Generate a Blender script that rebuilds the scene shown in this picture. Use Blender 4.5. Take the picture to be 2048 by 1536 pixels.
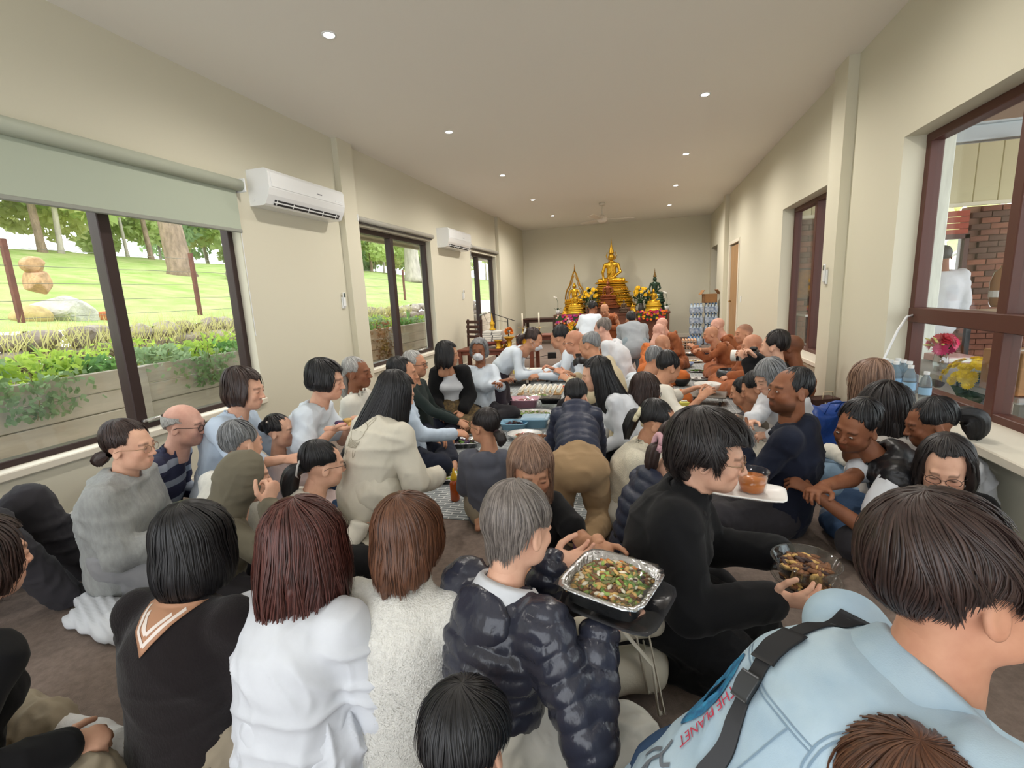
import bpy, math, random
import numpy as np
from mathutils import Matrix, Vector
for _o in list(bpy.data.objects):
    bpy.data.objects.remove(_o)
SC = bpy.context.scene
COL = SC.collection
PI = math.pi
# ------------------------------------------------------------------ camera, world, light, exposure
FPX = 955.17                                   # focal length in pixels of the 2048x1536 frame
CAMP = np.array([3.3126, 0.0, 1.3505])
FWD = np.array([-0.26305193, 0.94723284, -0.18317648])
RGT = np.array([0.96477866, 0.25874104, -0.04748905])
UPV = np.array([-0.00241208, 0.18921684, 0.98193236])
W, L, H = 5.014, 13.80, 3.14                   # room: x 0..W, y back wall L, ceiling H
_cd = bpy.data.cameras.new('camera')
_cd.sensor_width = 36.0
_cd.lens = FPX / 2048 * 36.0
_cd.clip_start = 0.02
_cd.clip_end = 300
CAM = bpy.data.objects.new('camera', _cd)
COL.objects.link(CAM)
CAM.matrix_world = Matrix(((RGT[0], UPV[0], -FWD[0], CAMP[0]), (RGT[1], UPV[1], -FWD[1], CAMP[1]),
                           (RGT[2], UPV[2], -FWD[2], CAMP[2]), (0, 0, 0, 1)))
SC.camera = CAM
SC.view_settings.view_transform = 'Standard'
SC.view_settings.look = 'None'
SC.view_settings.gamma = 1.0
SC.view_settings.use_curve_mapping = False
SC.view_settings.exposure = 0.50
SC.cycles.use_denoising = True
SC.cycles.max_bounces = 8
SC.cycles.diffuse_bounces = 3
SC.cycles.adaptive_threshold = 0.03
SC.cycles.glossy_bounces = 3
SC.cycles.transmission_bounces = 4
SC.cycles.transparent_max_bounces = 10
SC.cycles.caustics_reflective = False
SC.cycles.caustics_refractive = False
SC.cycles.sample_clamp_indirect = 6.0
_w = bpy.data.worlds.new('overcast_sky')
SC.world = _w
_w.use_nodes = True
_nt = _w.node_tree
_bg = _nt.nodes['Background']
_tc = _nt.nodes.new('ShaderNodeTexCoord')
_sp = _nt.nodes.new('ShaderNodeSeparateXYZ')
_rp = _nt.nodes.new('ShaderNodeValToRGB')
_nt.links.new(_tc.outputs['Generated'], _sp.inputs[0])
_nt.links.new(_sp.outputs[2], _rp.inputs[0])
_rp.color_ramp.elements[0].color = (0.93, 0.95, 0.97, 1)
_rp.color_ramp.elements[1].color = (0.84, 0.91, 1.0, 1)
_nt.links.new(_rp.outputs[0], _bg.inputs[0])
_bg.inputs[1].default_value = 2.5
SUN = bpy.data.lights.new('sun', 'SUN')
SUN.energy = .7
SUN.angle = math.radians(25)
SUN.color = (1.0, 0.95, 0.86)
_so = bpy.data.objects.new('sun', SUN)
COL.objects.link(_so)
_so.rotation_euler = (math.radians(38), math.radians(-24), 0)


def portal(name, loc, rot, sx, sy):
    """a light portal in a window opening: emits nothing, only guides the sampling of the sky"""
    ld = bpy.data.lights.new(name, 'AREA')
    ld.shape = 'RECTANGLE'
    ld.size, ld.size_y = sx, sy
    ld.cycles.is_portal = True
    o = bpy.data.objects.new(name, ld)
    COL.objects.link(o)
    o.location = loc
    o.rotation_euler = rot


for _y0, _y1, _z0, _z1 in ((0.45, 3.5, 0.53, 2.26), (5.28, 7.4, 0.49, 2.26), (9.28, 11.02, 0.49, 2.24)):
    portal('portal_left', (-0.21, (_y0 + _y1) / 2, (_z0 + _z1) / 2), (0, math.radians(-90), 0), _z1 - _z0, _y1 - _y0)
for _y0, _y1, _z0, _z1 in ((0.6, 4.05, 0.54, 2.27), (5.23, 6.98, 0.54, 2.24)):
    portal('portal_right', (W + 0.23, (_y0 + _y1) / 2, (_z0 + _z1) / 2), (0, math.radians(90), 0), _z1 - _z0, _y1 - _y0)
portal('portal_front', (2.5, -1.98, 1.38), (math.radians(90), 0, 0), 4.3, 2.75)
# ------------------------------------------------------------------ helpers
def ray(px, py):
    return FWD + RGT * (px - 1024) / FPX - UPV * (py - 768) / FPX


def onz(px, py, z=0.0):
    d = ray(px, py)
    return CAMP + d * ((z - CAMP[2]) / d[2])


def onx(px, py, x):
    d = ray(px, py)
    return CAMP + d * ((x - CAMP[0]) / d[0])


def ony(px, py, y):
    d = ray(px, py)
    return CAMP + d * (y / d[1])


def atd(px, py, dep):
    return CAMP + ray(px, py) * dep


def depth(p):
    return float((np.asarray(p) - CAMP) @ FWD)


def nrm(v):
    v = np.asarray(v, float)
    return v / max(1e-9, np.linalg.norm(v))


def rotz(a):
    c, s = math.cos(a), math.sin(a)
    return np.array([[c, -s, 0], [s, c, 0], [0, 0, 1.0]])


def rotx(a):
    c, s = math.cos(a), math.sin(a)
    return np.array([[1.0, 0, 0], [0, c, -s], [0, s, c]])


def roty(a):
    c, s = math.cos(a), math.sin(a)
    return np.array([[c, 0, s], [0, 1.0, 0], [-s, 0, c]])


def tag(o, label=None, cat=None, group=None, kind=None):
    if label:
        o['label'] = label
    if cat:
        o['category'] = cat
    if group:
        o['group'] = group
    if kind:
        o['kind'] = kind
    return o


def empty(name, loc=(0, 0, 0), rz=0.0, label=None, cat=None, group=None, parent=None):
    o = bpy.data.objects.new(name, None)
    COL.objects.link(o)
    o.location = [float(v) for v in loc]
    o.rotation_euler = (0, 0, rz)
    o.empty_display_size = 0.05
    if parent:
        o.parent = parent
    return tag(o, label, cat, group)


def mesh_obj(name, me, mats, parent=None, loc=None, rz=None):
    o = bpy.data.objects.new(name, me)
    for m in (mats if isinstance(mats, (list, tuple)) else [mats]):
        if me.materials is not None and len(me.materials) < len(mats if isinstance(mats, (list, tuple)) else [mats]):
            me.materials.append(m)
    COL.objects.link(o)
    if parent:
        o.parent = parent
    if loc is not None:
        o.location = [float(v) for v in loc]
    if rz is not None:
        o.rotation_euler = (0, 0, rz)
    return o


def np_mesh(name, V, Q, smooth=True, attrs=None, mi=None):
    """fast mesh from vertex array and an (n,4) or (n,3) face array"""
    me = bpy.data.meshes.new(name)
    V = np.asarray(V, np.float32)
    Q = np.asarray(Q, np.int32)
    nf, k = Q.shape
    me.vertices.add(len(V))
    me.vertices.foreach_set('co', V.ravel())
    me.loops.add(nf * k)
    me.loops.foreach_set('vertex_index', Q.ravel())
    me.polygons.add(nf)
    me.polygons.foreach_set('loop_start', np.arange(0, nf * k, k, dtype=np.int32))
    if mi is not None:
        me.polygons.foreach_set('material_index', np.asarray(mi, np.int32))
    me.polygons.foreach_set('use_smooth', np.full(nf, smooth))
    me.update(calc_edges=True)
    for an, (ty, data) in (attrs or {}).items():
        a = me.attributes.new(an, ty, 'POINT')
        a.data.foreach_set('color' if ty == 'FLOAT_COLOR' else 'vector', np.asarray(data, np.float32).ravel())
    return me


class MB:
    """collects simple shapes into one mesh"""
    def __init__(s):
        s.v, s.f, s.n, s.m, s.cur = [], [], 0, [], 0

    def add(s, V, F):
        V = np.asarray(V, float).reshape(-1, 3)
        s.v.append(V)
        for f in F:
            s.f.append([i + s.n for i in f])
            s.m.append(s.cur)
        s.n += len(V)
        return s

    def box(s, c, d, R=None, ch=0.0):
        c = np.asarray(c, float)
        hx, hy, hz = [v / 2 for v in d]
        if ch <= 0:
            V = np.array([(x * hx, y * hy, z * hz) for x in (-1, 1) for y in (-1, 1) for z in (-1, 1)])
            F = [(0, 1, 3, 2), (4, 6, 7, 5), (0, 4, 5, 1), (2, 3, 7, 6), (0, 2, 6, 4), (1, 5, 7, 3)]
        else:
            ch = min(ch, hx * .9, hy * .9, hz * .9)
            V, ix = [], {}
            for x in (-1, 1):
                for y in (-1, 1):
                    for z in (-1, 1):
                        for a in range(3):
                            p = [x * hx, y * hy, z * hz]
                            for b in range(3):
                                if b != a:
                                    p[b] -= (x, y, z)[b] * ch
                            ix[(x, y, z, a)] = len(V)
                            V.append(p)
            V = np.array(V)
            F = []
            for a in range(3):
                b, c2 = [k for k in range(3) if k != a]
                for sg in (-1, 1):
                    q = []
                    for (u, v) in ((-1, -1), (1, -1), (1, 1), (-1, 1)):
                        k = [0, 0, 0]
                        k[a], k[b], k[c2] = sg, u, v
                        q.append(ix[(*k, a)])
                    F.append(q)
                for u in (-1, 1):
                    for v in (-1, 1):
                        q = []
                        for sg, ax in ((-1, b), (-1, c2), (1, c2), (1, b)):
                            k = [0, 0, 0]
                            k[a], k[b], k[c2] = sg, u, v
                            q.append(ix[(*k, ax)])
                        F.append(q)
            for x in (-1, 1):
                for y in (-1, 1):
                    for z in (-1, 1):
                        F.append([ix[(x, y, z, a)] for a in range(3)])
        if R is not None:
            V = V @ np.asarray(R).T
        return s.add(V + c, F)

    def span(s, p0, p1, ch=0.0):
        p0, p1 = np.asarray(p0, float), np.asarray(p1, float)
        return s.box((p0 + p1) / 2, np.abs(p1 - p0), None, ch)

    def tube(s, pts, r, n=8, caps=True, flat=1.0, up=None):
        pts = np.asarray(pts, float)
        m = len(pts)
        rs = np.full(m, r) if np.isscalar(r) else np.asarray(r, float)
        V = []
        pu = None
        for i in range(m):
            t = nrm(pts[min(i + 1, m - 1)] - pts[max(i - 1, 0)])
            if pu is None:
                a = np.array([0, 0, 1.0]) if up is None else np.asarray(up, float)
                if abs(a @ t) > .95:
                    a = np.array([1.0, 0, 0])
            else:
                a = pu
            e1 = nrm(a - t * (a @ t))
            pu = e1
            e2 = np.cross(t, e1)
            for k in range(n):
                g = 2 * PI * k / n
                V.append(pts[i] + rs[i] * (math.cos(g) * e2 + flat * math.sin(g) * e1))
        F = [(i * n + k, i * n + (k + 1) % n, (i + 1) * n + (k + 1) % n, (i + 1) * n + k) for i in range(m - 1) for k in range(n)]
        if caps:
            F += [list(range(n))[::-1], [(m - 1) * n + k for k in range(n)]]
        return s.add(V, F)

    def lathe(s, prof, n=20, c=(0, 0, 0), sx=1.0, sy=1.0, R=None, caps=True):
        V, F = [], []
        m = len(prof)
        for (r, z) in prof:
            for k in range(n):
                g = 2 * PI * k / n
                V.append((r * math.cos(g) * sx, r * math.sin(g) * sy, z))
        V = np.array(V)
        if R is not None:
            V = V @ np.asarray(R).T
        F = [(i * n + k, i * n + (k + 1) % n, (i + 1) * n + (k + 1) % n, (i + 1) * n + k) for i in range(m - 1) for k in range(n)]
        if caps and prof[0][0] > 1e-6:
            F.append(list(range(n))[::-1])
        if caps and prof[-1][0] > 1e-6:
            F.append([(m - 1) * n + k for k in range(n)])
        return s.add(V + np.asarray(c, float), F)

    def ball(s, c, r, n=10, m=6, R=None):
        r = (r, r, r) if np.isscalar(r) else r
        prof = [(math.sin(PI * i / m), -math.cos(PI * i / m)) for i in range(m + 1)]
        V = np.array([(a * math.cos(2 * PI * k / n) * r[0], a * math.sin(2 * PI * k / n) * r[1], z * r[2]) for a, z in prof for k in range(n)])
        if R is not None:
            V = V @ np.asarray(R).T
        return s.add(V + np.asarray(c, float), [(i * n + k, i * n + (k + 1) % n, (i + 1) * n + (k + 1) % n, (i + 1) * n + k) for i in range(m) for k in range(n)])

    def prism(s, poly, z0, z1, R=None, c=(0, 0, 0)):
        n = len(poly)
        V = np.array([(x, y, z0) for x, y in poly] + [(x, y, z1) for x, y in poly], float)
        if R is not None:
            V = V @ np.asarray(R).T
        return s.add(V + np.asarray(c, float), [list(range(n))[::-1], list(range(n, 2 * n))] + [(i, (i + 1) % n, n + (i + 1) % n, n + i) for i in range(n)])

    def mesh(s, name, smooth=False):
        me = bpy.data.meshes.new(name)
        V = np.concatenate(s.v) if s.v else np.zeros((0, 3))
        me.from_pydata(V.tolist(), [], s.f)
        if any(s.m):
            me.polygons.foreach_set('material_index', s.m)
        if smooth:
            me.polygons.foreach_set('use_smooth', [True] * len(s.f))
            if smooth == 'auto':
                me.set_sharp_from_angle(angle=math.radians(38))
        me.update()
        return me

    def build(s, name, mat, parent=None, smooth=False, loc=None, rz=None, **t):
        o = mesh_obj(name, s.mesh(name, smooth), mat, parent, loc, rz)
        return tag(o, t.get('label'), t.get('cat'), t.get('group'), t.get('kind'))


def copy_tree(o, parent=None, label=None, group=None, loc=None, rz=None):
    c = o.copy()
    COL.objects.link(c)
    if parent:
        c.parent = parent
    if label:
        c['label'] = label
    if group:
        c['group'] = group
    if loc is not None:
        c.location = [float(v) for v in loc]
    if rz is not None:
        c.rotation_euler = (0, 0, rz)
    for ch in list(o.children):
        copy_tree(ch, c)
    return c


# ------------------------------------------------------------------ materials
def srgb(r, g, b):
    return tuple(((v / 255) / 12.92 if v / 255 <= .04045 else ((v / 255 + .055) / 1.055) ** 2.4) for v in (r, g, b))


MATS = {}


def mat(name, col, rough=.6, metal=0.0, spec=.5, noise=None, bump=None, sheen=0.0, coat=0.0, trans=0.0, alpha=1.0, emit=None, ior=1.45, stretch=None, col2=None, sss=0.0):
    """principled material; noise=(scale, amount) varies the colour, bump=(scale, strength, distance)"""
    if name in MATS:
        return MATS[name]
    m = bpy.data.materials.new(name)
    m.use_nodes = True
    nt = m.node_tree
    P = nt.nodes['Principled BSDF']
    c = (*col, 1)
    P.inputs['Base Color'].default_value = c
    P.inputs['Roughness'].default_value = rough
    P.inputs['Metallic'].default_value = metal
    P.inputs['Specular IOR Level'].default_value = spec
    P.inputs['IOR'].default_value = ior
    P.inputs['Sheen Weight'].default_value = sheen
    P.inputs['Coat Weight'].default_value = coat
    P.inputs['Transmission Weight'].default_value = trans
    P.inputs['Alpha'].default_value = alpha
    if sss:
        P.inputs['Subsurface Weight'].default_value = sss
        P.inputs['Subsurface Radius'].default_value = (.012, .005, .003)
        P.inputs['Subsurface Scale'].default_value = 1.0
    if emit:
        P.inputs['Emission Color'].default_value = (*emit[0], 1)
        P.inputs['Emission Strength'].default_value = emit[1]
    if noise or bump:
        tc = nt.nodes.new('ShaderNodeTexCoord')
        src = tc.outputs['Object']
        if stretch:
            mp = nt.nodes.new('ShaderNodeMapping')
            mp.inputs['Scale'].default_value = stretch
            nt.links.new(src, mp.inputs[0])
            src = mp.outputs[0]
    if noise:
        n = nt.nodes.new('ShaderNodeTexNoise')
        n.inputs['Scale'].default_value = noise[0]
        n.inputs['Detail'].default_value = 4
        n.inputs['Roughness'].default_value = .6
        nt.links.new(src, n.inputs['Vector'])
        r = nt.nodes.new('ShaderNodeValToRGB')
        a = noise[1]
        c2 = col2 or tuple(v * (1 - a) for v in col)
        r.color_ramp.elements[0].position = .32
        r.color_ramp.elements[1].position = .68
        r.color_ramp.elements[0].color = (*c2, 1)
        r.color_ramp.elements[1].color = (*[min(1, v * (1 + a * .4)) for v in col], 1) if not col2 else c
        nt.links.new(n.outputs[0], r.inputs[0])
        nt.links.new(r.outputs[0], P.inputs['Base Color'])
    if bump:
        n2 = nt.nodes.new('ShaderNodeTexNoise')
        n2.inputs['Scale'].default_value = bump[0]
        n2.inputs['Detail'].default_value = 3
        nt.links.new(src, n2.inputs['Vector'])
        b = nt.nodes.new('ShaderNodeBump')
        b.inputs['Strength'].default_value = bump[1]
        b.inputs['Distance'].default_value = bump[2] if len(bump) > 2 else .004
        nt.links.new(n2.outputs[0], b.inputs['Height'])
        nt.links.new(b.outputs[0], P.inputs['Normal'])
    MATS[name] = m
    return m


def clear_mat(name, tint=(1, 1, 1), fac=.08, rough=.03, col=None):
    """thin clear sheet (glass pane, plastic): see-through with a little mirror on top"""
    if name in MATS:
        return MATS[name]
    m = bpy.data.materials.new(name)
    m.use_nodes = True
    nt = m.node_tree
    for n in list(nt.nodes):
        nt.nodes.remove(n)
    out = nt.nodes.new('ShaderNodeOutputMaterial')
    t = nt.nodes.new('ShaderNodeBsdfTransparent')
    t.inputs[0].default_value = (*tint, 1)
    g = nt.nodes.new('ShaderNodeBsdfGlossy' if col is None else 'ShaderNodeBsdfPrincipled')
    if col is None:
        g.inputs['Roughness'].default_value = rough
    else:
        g.inputs['Base Color'].default_value = (*col, 1)
        g.inputs['Roughness'].default_value = rough
    lw = nt.nodes.new('ShaderNodeLayerWeight')
    lw.inputs[0].default_value = .5
    pw = nt.nodes.new('ShaderNodeMath')
    pw.operation = 'POWER'
    pw.inputs[1].default_value = 4.0
    nt.links.new(lw.outputs['Facing'], pw.inputs[0])
    ad = nt.nodes.new('ShaderNodeMath')
    ad.operation = 'MULTIPLY_ADD'
    ad.use_clamp = True
    ad.inputs[1].default_value = .55
    ad.inputs[2].default_value = fac
    nt.links.new(pw.outputs[0], ad.inputs[0])
    mx = nt.nodes.new('ShaderNodeMixShader')
    nt.links.new(ad.outputs[0], mx.inputs[0])
    nt.links.new(t.outputs[0], mx.inputs[1])
    nt.links.new(g.outputs[0], mx.inputs[2])
    nt.links.new(mx.outputs[0], out.inputs[0])
    MATS[name] = m
    return m
# ------------------------------------------------------------------ people: distance-field modelling
_RT = np.random.RandomState(7).rand(32, 32, 32).astype(np.float32)


def vnoise(P, f, seed=0):
    """smooth value noise in -1..1 at points P (n,3)"""
    q = np.asarray(P) * np.asarray(f, float) + seed * 3.71
    i = np.floor(q).astype(int)
    t = q - i
    t = t * t * (3 - 2 * t)
    i &= 31
    j = (i + 1) & 31
    x, y, z = t.T
    R = _RT
    c00 = R[i[:, 0], i[:, 1], i[:, 2]] * (1 - x) + R[j[:, 0], i[:, 1], i[:, 2]] * x
    c10 = R[i[:, 0], j[:, 1], i[:, 2]] * (1 - x) + R[j[:, 0], j[:, 1], i[:, 2]] * x
    c01 = R[i[:, 0], i[:, 1], j[:, 2]] * (1 - x) + R[j[:, 0], i[:, 1], j[:, 2]] * x
    c11 = R[i[:, 0], j[:, 1], j[:, 2]] * (1 - x) + R[j[:, 0], j[:, 1], j[:, 2]] * x
    return ((c00 * (1 - y) + c10 * y) * (1 - z) + (c01 * (1 - y) + c11 * y) * z) * 2 - 1


class SDF:
    def __init__(s, lo, hi, h):
        s.h = h
        s.lo = np.asarray(lo, float) - 3 * h
        s.n = np.ceil((np.asarray(hi, float) + 3 * h - s.lo) / h).astype(int) + 1
        s.V = np.full(s.n, .07, np.float32)
        s.ax = [(s.lo[i] + h * np.arange(s.n[i])).astype(np.float32) for i in range(3)]

    def add(s, a, b, ra, rb=None, k=.02, lat=None, ratio=1.0, sub=False):
        rb = ra if rb is None else rb
        a, b = np.asarray(a, float), np.asarray(b, float)
        m = max(ra, rb) * max(1, ratio) + k + 2.5 * s.h
        i0 = np.clip(np.floor((np.minimum(a, b) - m - s.lo) / s.h).astype(int), 0, s.n)
        i1 = np.clip(np.ceil((np.maximum(a, b) + m - s.lo) / s.h).astype(int) + 1, 0, s.n)
        if np.any(i1 <= i0):
            return s
        sl = tuple(slice(i0[j], i1[j]) for j in range(3))
        X, Y, Z = s.ax[0][sl[0]][:, None, None] - a[0], s.ax[1][sl[1]][None, :, None] - a[1], s.ax[2][sl[2]][None, None, :] - a[2]
        d = b - a
        ln = np.linalg.norm(d)
        if ln < 1e-6:
            t = 0.0
            u = np.array([0, 0, 1.0])
        else:
            u = d / ln
            t = np.clip((X * u[0] + Y * u[1] + Z * u[2]) / ln, 0, 1)
        r = ra + (rb - ra) * t
        if lat is None or ratio == 1.0:
            D = np.sqrt((X - t * d[0]) ** 2 + (Y - t * d[1]) ** 2 + (Z - t * d[2]) ** 2) - r
        else:
            lat = np.asarray(lat, float)
            lat = nrm(lat - u * (lat @ u))
            dp = np.cross(u, lat)
            al = X * u[0] + Y * u[1] + Z * u[2] - t * ln
            q = np.sqrt((X * lat[0] + Y * lat[1] + Z * lat[2]) ** 2 + ((X * dp[0] + Y * dp[1] + Z * dp[2]) / ratio) ** 2 + al * al)
            D = (q - r) * min(1, (1 + ratio) / 2)
        v = s.V[sl]
        if sub:
            g = np.clip(.5 - .5 * (v + D) / k, 0, 1)
            s.V[sl] = v * (1 - g) - D * g + k * g * (1 - g)
        else:
            g = np.clip(.5 + .5 * (v - D) / k, 0, 1)
            s.V[sl] = v * (1 - g) + D * g - k * g * (1 - g)
        return s

    def ell(s, c, r, k=.02, R=None, sub=False):
        c = np.asarray(c, float)
        r = np.asarray(r, float)
        m = r.max() + k + 2.5 * s.h
        i0 = np.clip(np.floor((c - m - s.lo) / s.h).astype(int), 0, s.n)
        i1 = np.clip(np.ceil((c + m - s.lo) / s.h).astype(int) + 1, 0, s.n)
        if np.any(i1 <= i0):
            return s
        sl = tuple(slice(i0[j], i1[j]) for j in range(3))
        X, Y, Z = s.ax[0][sl[0]][:, None, None] - c[0], s.ax[1][sl[1]][None, :, None] - c[1], s.ax[2][sl[2]][None, None, :] - c[2]
        if R is not None:
            X, Y, Z = [X * R[0, j] + Y * R[1, j] + Z * R[2, j] for j in range(3)]
        k0 = np.sqrt((X / r[0]) ** 2 + (Y / r[1]) ** 2 + (Z / r[2]) ** 2)
        k1 = np.sqrt((X / r[0] ** 2) ** 2 + (Y / r[1] ** 2) ** 2 + (Z / r[2] ** 2) ** 2) + 1e-6
        D = k0 * (k0 - 1) / k1
        v = s.V[sl]
        if sub:
            g = np.clip(.5 - .5 * (v + D) / k, 0, 1)
            s.V[sl] = v * (1 - g) - D * g + k * g * (1 - g)
        else:
            g = np.clip(.5 + .5 * (v - D) / k, 0, 1)
            s.V[sl] = v * (1 - g) + D * g - k * g * (1 - g)
        return s

    def cut(s, p, n):
        """remove everything on the side the normal points to"""
        n = nrm(n)
        s.V = np.maximum(s.V, ((s.ax[0] - p[0]) * n[0])[:, None, None] + ((s.ax[1] - p[1]) * n[1])[None, :, None] + ((s.ax[2] - p[2]) * n[2])[None, None, :]).astype(np.float32)
        return s

    def net(s):
        """surface nets: vertices, quads"""
        V = s.V
        S = V < 0
        c = S[:-1].astype(np.int8) + S[1:]
        c = c[:, :-1] + c[:, 1:]
        c = c[:, :, :-1] + c[:, :, 1:]
        act = (c > 0) & (c < 8)
        I, J, K = np.nonzero(act)
        idx = np.full(act.shape, -1, np.int32)
        idx[I, J, K] = np.arange(len(I))
        cv = {(x, y, z): V[I + x, J + y, K + z] for x in (0, 1) for y in (0, 1) for z in (0, 1)}
        acc = np.zeros((len(I), 3), np.float32)
        num = np.zeros(len(I), np.float32)
        for a in range(3):
            for u in (0, 1):
                for v in (0, 1):
                    p0, p1 = [0, 0, 0], [0, 0, 0]
                    o = [q for q in range(3) if q != a]
                    p0[o[0]] = p1[o[0]] = u
                    p0[o[1]] = p1[o[1]] = v
                    p1[a] = 1
                    v0, v1 = cv[tuple(p0)], cv[tuple(p1)]
                    mk = (v0 < 0) != (v1 < 0)
                    t = v0 / np.where(mk, v0 - v1, 1)
                    e = np.zeros((len(I), 3), np.float32)
                    e[:, o[0]] = u
                    e[:, o[1]] = v
                    e[:, a] = t
                    acc += np.where(mk[:, None], e, 0)
                    num += mk
        P = (acc / np.maximum(num, 1)[:, None] + np.stack([I, J, K], 1)) * s.h + s.lo
        Q = []
        for a in range(3):
            sa = [slice(None)] * 3
            sb = [slice(None)] * 3
            sa[a], sb[a] = slice(0, -1), slice(1, None)
            A, B = S[tuple(sa)], S[tuple(sb)]
            for flip, M in ((False, A & ~B), (True, B & ~A)):
                E = list(np.nonzero(M))
                o = [q for q in range(3) if q != a]
                ok = (E[o[0]] > 0) & (E[o[1]] > 0) & (E[o[0]] < S.shape[o[0]] - 1) & (E[o[1]] < S.shape[o[1]] - 1)
                E = [e[ok] for e in E]
                cs = []
                for du, dv in ((-1, -1), (0, -1), (0, 0), (-1, 0)):
                    G = [e.copy() for e in E]
                    G[o[0]] += du
                    G[o[1]] += dv
                    cs.append(idx[G[0], G[1], G[2]])
                q = np.stack(cs, 1)
                if (a == 1) != flip:
                    q = q[:, ::-1]
                Q.append(q)
        Q = np.concatenate(Q)
        return P.astype(np.float64), Q[(Q >= 0).all(1)]


def vnormals(P, Q):
    a, b, c, d = (P[Q[:, i]] for i in range(4))
    n = np.cross(c - a, d - b)
    N = np.zeros_like(P)
    for i in range(4):
        for j in range(3):
            N[:, j] += np.bincount(Q[:, i], n[:, j], len(P))
    return N / np.maximum(np.linalg.norm(N, axis=1), 1e-9)[:, None]


def relax(P, Q, it=1, lam=.5):
    E = np.concatenate([Q[:, [i, (i + 1) % 4]] for i in range(4)])
    deg = np.bincount(E[:, 0], minlength=len(P)) + np.bincount(E[:, 1], minlength=len(P))
    for _ in range(it):
        A = np.zeros_like(P)
        for j in range(3):
            A[:, j] = np.bincount(E[:, 0], P[E[:, 1], j], len(P)) + np.bincount(E[:, 1], P[E[:, 0], j], len(P))
        P = P * (1 - lam) + lam * A / np.maximum(deg, 1)[:, None]
    return P


# ---- head template (eye level z=0, chin -.115, crown +.115, face towards +y)
_HC = {}


def head_tpl(h, male=False, old=False, open_eyes=True):
    key = (h, male, old)
    if key in _HC:
        return _HC[key]
    f = SDF((-.1, -.13, -.2), (.1, .125, .125), h)
    jw = 1.06 if male else 1.0
    f.ell((0, -.014, .03), (.075, .096, .086), .02)
    f.ell((0, .024, -.034), (.0585 * jw, .064, .079), .035)
    f.ell((0, .052, -.089), (.03 * jw, .029, .026), .032)
    for sx in (-1, 1):
        f.ell((sx * .040, .058, -.030), (.024, .022, .022), .02)
        f.ell((sx * .046 * jw, .022, -.07), (.02, .03, .025), .03)
    f.add((-.034, .077, .020), (.034, .077, .020), .011 if not male else .0125, k=.016)
    for sx in (-1, 1):
        f.ell((sx * .0315, .099, -.001), (.0185, .017, .0105), .010, sub=True)
        f.ell((sx * .0315, .0795, -.001), (.0155, .0125, .0095), .005)
    f.add((0, .086, .008), (0, .1055, -.034), .0062, .0098, k=.010)
    for sx in (-1, 1):
        f.ell((sx * .0115, .0955, -.037), (.0085, .010, .0075), .006)
    f.add((-.017, .083, -.0625), (.017, .083, -.0625), .0062, k=.006)
    f.add((-.014, .0825, -.0735), (.014, .0825, -.0735), .0068, k=.006)
    f.add((-.024, .095, -.0682), (.024, .095, -.0682), .0016, k=.004, sub=True)
    for sx in (-1, 1):
        Re = roty(sx * -.25) @ rotx(-.2)
        f.ell((sx * .0775, -.014, -.012), (.0085, .019, .031), .006, R=Re)
        f.ell((sx * .0865, -.010, -.010), (.006, .011, .018), .005, R=Re, sub=True)
    nr = .058 if male else .05
    f.add((0, -.026, -.07), (0, -.048, -.19), nr, nr + .006, k=.025)
    P, Q = f.net()
    N = vnormals(P, Q)
    T = np.ones((len(P), 4))
    x, y, z = np.abs(P[:, 0]), P[:, 1], P[:, 2]
    g = lambda a, s: np.exp(-(a / s) ** 2)
    lip = g(x, .017) * np.clip(1.4 - np.abs(z + .0680) / .0085, 0, 1) * (y > .074)
    T[:, :3] *= 1 - lip[:, None] * np.array([.12, .42, .38])
    chk = g(x - .04, .025) * g(z + .035, .025) * (y > .03)
    T[:, :3] *= 1 - chk[:, None] * np.array([-.02, .08, .08])
    brow = np.clip(1.5 - np.abs(z - .019 - .004 * np.sin((x - .012) * 90)) / .0050, 0, 1) * (x > .013) * (x < .049) * (y > .055)
    T[:, :3] *= 1 - brow[:, None] * (.72 if male else .6)
    eye = np.clip(1.3 - np.abs(z + .001) / .0055, 0, 1) * np.clip(1.5 - np.abs(x - .0315) / .010, 0, 1) * (y > .07)
    T[:, :3] *= 1 - eye[:, None] * .86
    nost = g(x - .009, .005) * g(z + .0445, .004) * (y > .085)
    T[:, :3] *= 1 - nost[:, None] * .6
    B = np.clip((-.045 - z) / .02, 0, 1) * (y > .0) * (z > -.13) + g(x, .03) * g(z + .052, .008) * (y > .07)
    _HC[key] = (P, Q, T, np.clip(B, 0, 1) * (1 - lip))
    return _HC[key]


_HD = {}


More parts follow.
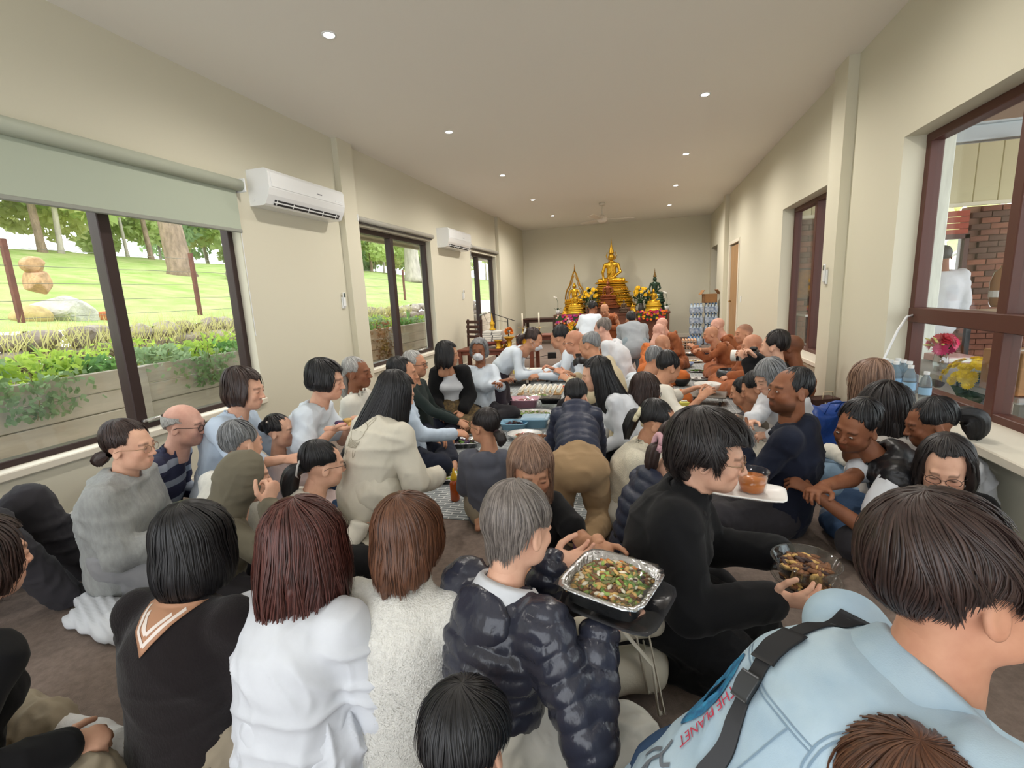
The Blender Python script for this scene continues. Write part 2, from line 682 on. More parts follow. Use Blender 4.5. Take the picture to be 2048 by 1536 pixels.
def hand_tpl(h, curl=.5, spread=.3, thumb=0.0):
    """right hand: wrist at the origin, fingers +y, back of the hand +z, thumb at -x"""
    key = (h, curl, spread, thumb)
    if key in _HD:
        return _HD[key]
    f = SDF((-.09, -.05, -.12), (.06, .20, .05), h)
    f.add((0, -.035, 0), (0, .01, 0), .027, .026, .012, lat=(1, 0, 0), ratio=.75)
    f.add((-.006, .02, -.002), (-.002, .075, 0), .034, .037, .014, lat=(1, 0, 0), ratio=.36)
    f.ell((-.026, .03, -.010), (.017, .028, .013), .014)
    for i, (x, ln, r) in enumerate(((-.030, .068, .0088), (-.010, .076, .009), (.0105, .071, .0086), (.029, .056, .0076))):
        p = np.array([x, .082 - .006 * abs(i - 1), 0.0])
        ang = .1 + curl * .55
        az = (i - 1.4) * spread * .22
        for sgm, fr in enumerate((.46, .30, .24)):
            dv = np.array([math.sin(az), math.cos(az) * math.cos(ang), -math.sin(ang)])
            q = p + nrm(dv) * ln * fr
            f.add(p, q, r * (1 - .08 * sgm), r * (.94 - .1 * sgm), .0035 if sgm else .008)
            p = q
            ang += curl * (1.0 + .08 * i)
    p = np.array([-.030, .018, -.008])
    for dv, ln, r in (((-.75 + .3 * thumb, .62, -.25 - .5 * thumb), .042, .0125), ((-.38 + .5 * thumb, .85, -.18 - .4 * thumb), .033, .0105), ((-.15 + .5 * thumb, .92, -.15 - .2 * thumb), .026, .009)):
        q = p + nrm(dv) * ln
        f.add(p, q, r, r * .9, .005)
        p = q
    P, Q = f.net()
    T = np.ones((len(P), 4))
    T[:, 1:3] *= (1 - .10 * np.clip((P[:, 1:2] - .1) / .06, 0, 1))
    _HD[key] = (P, Q, T)
    return _HD[key]


def skin_mat(name, col):
    if name in MATS:
        return MATS[name]
    m = mat(name, col, rough=.52, spec=.35, bump=(260, .06, .0015))
    nt = m.node_tree
    at = nt.nodes.new('ShaderNodeAttribute')
    at.attribute_name = 'tint'
    n = nt.nodes.new('ShaderNodeTexNoise')
    n.inputs['Scale'].default_value = 22
    n.inputs['Detail'].default_value = 4
    tc = nt.nodes.new('ShaderNodeTexCoord')
    nt.links.new(tc.outputs['Object'], n.inputs['Vector'])
    r = nt.nodes.new('ShaderNodeValToRGB')
    r.color_ramp.elements[0].position = .3
    r.color_ramp.elements[1].position = .7
    r.color_ramp.elements[0].color = (col[0] * .90, col[1] * .82, col[2] * .80, 1)
    r.color_ramp.elements[1].color = (min(1, col[0] * 1.06), min(1, col[1] * 1.06), min(1, col[2] * 1.05), 1)
    nt.links.new(n.outputs[0], r.inputs[0])
    mx = nt.nodes.new('ShaderNodeMix')
    mx.data_type = 'RGBA'
    mx.blend_type = 'MULTIPLY'
    mx.inputs[0].default_value = 1
    nt.links.new(r.outputs[0], mx.inputs[6])
    nt.links.new(at.outputs['Color'], mx.inputs[7])
    nt.links.new(mx.outputs[2], nt.nodes['Principled BSDF'].inputs['Base Color'])
    return m


def hair_mat(name, col, col2=None, rough=.42):
    if name in MATS:
        return MATS[name]
    m = bpy.data.materials.new(name)
    m.use_nodes = True
    nt = m.node_tree
    P = nt.nodes['Principled BSDF']
    P.inputs['Roughness'].default_value = rough
    P.inputs['Specular IOR Level'].default_value = .45
    at = nt.nodes.new('ShaderNodeAttribute')
    at.attribute_name = 'huv'
    mp = nt.nodes.new('ShaderNodeMapping')
    mp.inputs['Scale'].default_value = (90, 2.2, 1)
    nt.links.new(at.outputs['Vector'], mp.inputs[0])
    n = nt.nodes.new('ShaderNodeTexNoise')
    n.inputs['Scale'].default_value = 1.0
    n.inputs['Detail'].default_value = 5
    n.inputs['Roughness'].default_value = .7
    nt.links.new(mp.outputs[0], n.inputs['Vector'])
    r = nt.nodes.new('ShaderNodeValToRGB')
    r.color_ramp.elements[0].position = .33
    r.color_ramp.elements[1].position = .68
    c2 = col2 or tuple(v * 2.1 + .006 for v in col)
    r.color_ramp.elements[0].color = (*[v * .62 for v in col], 1)
    r.color_ramp.elements[1].color = (*c2, 1)
    nt.links.new(n.outputs[0], r.inputs[0])
    nt.links.new(r.outputs[0], P.inputs['Base Color'])
    b = nt.nodes.new('ShaderNodeBump')
    b.inputs['Strength'].default_value = .55
    b.inputs['Distance'].default_value = .003
    nt.links.new(n.outputs[0], b.inputs['Height'])
    nt.links.new(b.outputs[0], P.inputs['Normal'])
    MATS[name] = m
    return m


def sstep(a, b, x):
    t = np.clip((x - a) / (b - a), 0, 1)
    return t * t * (3 - 2 * t)


# hair styles: th thickness, front/side/back hairline polar angle (deg), drop lengths (m), open = half width of the face opening (deg)
STY = {
    'bob': dict(th=.020, tf=62, drop=.125, bdrop=.125, open=52, flare=.010, curl=.022, n=170),
    'long': dict(th=.016, tf=55, drop=.30, bdrop=.36, open=58, flare=.006, curl=0, n=170, rag=.04),
    'mid': dict(th=.018, tf=60, drop=.19, bdrop=.21, open=52, flare=.012, curl=0, n=170, rag=.03),
    'bangs': dict(th=.018, tf=84, drop=.21, bdrop=.2, open=50, flare=.0, curl=0, n=170, rag=.02),
    'short': dict(burn=1, hj=.11, taper=0.88, th=.020, tf=54, ts=88, tb=126, drop=0, bdrop=0, open=58, n=150),
    'crop': dict(taper=0.80, th=.026, tf=60, ts=92, tb=122, drop=0.0, bdrop=0.01, open=54, n=150, rag=.012),
    'fluffy': dict(th=.030, tf=66, drop=.055, bdrop=.06, open=54, flare=.004, curl=.03, n=170, rag=.012),
    'buzz': dict(burn=.7, taper=0.3, th=.006, tf=54, ts=86, tb=124, drop=0, bdrop=0, open=58, n=110),
    'fringe': dict(th=.007, tf=73, ts=92, tb=126, drop=0, bdrop=0, open=74, n=110, t0=73),
    'tied': dict(taper=0.7, th=.011, tf=50, ts=92, tb=120, drop=0, bdrop=0, open=56, n=150),
}


def hair_path(ph, rows, S, rng, gdir, off=0.0, jit=None, wave=None):
    """points (cols, rows, 3) of hair columns at azimuths ph (0 = face, head space)"""
    a = np.abs((ph + PI) % (2 * PI) - PI)                       # 0 front .. pi back
    op = math.radians(S['open'])
    side = sstep(op * .80, op * 1.18, a)
    back = sstep(1.7, 2.7, a)
    tf, ts, tb = math.radians(S['tf']), math.radians(S.get('ts', 96)), math.radians(S.get('tb', 100))
    tE = tf * (1 - side) + side * (ts * (1 - back) + tb * back)
    tE = tE + .03 * np.sin(ph * 7 + 1) * (1 - side)
    dr = side * (S['drop'] * (1 - back) + S['bdrop'] * back)
    tE = tE + S.get('burn', 0) * .26 * np.exp(-((a - 1.33) / .12) ** 2)
    if jit is not None:
        lk = S.setdefault('_lk', rng.uniform(-1, 1, 29))
        jit = .55 * jit + np.interp(ph % (2 * PI), np.linspace(0, 2 * PI, 30), np.append(lk, lk[0]))
        dr = np.maximum(0, dr + jit * S.get('rag', .006) * (dr > .01))
        tE = tE + jit * S.get('hj', .085) * (dr <= .01)
    t0 = math.radians(S.get('t0', 0))
    cen = np.array([0, -.014, .028])
    arc = (tE - t0) * .095
    tot = arc + dr + 1e-6
    u = np.linspace(0, 1, rows)[None, :] * tot[:, None]
    th = t0 + np.minimum(u / .095, (tE - t0)[:, None])
    d = np.maximum(0, u - arc[:, None])
    sfr = np.clip(u / tot[:, None], 0, 1)
    thk = S['th'] * (1 - S.get('taper', 0) * sfr ** 1.6) + off
    wa = S.get('wander', .07)
    s1, s2, s3 = S.setdefault('_ws', rng.uniform(0, 6, 3))
    phs = ph[:, None] + S.get('swirl', .5) * np.exp(-th * 2.2) + wa * sfr * (np.sin(3 * ph[:, None] + 3.5 * sfr + s1) + .7 * np.sin(7 * ph[:, None] + 6 * sfr + s2) + .5 * np.sin(17 * ph[:, None] + 9 * sfr + s3))
    sp, cp = np.sin(phs), np.cos(phs)
    # the whorl sits behind the crown
    x = np.sin(th) * sp * (.0765 + thk)
    y = np.sin(th) * cp * (.098 + thk)
    z = np.cos(th) * (.089 + thk)
    P = np.stack([x, y, z], -1) + cen
    P[..., 1] -= .03 * np.maximum(0, np.cos(th)) ** 2
    down = nrm(.45 * np.array([0, 0, -1.0]) + .55 * gdir)
    fl = S.get('flare', 0)
    out = np.stack([sp * np.ones_like(d), cp * np.ones_like(d), np.zeros_like(d)], -1)
    fr = np.clip(d / np.maximum(dr, .02)[:, None], 0, 1)
    P = P + d[..., None] * down + out * (fl * np.sin(fr * PI * .8) - S.get('curl', 0) * fr ** 3)[..., None]
    bk = (back[:, None] * d)[..., None] * np.array([0, S.get('lean', .0), 0])
    return P + bk


def hair_build(S, rng, gdir, lod, strands=0, wid=.0016):
    """returns V, Q, uv of a hair piece in head space"""
    n = max(48, int(S.get('n', 150) * lod))
    rows = max(8, int(22 * lod))
    VV, QQ, UU = [], [], []
    base = 0
    for ly in range(2 if lod > .6 else 1):
        ph = np.linspace(0, 2 * PI, n, endpoint=False) + ly * .013
        jit = np.interp(ph, np.linspace(0, 2 * PI, n // 3), np.concatenate([(r := rng.uniform(-1, 1, n // 3 - 1)), r[:1]]))
        P = hair_path(ph, rows, S, rng, gdir, off=-.005 * ly, jit=jit + .4 * ly)
        cl = np.interp(ph, np.linspace(0, 2 * PI, n // 2), np.concatenate([(r := rng.uniform(-1, 1, n // 2 - 1)), r[:1]]))
        cl2 = np.interp(ph, np.linspace(0, 2 * PI, 24), np.concatenate([(r := rng.uniform(-1, 1, 23)), r[:1]]))
        out = nrm(np.array([0, 0, 1.0]))
        C = np.array([0, -.014, .0])
        D = P - C
        D[..., 2] *= .25
        D = D / np.maximum(np.linalg.norm(D, axis=-1, keepdims=True), 1e-6)
        am = S.get('am', min(.0045, S['th'] * .25))
        gr = np.linspace(.1, 1.0, rows)[None, :]
        P = P + D * ((cl * am + cl2 * am * 1.3)[:, None] * gr)[..., None]
        P = P + D * ((vnoise(P.reshape(-1, 3), 42, ly + 1.3) + .6 * vnoise(P.reshape(-1, 3), 95, ly + 4.1)).reshape(P.shape[:2]) * am * S.get('rough', .8))[..., None]
        # turn the hem inwards so that no paper edge shows
        e = P[:, -1:]
        inn = np.array([0, -.014, 0]) - e
        inn[..., 2] = 0
        inn = inn / np.maximum(np.linalg.norm(inn, axis=-1, keepdims=True), 1e-6)
        upv = np.array([0, 0, .02])
        dp = min(.02, S['th'] * (1 - .9 * S.get('taper', 0)) * 1.1 + .004)
        P = np.concatenate([P, e + inn * dp * .5 - upv * .1, e + inn * dp + upv * .5], 1)
        m = P.shape[1]
        VV.append(P.reshape(-1, 3))
        ii, jj = np.meshgrid(np.arange(n), np.arange(m - 1), indexing='ij')
        i2 = (ii + 1) % n
        if 't0' in S:
            az = np.abs((ph + PI) % (2 * PI) - PI) > math.radians(S['open'])
            kp = az[ii] & az[i2]
            ii, jj, i2 = ii[kp], jj[kp], i2[kp]
        QQ.append(np.stack([ii * m + jj, ii * m + jj + 1, i2 * m + jj + 1, i2 * m + jj], -1).reshape(-1, 4) + base)
        uu = np.stack([np.repeat(ph / (2 * PI), m), np.tile(np.linspace(0, 1, m), n), np.full(n * m, ly * 3.3)], 1)
        UU.append(uu)
        base += n * m
    if strands:
        rs = 12
        ph = rng.uniform(0, 2 * PI, strands)
        jit = rng.uniform(-1.2, 1.6, strands)
        P = hair_path(ph, rs, S, rng, gdir, off=.0015, jit=jit)
        C = np.array([0, -.014, .0])
        D = P - C
        D[..., 2] *= .3
        D = D / np.maximum(np.linalg.norm(D, axis=-1, keepdims=True), 1e-6)
        k = np.linspace(0, 1, rs)[None, :, None]
        s0 = rng.uniform(0, .75, (strands, 1, 1)) if S['drop'] < .05 and S['bdrop'] < .05 else np.zeros((strands, 1, 1))
        P = P + D * (rng.uniform(.0, 1, (strands, 1, 1)) * am * 2.4 * np.sin(k * 2.6 + rng.uniform(0, 2, (strands, 1, 1))) + S.get('fluff', .0) * k * rng.uniform(0, 1, (strands, 1, 1)))
        tan = np.stack([np.cos(ph), -np.sin(ph), np.zeros(strands)], 1)[:, None, :]
        P = P + tan * (rng.uniform(-.010, .010, (strands, 1, 1)) * k ** 1.5)
        w = wid * rng.uniform(.6, 1.8, (strands, 1, 1)) * np.sqrt(np.clip(np.sin(PI * (.12 + .88 * k)), 0.02, 1))
        A, B, Cc = P - tan * w, P + D * w * .7, P + tan * w
        m = rs
        X = np.stack([A, B, Cc], 2).reshape(strands, rs * 3, 3)
        VV.append(X.reshape(-1, 3))
        st = np.arange(strands)[:, None, None] * rs * 3
        jj = np.arange(rs - 1)[None, :, None] * 3
        q = np.array([[0, 1, 4, 3], [1, 2, 5, 4]])[None, None]
        QQ.append((st[..., None] + jj[..., None] + q).reshape(-1, 4) + base)
        UU.append(np.stack([np.repeat(ph / (2 * PI) + rng.uniform(0, 3, strands), rs * 3), np.tile(np.repeat(np.linspace(0, 1, rs), 3), strands), np.zeros(strands * rs * 3)], 1))
    return np.concatenate(VV), np.concatenate(QQ), np.concatenate(UU)


def tail_build(path, rad, rng, n=26, rows=16, flat=1.0, rag=.3):
    """a bunch of hair along a path: streaky tapered tube with ragged end"""
    path = np.asarray(path, float)
    t = np.linspace(0, 1, rows)
    tt = np.linspace(0, 1, len(path))
    C = np.stack([np.interp(t, tt, path[:, j]) for j in range(3)], 1)
    for _ in range(2):
        C[1:-1] = (C[:-2] + 2 * C[1:-1] + C[2:]) / 4
    R = np.interp(t, np.linspace(0, 1, len(rad)), rad)
    V = []
    pu = None
    no = rng.uniform(.75, 1.15, n)
    for i in range(rows):
        T = nrm(C[min(i + 1, rows - 1)] - C[max(0, i - 1)])
        a = pu if pu is not None else (np.array([0, 0, 1.0]) if abs(T[2]) < .9 else np.array([1.0, 0, 0]))
        e1 = nrm(a - T * (a @ T))
        pu = e1
        e2 = np.cross(T, e1)
        g = np.arange(n) * 2 * PI / n
        V.append(C[i] + (R[i] * no)[:, None] * (np.cos(g)[:, None] * e2 + flat * np.sin(g)[:, None] * e1) + T * ((no - 1) * rag * R.max() * (i / rows) ** 2)[:, None] * 3)
    V = np.concatenate(V)
    ii, jj = np.meshgrid(np.arange(rows - 1), np.arange(n), indexing='ij')
    j2 = (jj + 1) % n
    Q = np.stack([ii * n + jj, ii * n + j2, (ii + 1) * n + j2, (ii + 1) * n + jj], -1).reshape(-1, 4)
    uv = np.stack([np.tile(np.arange(n) / n * .6, rows), np.repeat(t, n), np.ones(rows * n)], 1)
    return V, Q, uv


def cloth_mat(name, col, kind='plain', rough=.85, noise=None, col2=None):
    if kind == 'puffer':
        return mat(name, col, rough=rough if rough < .8 else .38, spec=.5, bump=(60, .28, .006), noise=noise, col2=col2)
    if kind == 'fleece':
        return mat(name, col, rough=.95, spec=.2, sheen=.3, bump=(170, .9, .006), noise=(60, .10))
    if kind == 'knit':
        return mat(name, col, rough=.92, spec=.2, sheen=.15, bump=(220, .5, .003), noise=noise or (40, .08), stretch=(1, 1, .35), col2=col2)
    if kind == 'denim':
        return mat(name, col, rough=.9, spec=.2, bump=(420, .35, .0012), noise=noise or (7, .16), col2=col2)
    return mat(name, col, rough=rough, spec=.25, sheen=.06, bump=(28, .16, .006), noise=noise or (9, .05), col2=col2)


def ik(a, t, l1, l2, pole):
    d = t - a
    ln = np.linalg.norm(d)
    if ln > (l1 + l2) * .985:
        t = a + d / ln * (l1 + l2) * .985
        d = t - a
        ln = np.linalg.norm(d)
    ln = max(ln, abs(l1 - l2) + .02)
    u = nrm(d)
    ca = (l1 * l1 + ln * ln - l2 * l2) / (2 * l1 * ln)
    pole = nrm(np.asarray(pole) - u * (np.asarray(pole) @ u))
    return a + u * l1 * ca + pole * l1 * math.sqrt(max(0, 1 - ca * ca)), t


POSES = {  # pelvis height, knees (x,y,z), ankles, toes for the right side (left mirrored)
    'cross': (.11, [(.30, .24, .11), (-.30, .24, .11)], [(-.10, .24, .06), (.10, .33, .06)], [(-.24, .22, .05), (.24, .33, .05)]),
    'side': (.13, [(-.16, .36, .09), (-.34, .20, .09)], [(.24, .24, .06), (.10, -.02, .06)], [(.36, .16, .04), (.22, -.12, .04)]),
    'sideL': (.13, [(.34, .20, .09), (.16, .36, .09)], [(-.10, -.02, .06), (-.24, .24, .06)], [(-.22, -.12, .04), (-.36, .16, .04)]),
    'heels': (.25, [(.13, .36, .08), (-.13, .36, .08)], [(.08, -.06, .06), (-.08, -.06, .06)], [(.07, -.20, .035), (-.07, -.20, .035)]),
    'kneel': (.52, [(.13, .06, .075), (-.13, .06, .075)], [(.11, -.36, .06), (-.11, -.36, .06)], [(.10, -.48, .035), (-.10, -.48, .035)]),
    'crawl': (.44, [(.13, .10, .075), (-.13, .10, .075)], [(.11, -.34, .06), (-.11, -.34, .06)], [(.10, -.47, .035), (-.10, -.47, .035)]),
    'kneesup': (.10, [(.14, .34, .44), (-.14, .38, .46)], [(.14, .52, .07), (-.13, .60, .07)], [(.16, .72, .035), (-.15, .80, .035)]),
    'stand': (.90, [(.10, .03, .49), (-.10, .03, .49)], [(.10, 0, .08), (-.10, 0, .08)], [(.11, .17, .035), (-.11, .17, .035)]),
}
NPEOPLE = [0]


class Person:
    """one person: an Empty on the floor with body, clothes and hair as parts (all in the Empty's own space)"""
    def __init__(s, head, z, face, pose='cross', sc=.95, male=False, dep=None, lean_side=0.0, lean=None, hy=0.0, hp=0.0, hr=0.0, pz=None, fwd=0.0,
                 lh=None, rh=None, lpole=None, rpole=None, shw=None, seed=None, legs=None, hs=None, lookup=True, label='', group=None, neck=None, yaw_sh=0.0):
        NPEOPLE[0] += 1
        s.rng = np.random.RandomState(seed if seed is not None else NPEOPLE[0] * 17 + 3)
        s.male, s.sc = male, sc
        hw = atd(head[0], head[1], dep) if dep else onz(head[0], head[1], z)
        z = float(hw[2])
        s.hs = hs if hs else .55 + .45 * sc
        pzz, kn, an, to = POSES[pose]
        if legs:
            kn, an, to = legs.get('knee', kn), legs.get('ankle', an), legs.get('toe', to)
        pz_ = (pz if pz is not None else pzz * (sc if pose not in ('cross', 'side', 'sideL') else 1))
        spine = .645 * sc
        hgt = z - pz_
        if lean is None:
            lean = math.acos(min(1, max(.2, hgt / spine)))
        else:
            lean = math.radians(lean)
            spine = hgt / max(.12, math.cos(lean))
        s.lean = lean
        dx = math.tan(math.radians(lean_side)) * hgt
        dyh = math.sin(lean) * spine + fwd
        F = math.radians(face)
        s.face = F
        Rz = rotz(F)
        root = hw - Rz @ np.array([dx, dyh, 0])
        root[2] = 0
        s.root = root
        s.Rz = Rz
        s.depth = depth(hw)
        up = nrm([dx, dyh - fwd, hgt])
        pel = np.array([0, 0, pz_])
        hd = np.array([dx, dyh, z])
        neck_len = .180 * s.hs
        fw = nrm(np.cross([1, 0, 0], up)) * -1
        fw = nrm(np.cross(up, [1, 0, 0]))
        ndir = nrm(up + np.array([0, .12, .0]) + (np.asarray(neck) if neck is not None else 0))
        nb = hd - ndir * neck_len                                   # neck base
        ch = pel + (nb - pel) * .66 - fw * .03 * sc
        wa = pel + (nb - pel) * .30 - fw * .015 * sc
        sw = (shw if shw else (.158 if male else .136)) * sc
        lat = nrm(rotz(math.radians(yaw_sh)) @ np.array([1.0, 0, 0]))
        lat = nrm(lat - up * (lat @ up))
        sh0 = nb - up * .040 * sc - fw * .01
        s.J = J = dict(pel=pel, wa=wa, ch=ch, nb=nb, hd=hd, up=up, fw=fw, lat=lat)
        J['shR'], J['shL'] = sh0 + lat * sw, sh0 - lat * sw
        hw_ = .085 * sc
        J['hipR'], J['hipL'] = pel + np.array([hw_, .02, -.01]), pel + np.array([-hw_, .02, -.01])
        q = sc
        for i, sd in enumerate('RL'):
            J['kn' + sd], J['an' + sd], J['to' + sd] = [np.array(a[i], float) * np.array([q, q, 1 if a[i][2] < .12 else q]) for a in (kn, an, to)]
        l1, l2 = .275 * sc, .25 * sc
        s.hand = {}
        for sd, sg, hh, pole in (('R', 1, rh, rpole), ('L', -1, lh, lpole)):
            hh = hh if hh is not None else dict(p=(sg * .07, .20 + dyh * .4, pz_ + .12))
            if isinstance(hh, (tuple, list)):
                hh = dict(p=hh)
            if 'w' in hh:
                t = Rz.T @ (np.asarray(hh['w'], float) - root)
            elif 'px' in hh:
                wp = atd(*hh['px']) if len(hh['px']) == 3 else onz(*hh['px'])
                t = Rz.T @ (wp - root)
            else:
                t = np.asarray(hh['p'], float)
            pole = np.asarray(pole, float) if pole is not None else np.array([sg * .38, -.42, -.8])
            el, wr = ik(J['sh' + sd], t, l1, l2, pole)
            J['el' + sd], J['wr' + sd] = el, wr
            fd = nrm(wr - el)
            y = nrm(np.asarray(hh['dir'], float)) if 'dir' in hh else nrm(fd + np.array([0, 0, -.1]))
            bk = np.asarray(hh.get('back', (sg * .45, -.1, .9)), float)
            zc = nrm(bk - y * (bk @ y))
            s.hand[sd] = (np.stack([np.cross(y, zc), y, zc], 1), hh)
        s.HR = rotz(math.radians(hy)) @ rotx(math.radians(-hp) - (lean * .35 if lookup else 0)) @ roty(math.radians(hr))
        s.obj = empty('person', root, F, label, 'person', group)
        s.lodh = max(.0085, min(.028, s.depth * .0055))
        s.hairobj = None

    # -- field helper
    def field(s, pts, h, pad=.25):
        P = np.array(pts)
        return SDF(np.minimum(P.min(0) - pad, 9), P.max(0) + pad, h)

    def emit(s, name, P, Q, m, attrs=None, mi=None, smooth=True):
        me = np_mesh(name, P, Q, smooth, attrs, mi)
        return mesh_obj(name, me, m, s.obj)

    def body(s, col, name, bare='', beard=0.0, feet=True, curlR=None, curlL=None, tone=None, nohands=''):
        """bare: letters A arms to the shoulder, R/L right/left forearm only, K legs below the knee"""
        J, h = s.J, max(.011, s.lodh * 1.05)
        q = s.sc
        f = s.field([J[k] for k in J if k not in ('up', 'fw', 'lat')], h, .14)
        th = .8
        f.add(J['pel'], J['ch'], .105 * q, .115 * q, .03, lat=J['lat'], ratio=.7)
        f.add(J['ch'], J['nb'] - J['up'] * .02, .11 * q, .052 * q, .04, lat=J['lat'], ratio=.75)
        f.add(J['nb'] - J['up'] * .03, J['hd'] + s.HR @ np.array([0, -.04, -.09]) * s.hs, .054 * q, .05 * q, .02)
        for sd in 'RL':
            ba = 'A' in bare or sd in bare
            g = 1.0 if ba else .82
            f.add(J['nb'] - J['up'] * .05, J['sh' + sd], .045 * q, .045 * q, .03)
            f.add(J['sh' + sd], J['el' + sd], .046 * q * (1 if 'A' in bare else .8), .038 * q * g, .012)
            f.add(J['el' + sd], J['wr' + sd], .039 * q * g, .026 * q, .010)
            f.add(J['hip' + sd], J['kn' + sd], .07 * q, .05 * q, .02)
            kb = 1 if 'K' in bare else .75
            mid = J['kn' + sd] + (J['an' + sd] - J['kn' + sd]) * .35
            f.add(J['kn' + sd], mid, .05 * q * kb, .05 * q * kb, .02)
            f.add(mid, J['an' + sd], .05 * q * kb, .034 * q, .02)
            if feet:
                f.add(J['an' + sd], J['to' + sd], .036 * q, .03 * q, .015)
        P, Q = f.net()
        T = [np.ones((len(P), 4))]
        VV, QQ = [P], [Q]
        n = len(P)
        hh = .0045 if s.depth < 2.2 else (.0062 if s.depth < 4 else .0095)
        hp, hq, ht, hb = head_tpl(hh, s.male)
        ht = ht.copy()
        if beard:
            ht[:, :3] *= 1 - (hb * beard)[:, None]
        if tone is not None:                                     # shaved or thin hair over the scalp
            zz = hp[:, 2] - .45 * (hp[:, 1] - .02)
            sc_ = np.clip((zz - .035) / .03, 0, 1) * (hp[:, 2] > -.06)
            ht[:, :3] *= 1 - sc_[:, None] * np.asarray(tone)
        VV.append(hp * s.hs @ s.HR.T + J['hd'])
        QQ.append(hq + n)
        T.append(ht)
        n += len(hp)
        for sd in 'RL':
            if sd in nohands:
                continue
            R, o = s.hand[sd]
            hd = .0036 if s.depth < 2.2 else (.005 if s.depth < 4 else .0075)
            p, qd, t = hand_tpl(hd, o.get('curl', .55), o.get('spread', .3), o.get('thumb', 0.0))
            p = p.copy()
            if sd == 'L':
                p[:, 0] *= -1
                qd = qd[:, ::-1]
            VV.append(p * (.98 * q) @ R.T + J['wr' + sd])
            QQ.append(qd + n)
            T.append(t)
            n += len(p)
        s.bodyobj = s.emit('body', np.concatenate(VV), np.concatenate(QQ), skin_mat(name, col), {'tint': ('FLOAT_COLOR', np.concatenate(T))})
        return s

    def _bones(s, legs=False):
        J = s.J
        B = [(J['pel'], J['nb'], .15)]
        for sd in 'RL':
            B += [(J['sh' + sd], J['el' + sd], .05), (J['el' + sd], J['wr' + sd], .045)]
        return B

    def finish(s, name, f, m, fold=.006, ff=7.0, puff=None, seed=0, sm=1, fuzz=0, extra=None):
        P, Q = f.net()
        P = relax(P, Q, sm)
        N = vnormals(P, Q)
        J = s.J
        sd = NPEOPLE[0] * 1.7 + seed
        if fold:
            w = np.stack([vnoise(P, 5, sd + i) for i in range(3)], 1) * .05
            Lc = (P + w) @ np.stack([J['lat'], J['fw'], J['up']], 1)
            Ld = np.stack([Lc[:, 0] * .8 + Lc[:, 2] * .6, Lc[:, 1], Lc[:, 2] * .8 - Lc[:, 0] * .6], 1)
            rg = lambda v, wd: np.clip(1 - np.abs(v) / wd, 0, 1) ** 1.4
            a = rg(vnoise(Ld * np.array([1.5, 1.5, .5]), ff * 1.25, sd), .42)
            b = rg(vnoise(Lc * np.array([.55, .55, 1.7]), ff * 1.35, sd + 5), .40)
            b2 = rg(vnoise(Lc * np.array([1.7, 1.5, .7]), ff * 2.3, sd + 7), .40)
            c = vnoise(P, 3.2, sd + 9)
            mk = .5 + .5 * vnoise(P, 4.0, sd + 12)
            P = P + N * (fold * (a * mk * 1.5 + b * (1 - mk) * 1.5 + b2 * .45 - .55) + c * fold * .6)[:, None]
        if puff:
            pitch, amp = puff
            best = np.full(len(P), 9.0)
            co = np.zeros(len(P))
            for (a, b, r) in s._bones():
                d = b - a
                ln = np.linalg.norm(d)
                t = np.clip(((P - a) @ d) / ln ** 2, -.3, 1.2)
                ds = np.linalg.norm(P - a - np.clip(t, 0, 1)[:, None] * d, axis=1) / r
                u = ds < best
                best = np.where(u, ds, best)
                co = np.where(u, t * ln, co)
            co = co + .006 * vnoise(P, 14, sd)
            wv = np.abs(np.sin(PI * co / pitch)) ** .5
            Lq = P @ np.stack([J['lat'], J['fw'], J['up']], 1)
            P = P + N * (amp * (wv - .75) + amp * .42 * vnoise(Lq * np.array([1, 1, .45]), 34, sd + 2) * (1.25 - wv) + amp * .16 * vnoise(Lq, 70, sd + 3))[:, None]
        P[:, 2] = np.maximum(P[:, 2], .004)
        if extra:
            P = extra(P, N)
        o = s.emit(name, P, Q, m)
        if fuzz:
            s.fuzz(P, Q, N, m, fuzz, o)
        return o

    def fuzz(s, P, Q, N, m, n, parent, ln=.011, name='pile'):
        i = s.rng.randint(0, len(Q), n)
        w = s.rng.dirichlet((1, 1, 1, 1), n)
        c = (P[Q[i]] * w[:, :, None]).sum(1)
        n0 = N[Q[i, 0]]
        tg = np.cross(n0, s.rng.normal(0, 1, (n, 3)))
        tg = nrm_rows(nrm_rows(tg) + np.array([0, 0, -.8]))
        nn = nrm_rows(tg + n0 * s.rng.uniform(.25, .7, (n, 1)))
        t = nrm_rows(np.cross(nn, n0))
        V = np.stack([c - t * .0018, c + t * .0018, c + nn * ln * s.rng.uniform(.5, 1.2, (n, 1))], 1).reshape(-1, 3)
        me = np_mesh(name, V, np.arange(n * 3).reshape(-1, 3))
        o = mesh_obj(name, me, m, parent)
        o['kind'] = 'stuff'
        return o

    def top(s, name, m, ease=.012, sleeve='long', hem=.0, belly=0.0, k=.03, fold=.006, puff=None, ff=7.0, fuzz=0, collar=0.0, h=None, width=1.0, sleeveR=None, sleeveL=None, seed=0, hood=False, cutneck=None):
        J, q = s.J, s.sc
        h = h or s.lodh
        ease = ease * (.72 if s.depth > 1.9 else 1.0)
        ar = .86 if s.depth > 1.9 else 1.0
        f = s.field([J[x] for x in ('pel', 'ch', 'nb', 'shR', 'shL', 'elR', 'elL', 'wrR', 'wrL')], h, .26)
        up, fw, lat = J['up'], J['fw'], J['lat']
        wl = (.146 if s.male else .130) * q * width + ease
        b0 = J['pel'] - up * hem
        f.add(b0, J['wa'], (wl + .012 + belly * .5), wl + belly * .6, k, lat=lat, ratio=.78)
        f.add(J['wa'], J['ch'], wl + belly * .6, wl + .004, k, lat=lat, ratio=.72)
        f.add(J['ch'], J['nb'] - up * .045, wl, .070 * q + ease, k + .01, lat=lat, ratio=.76)
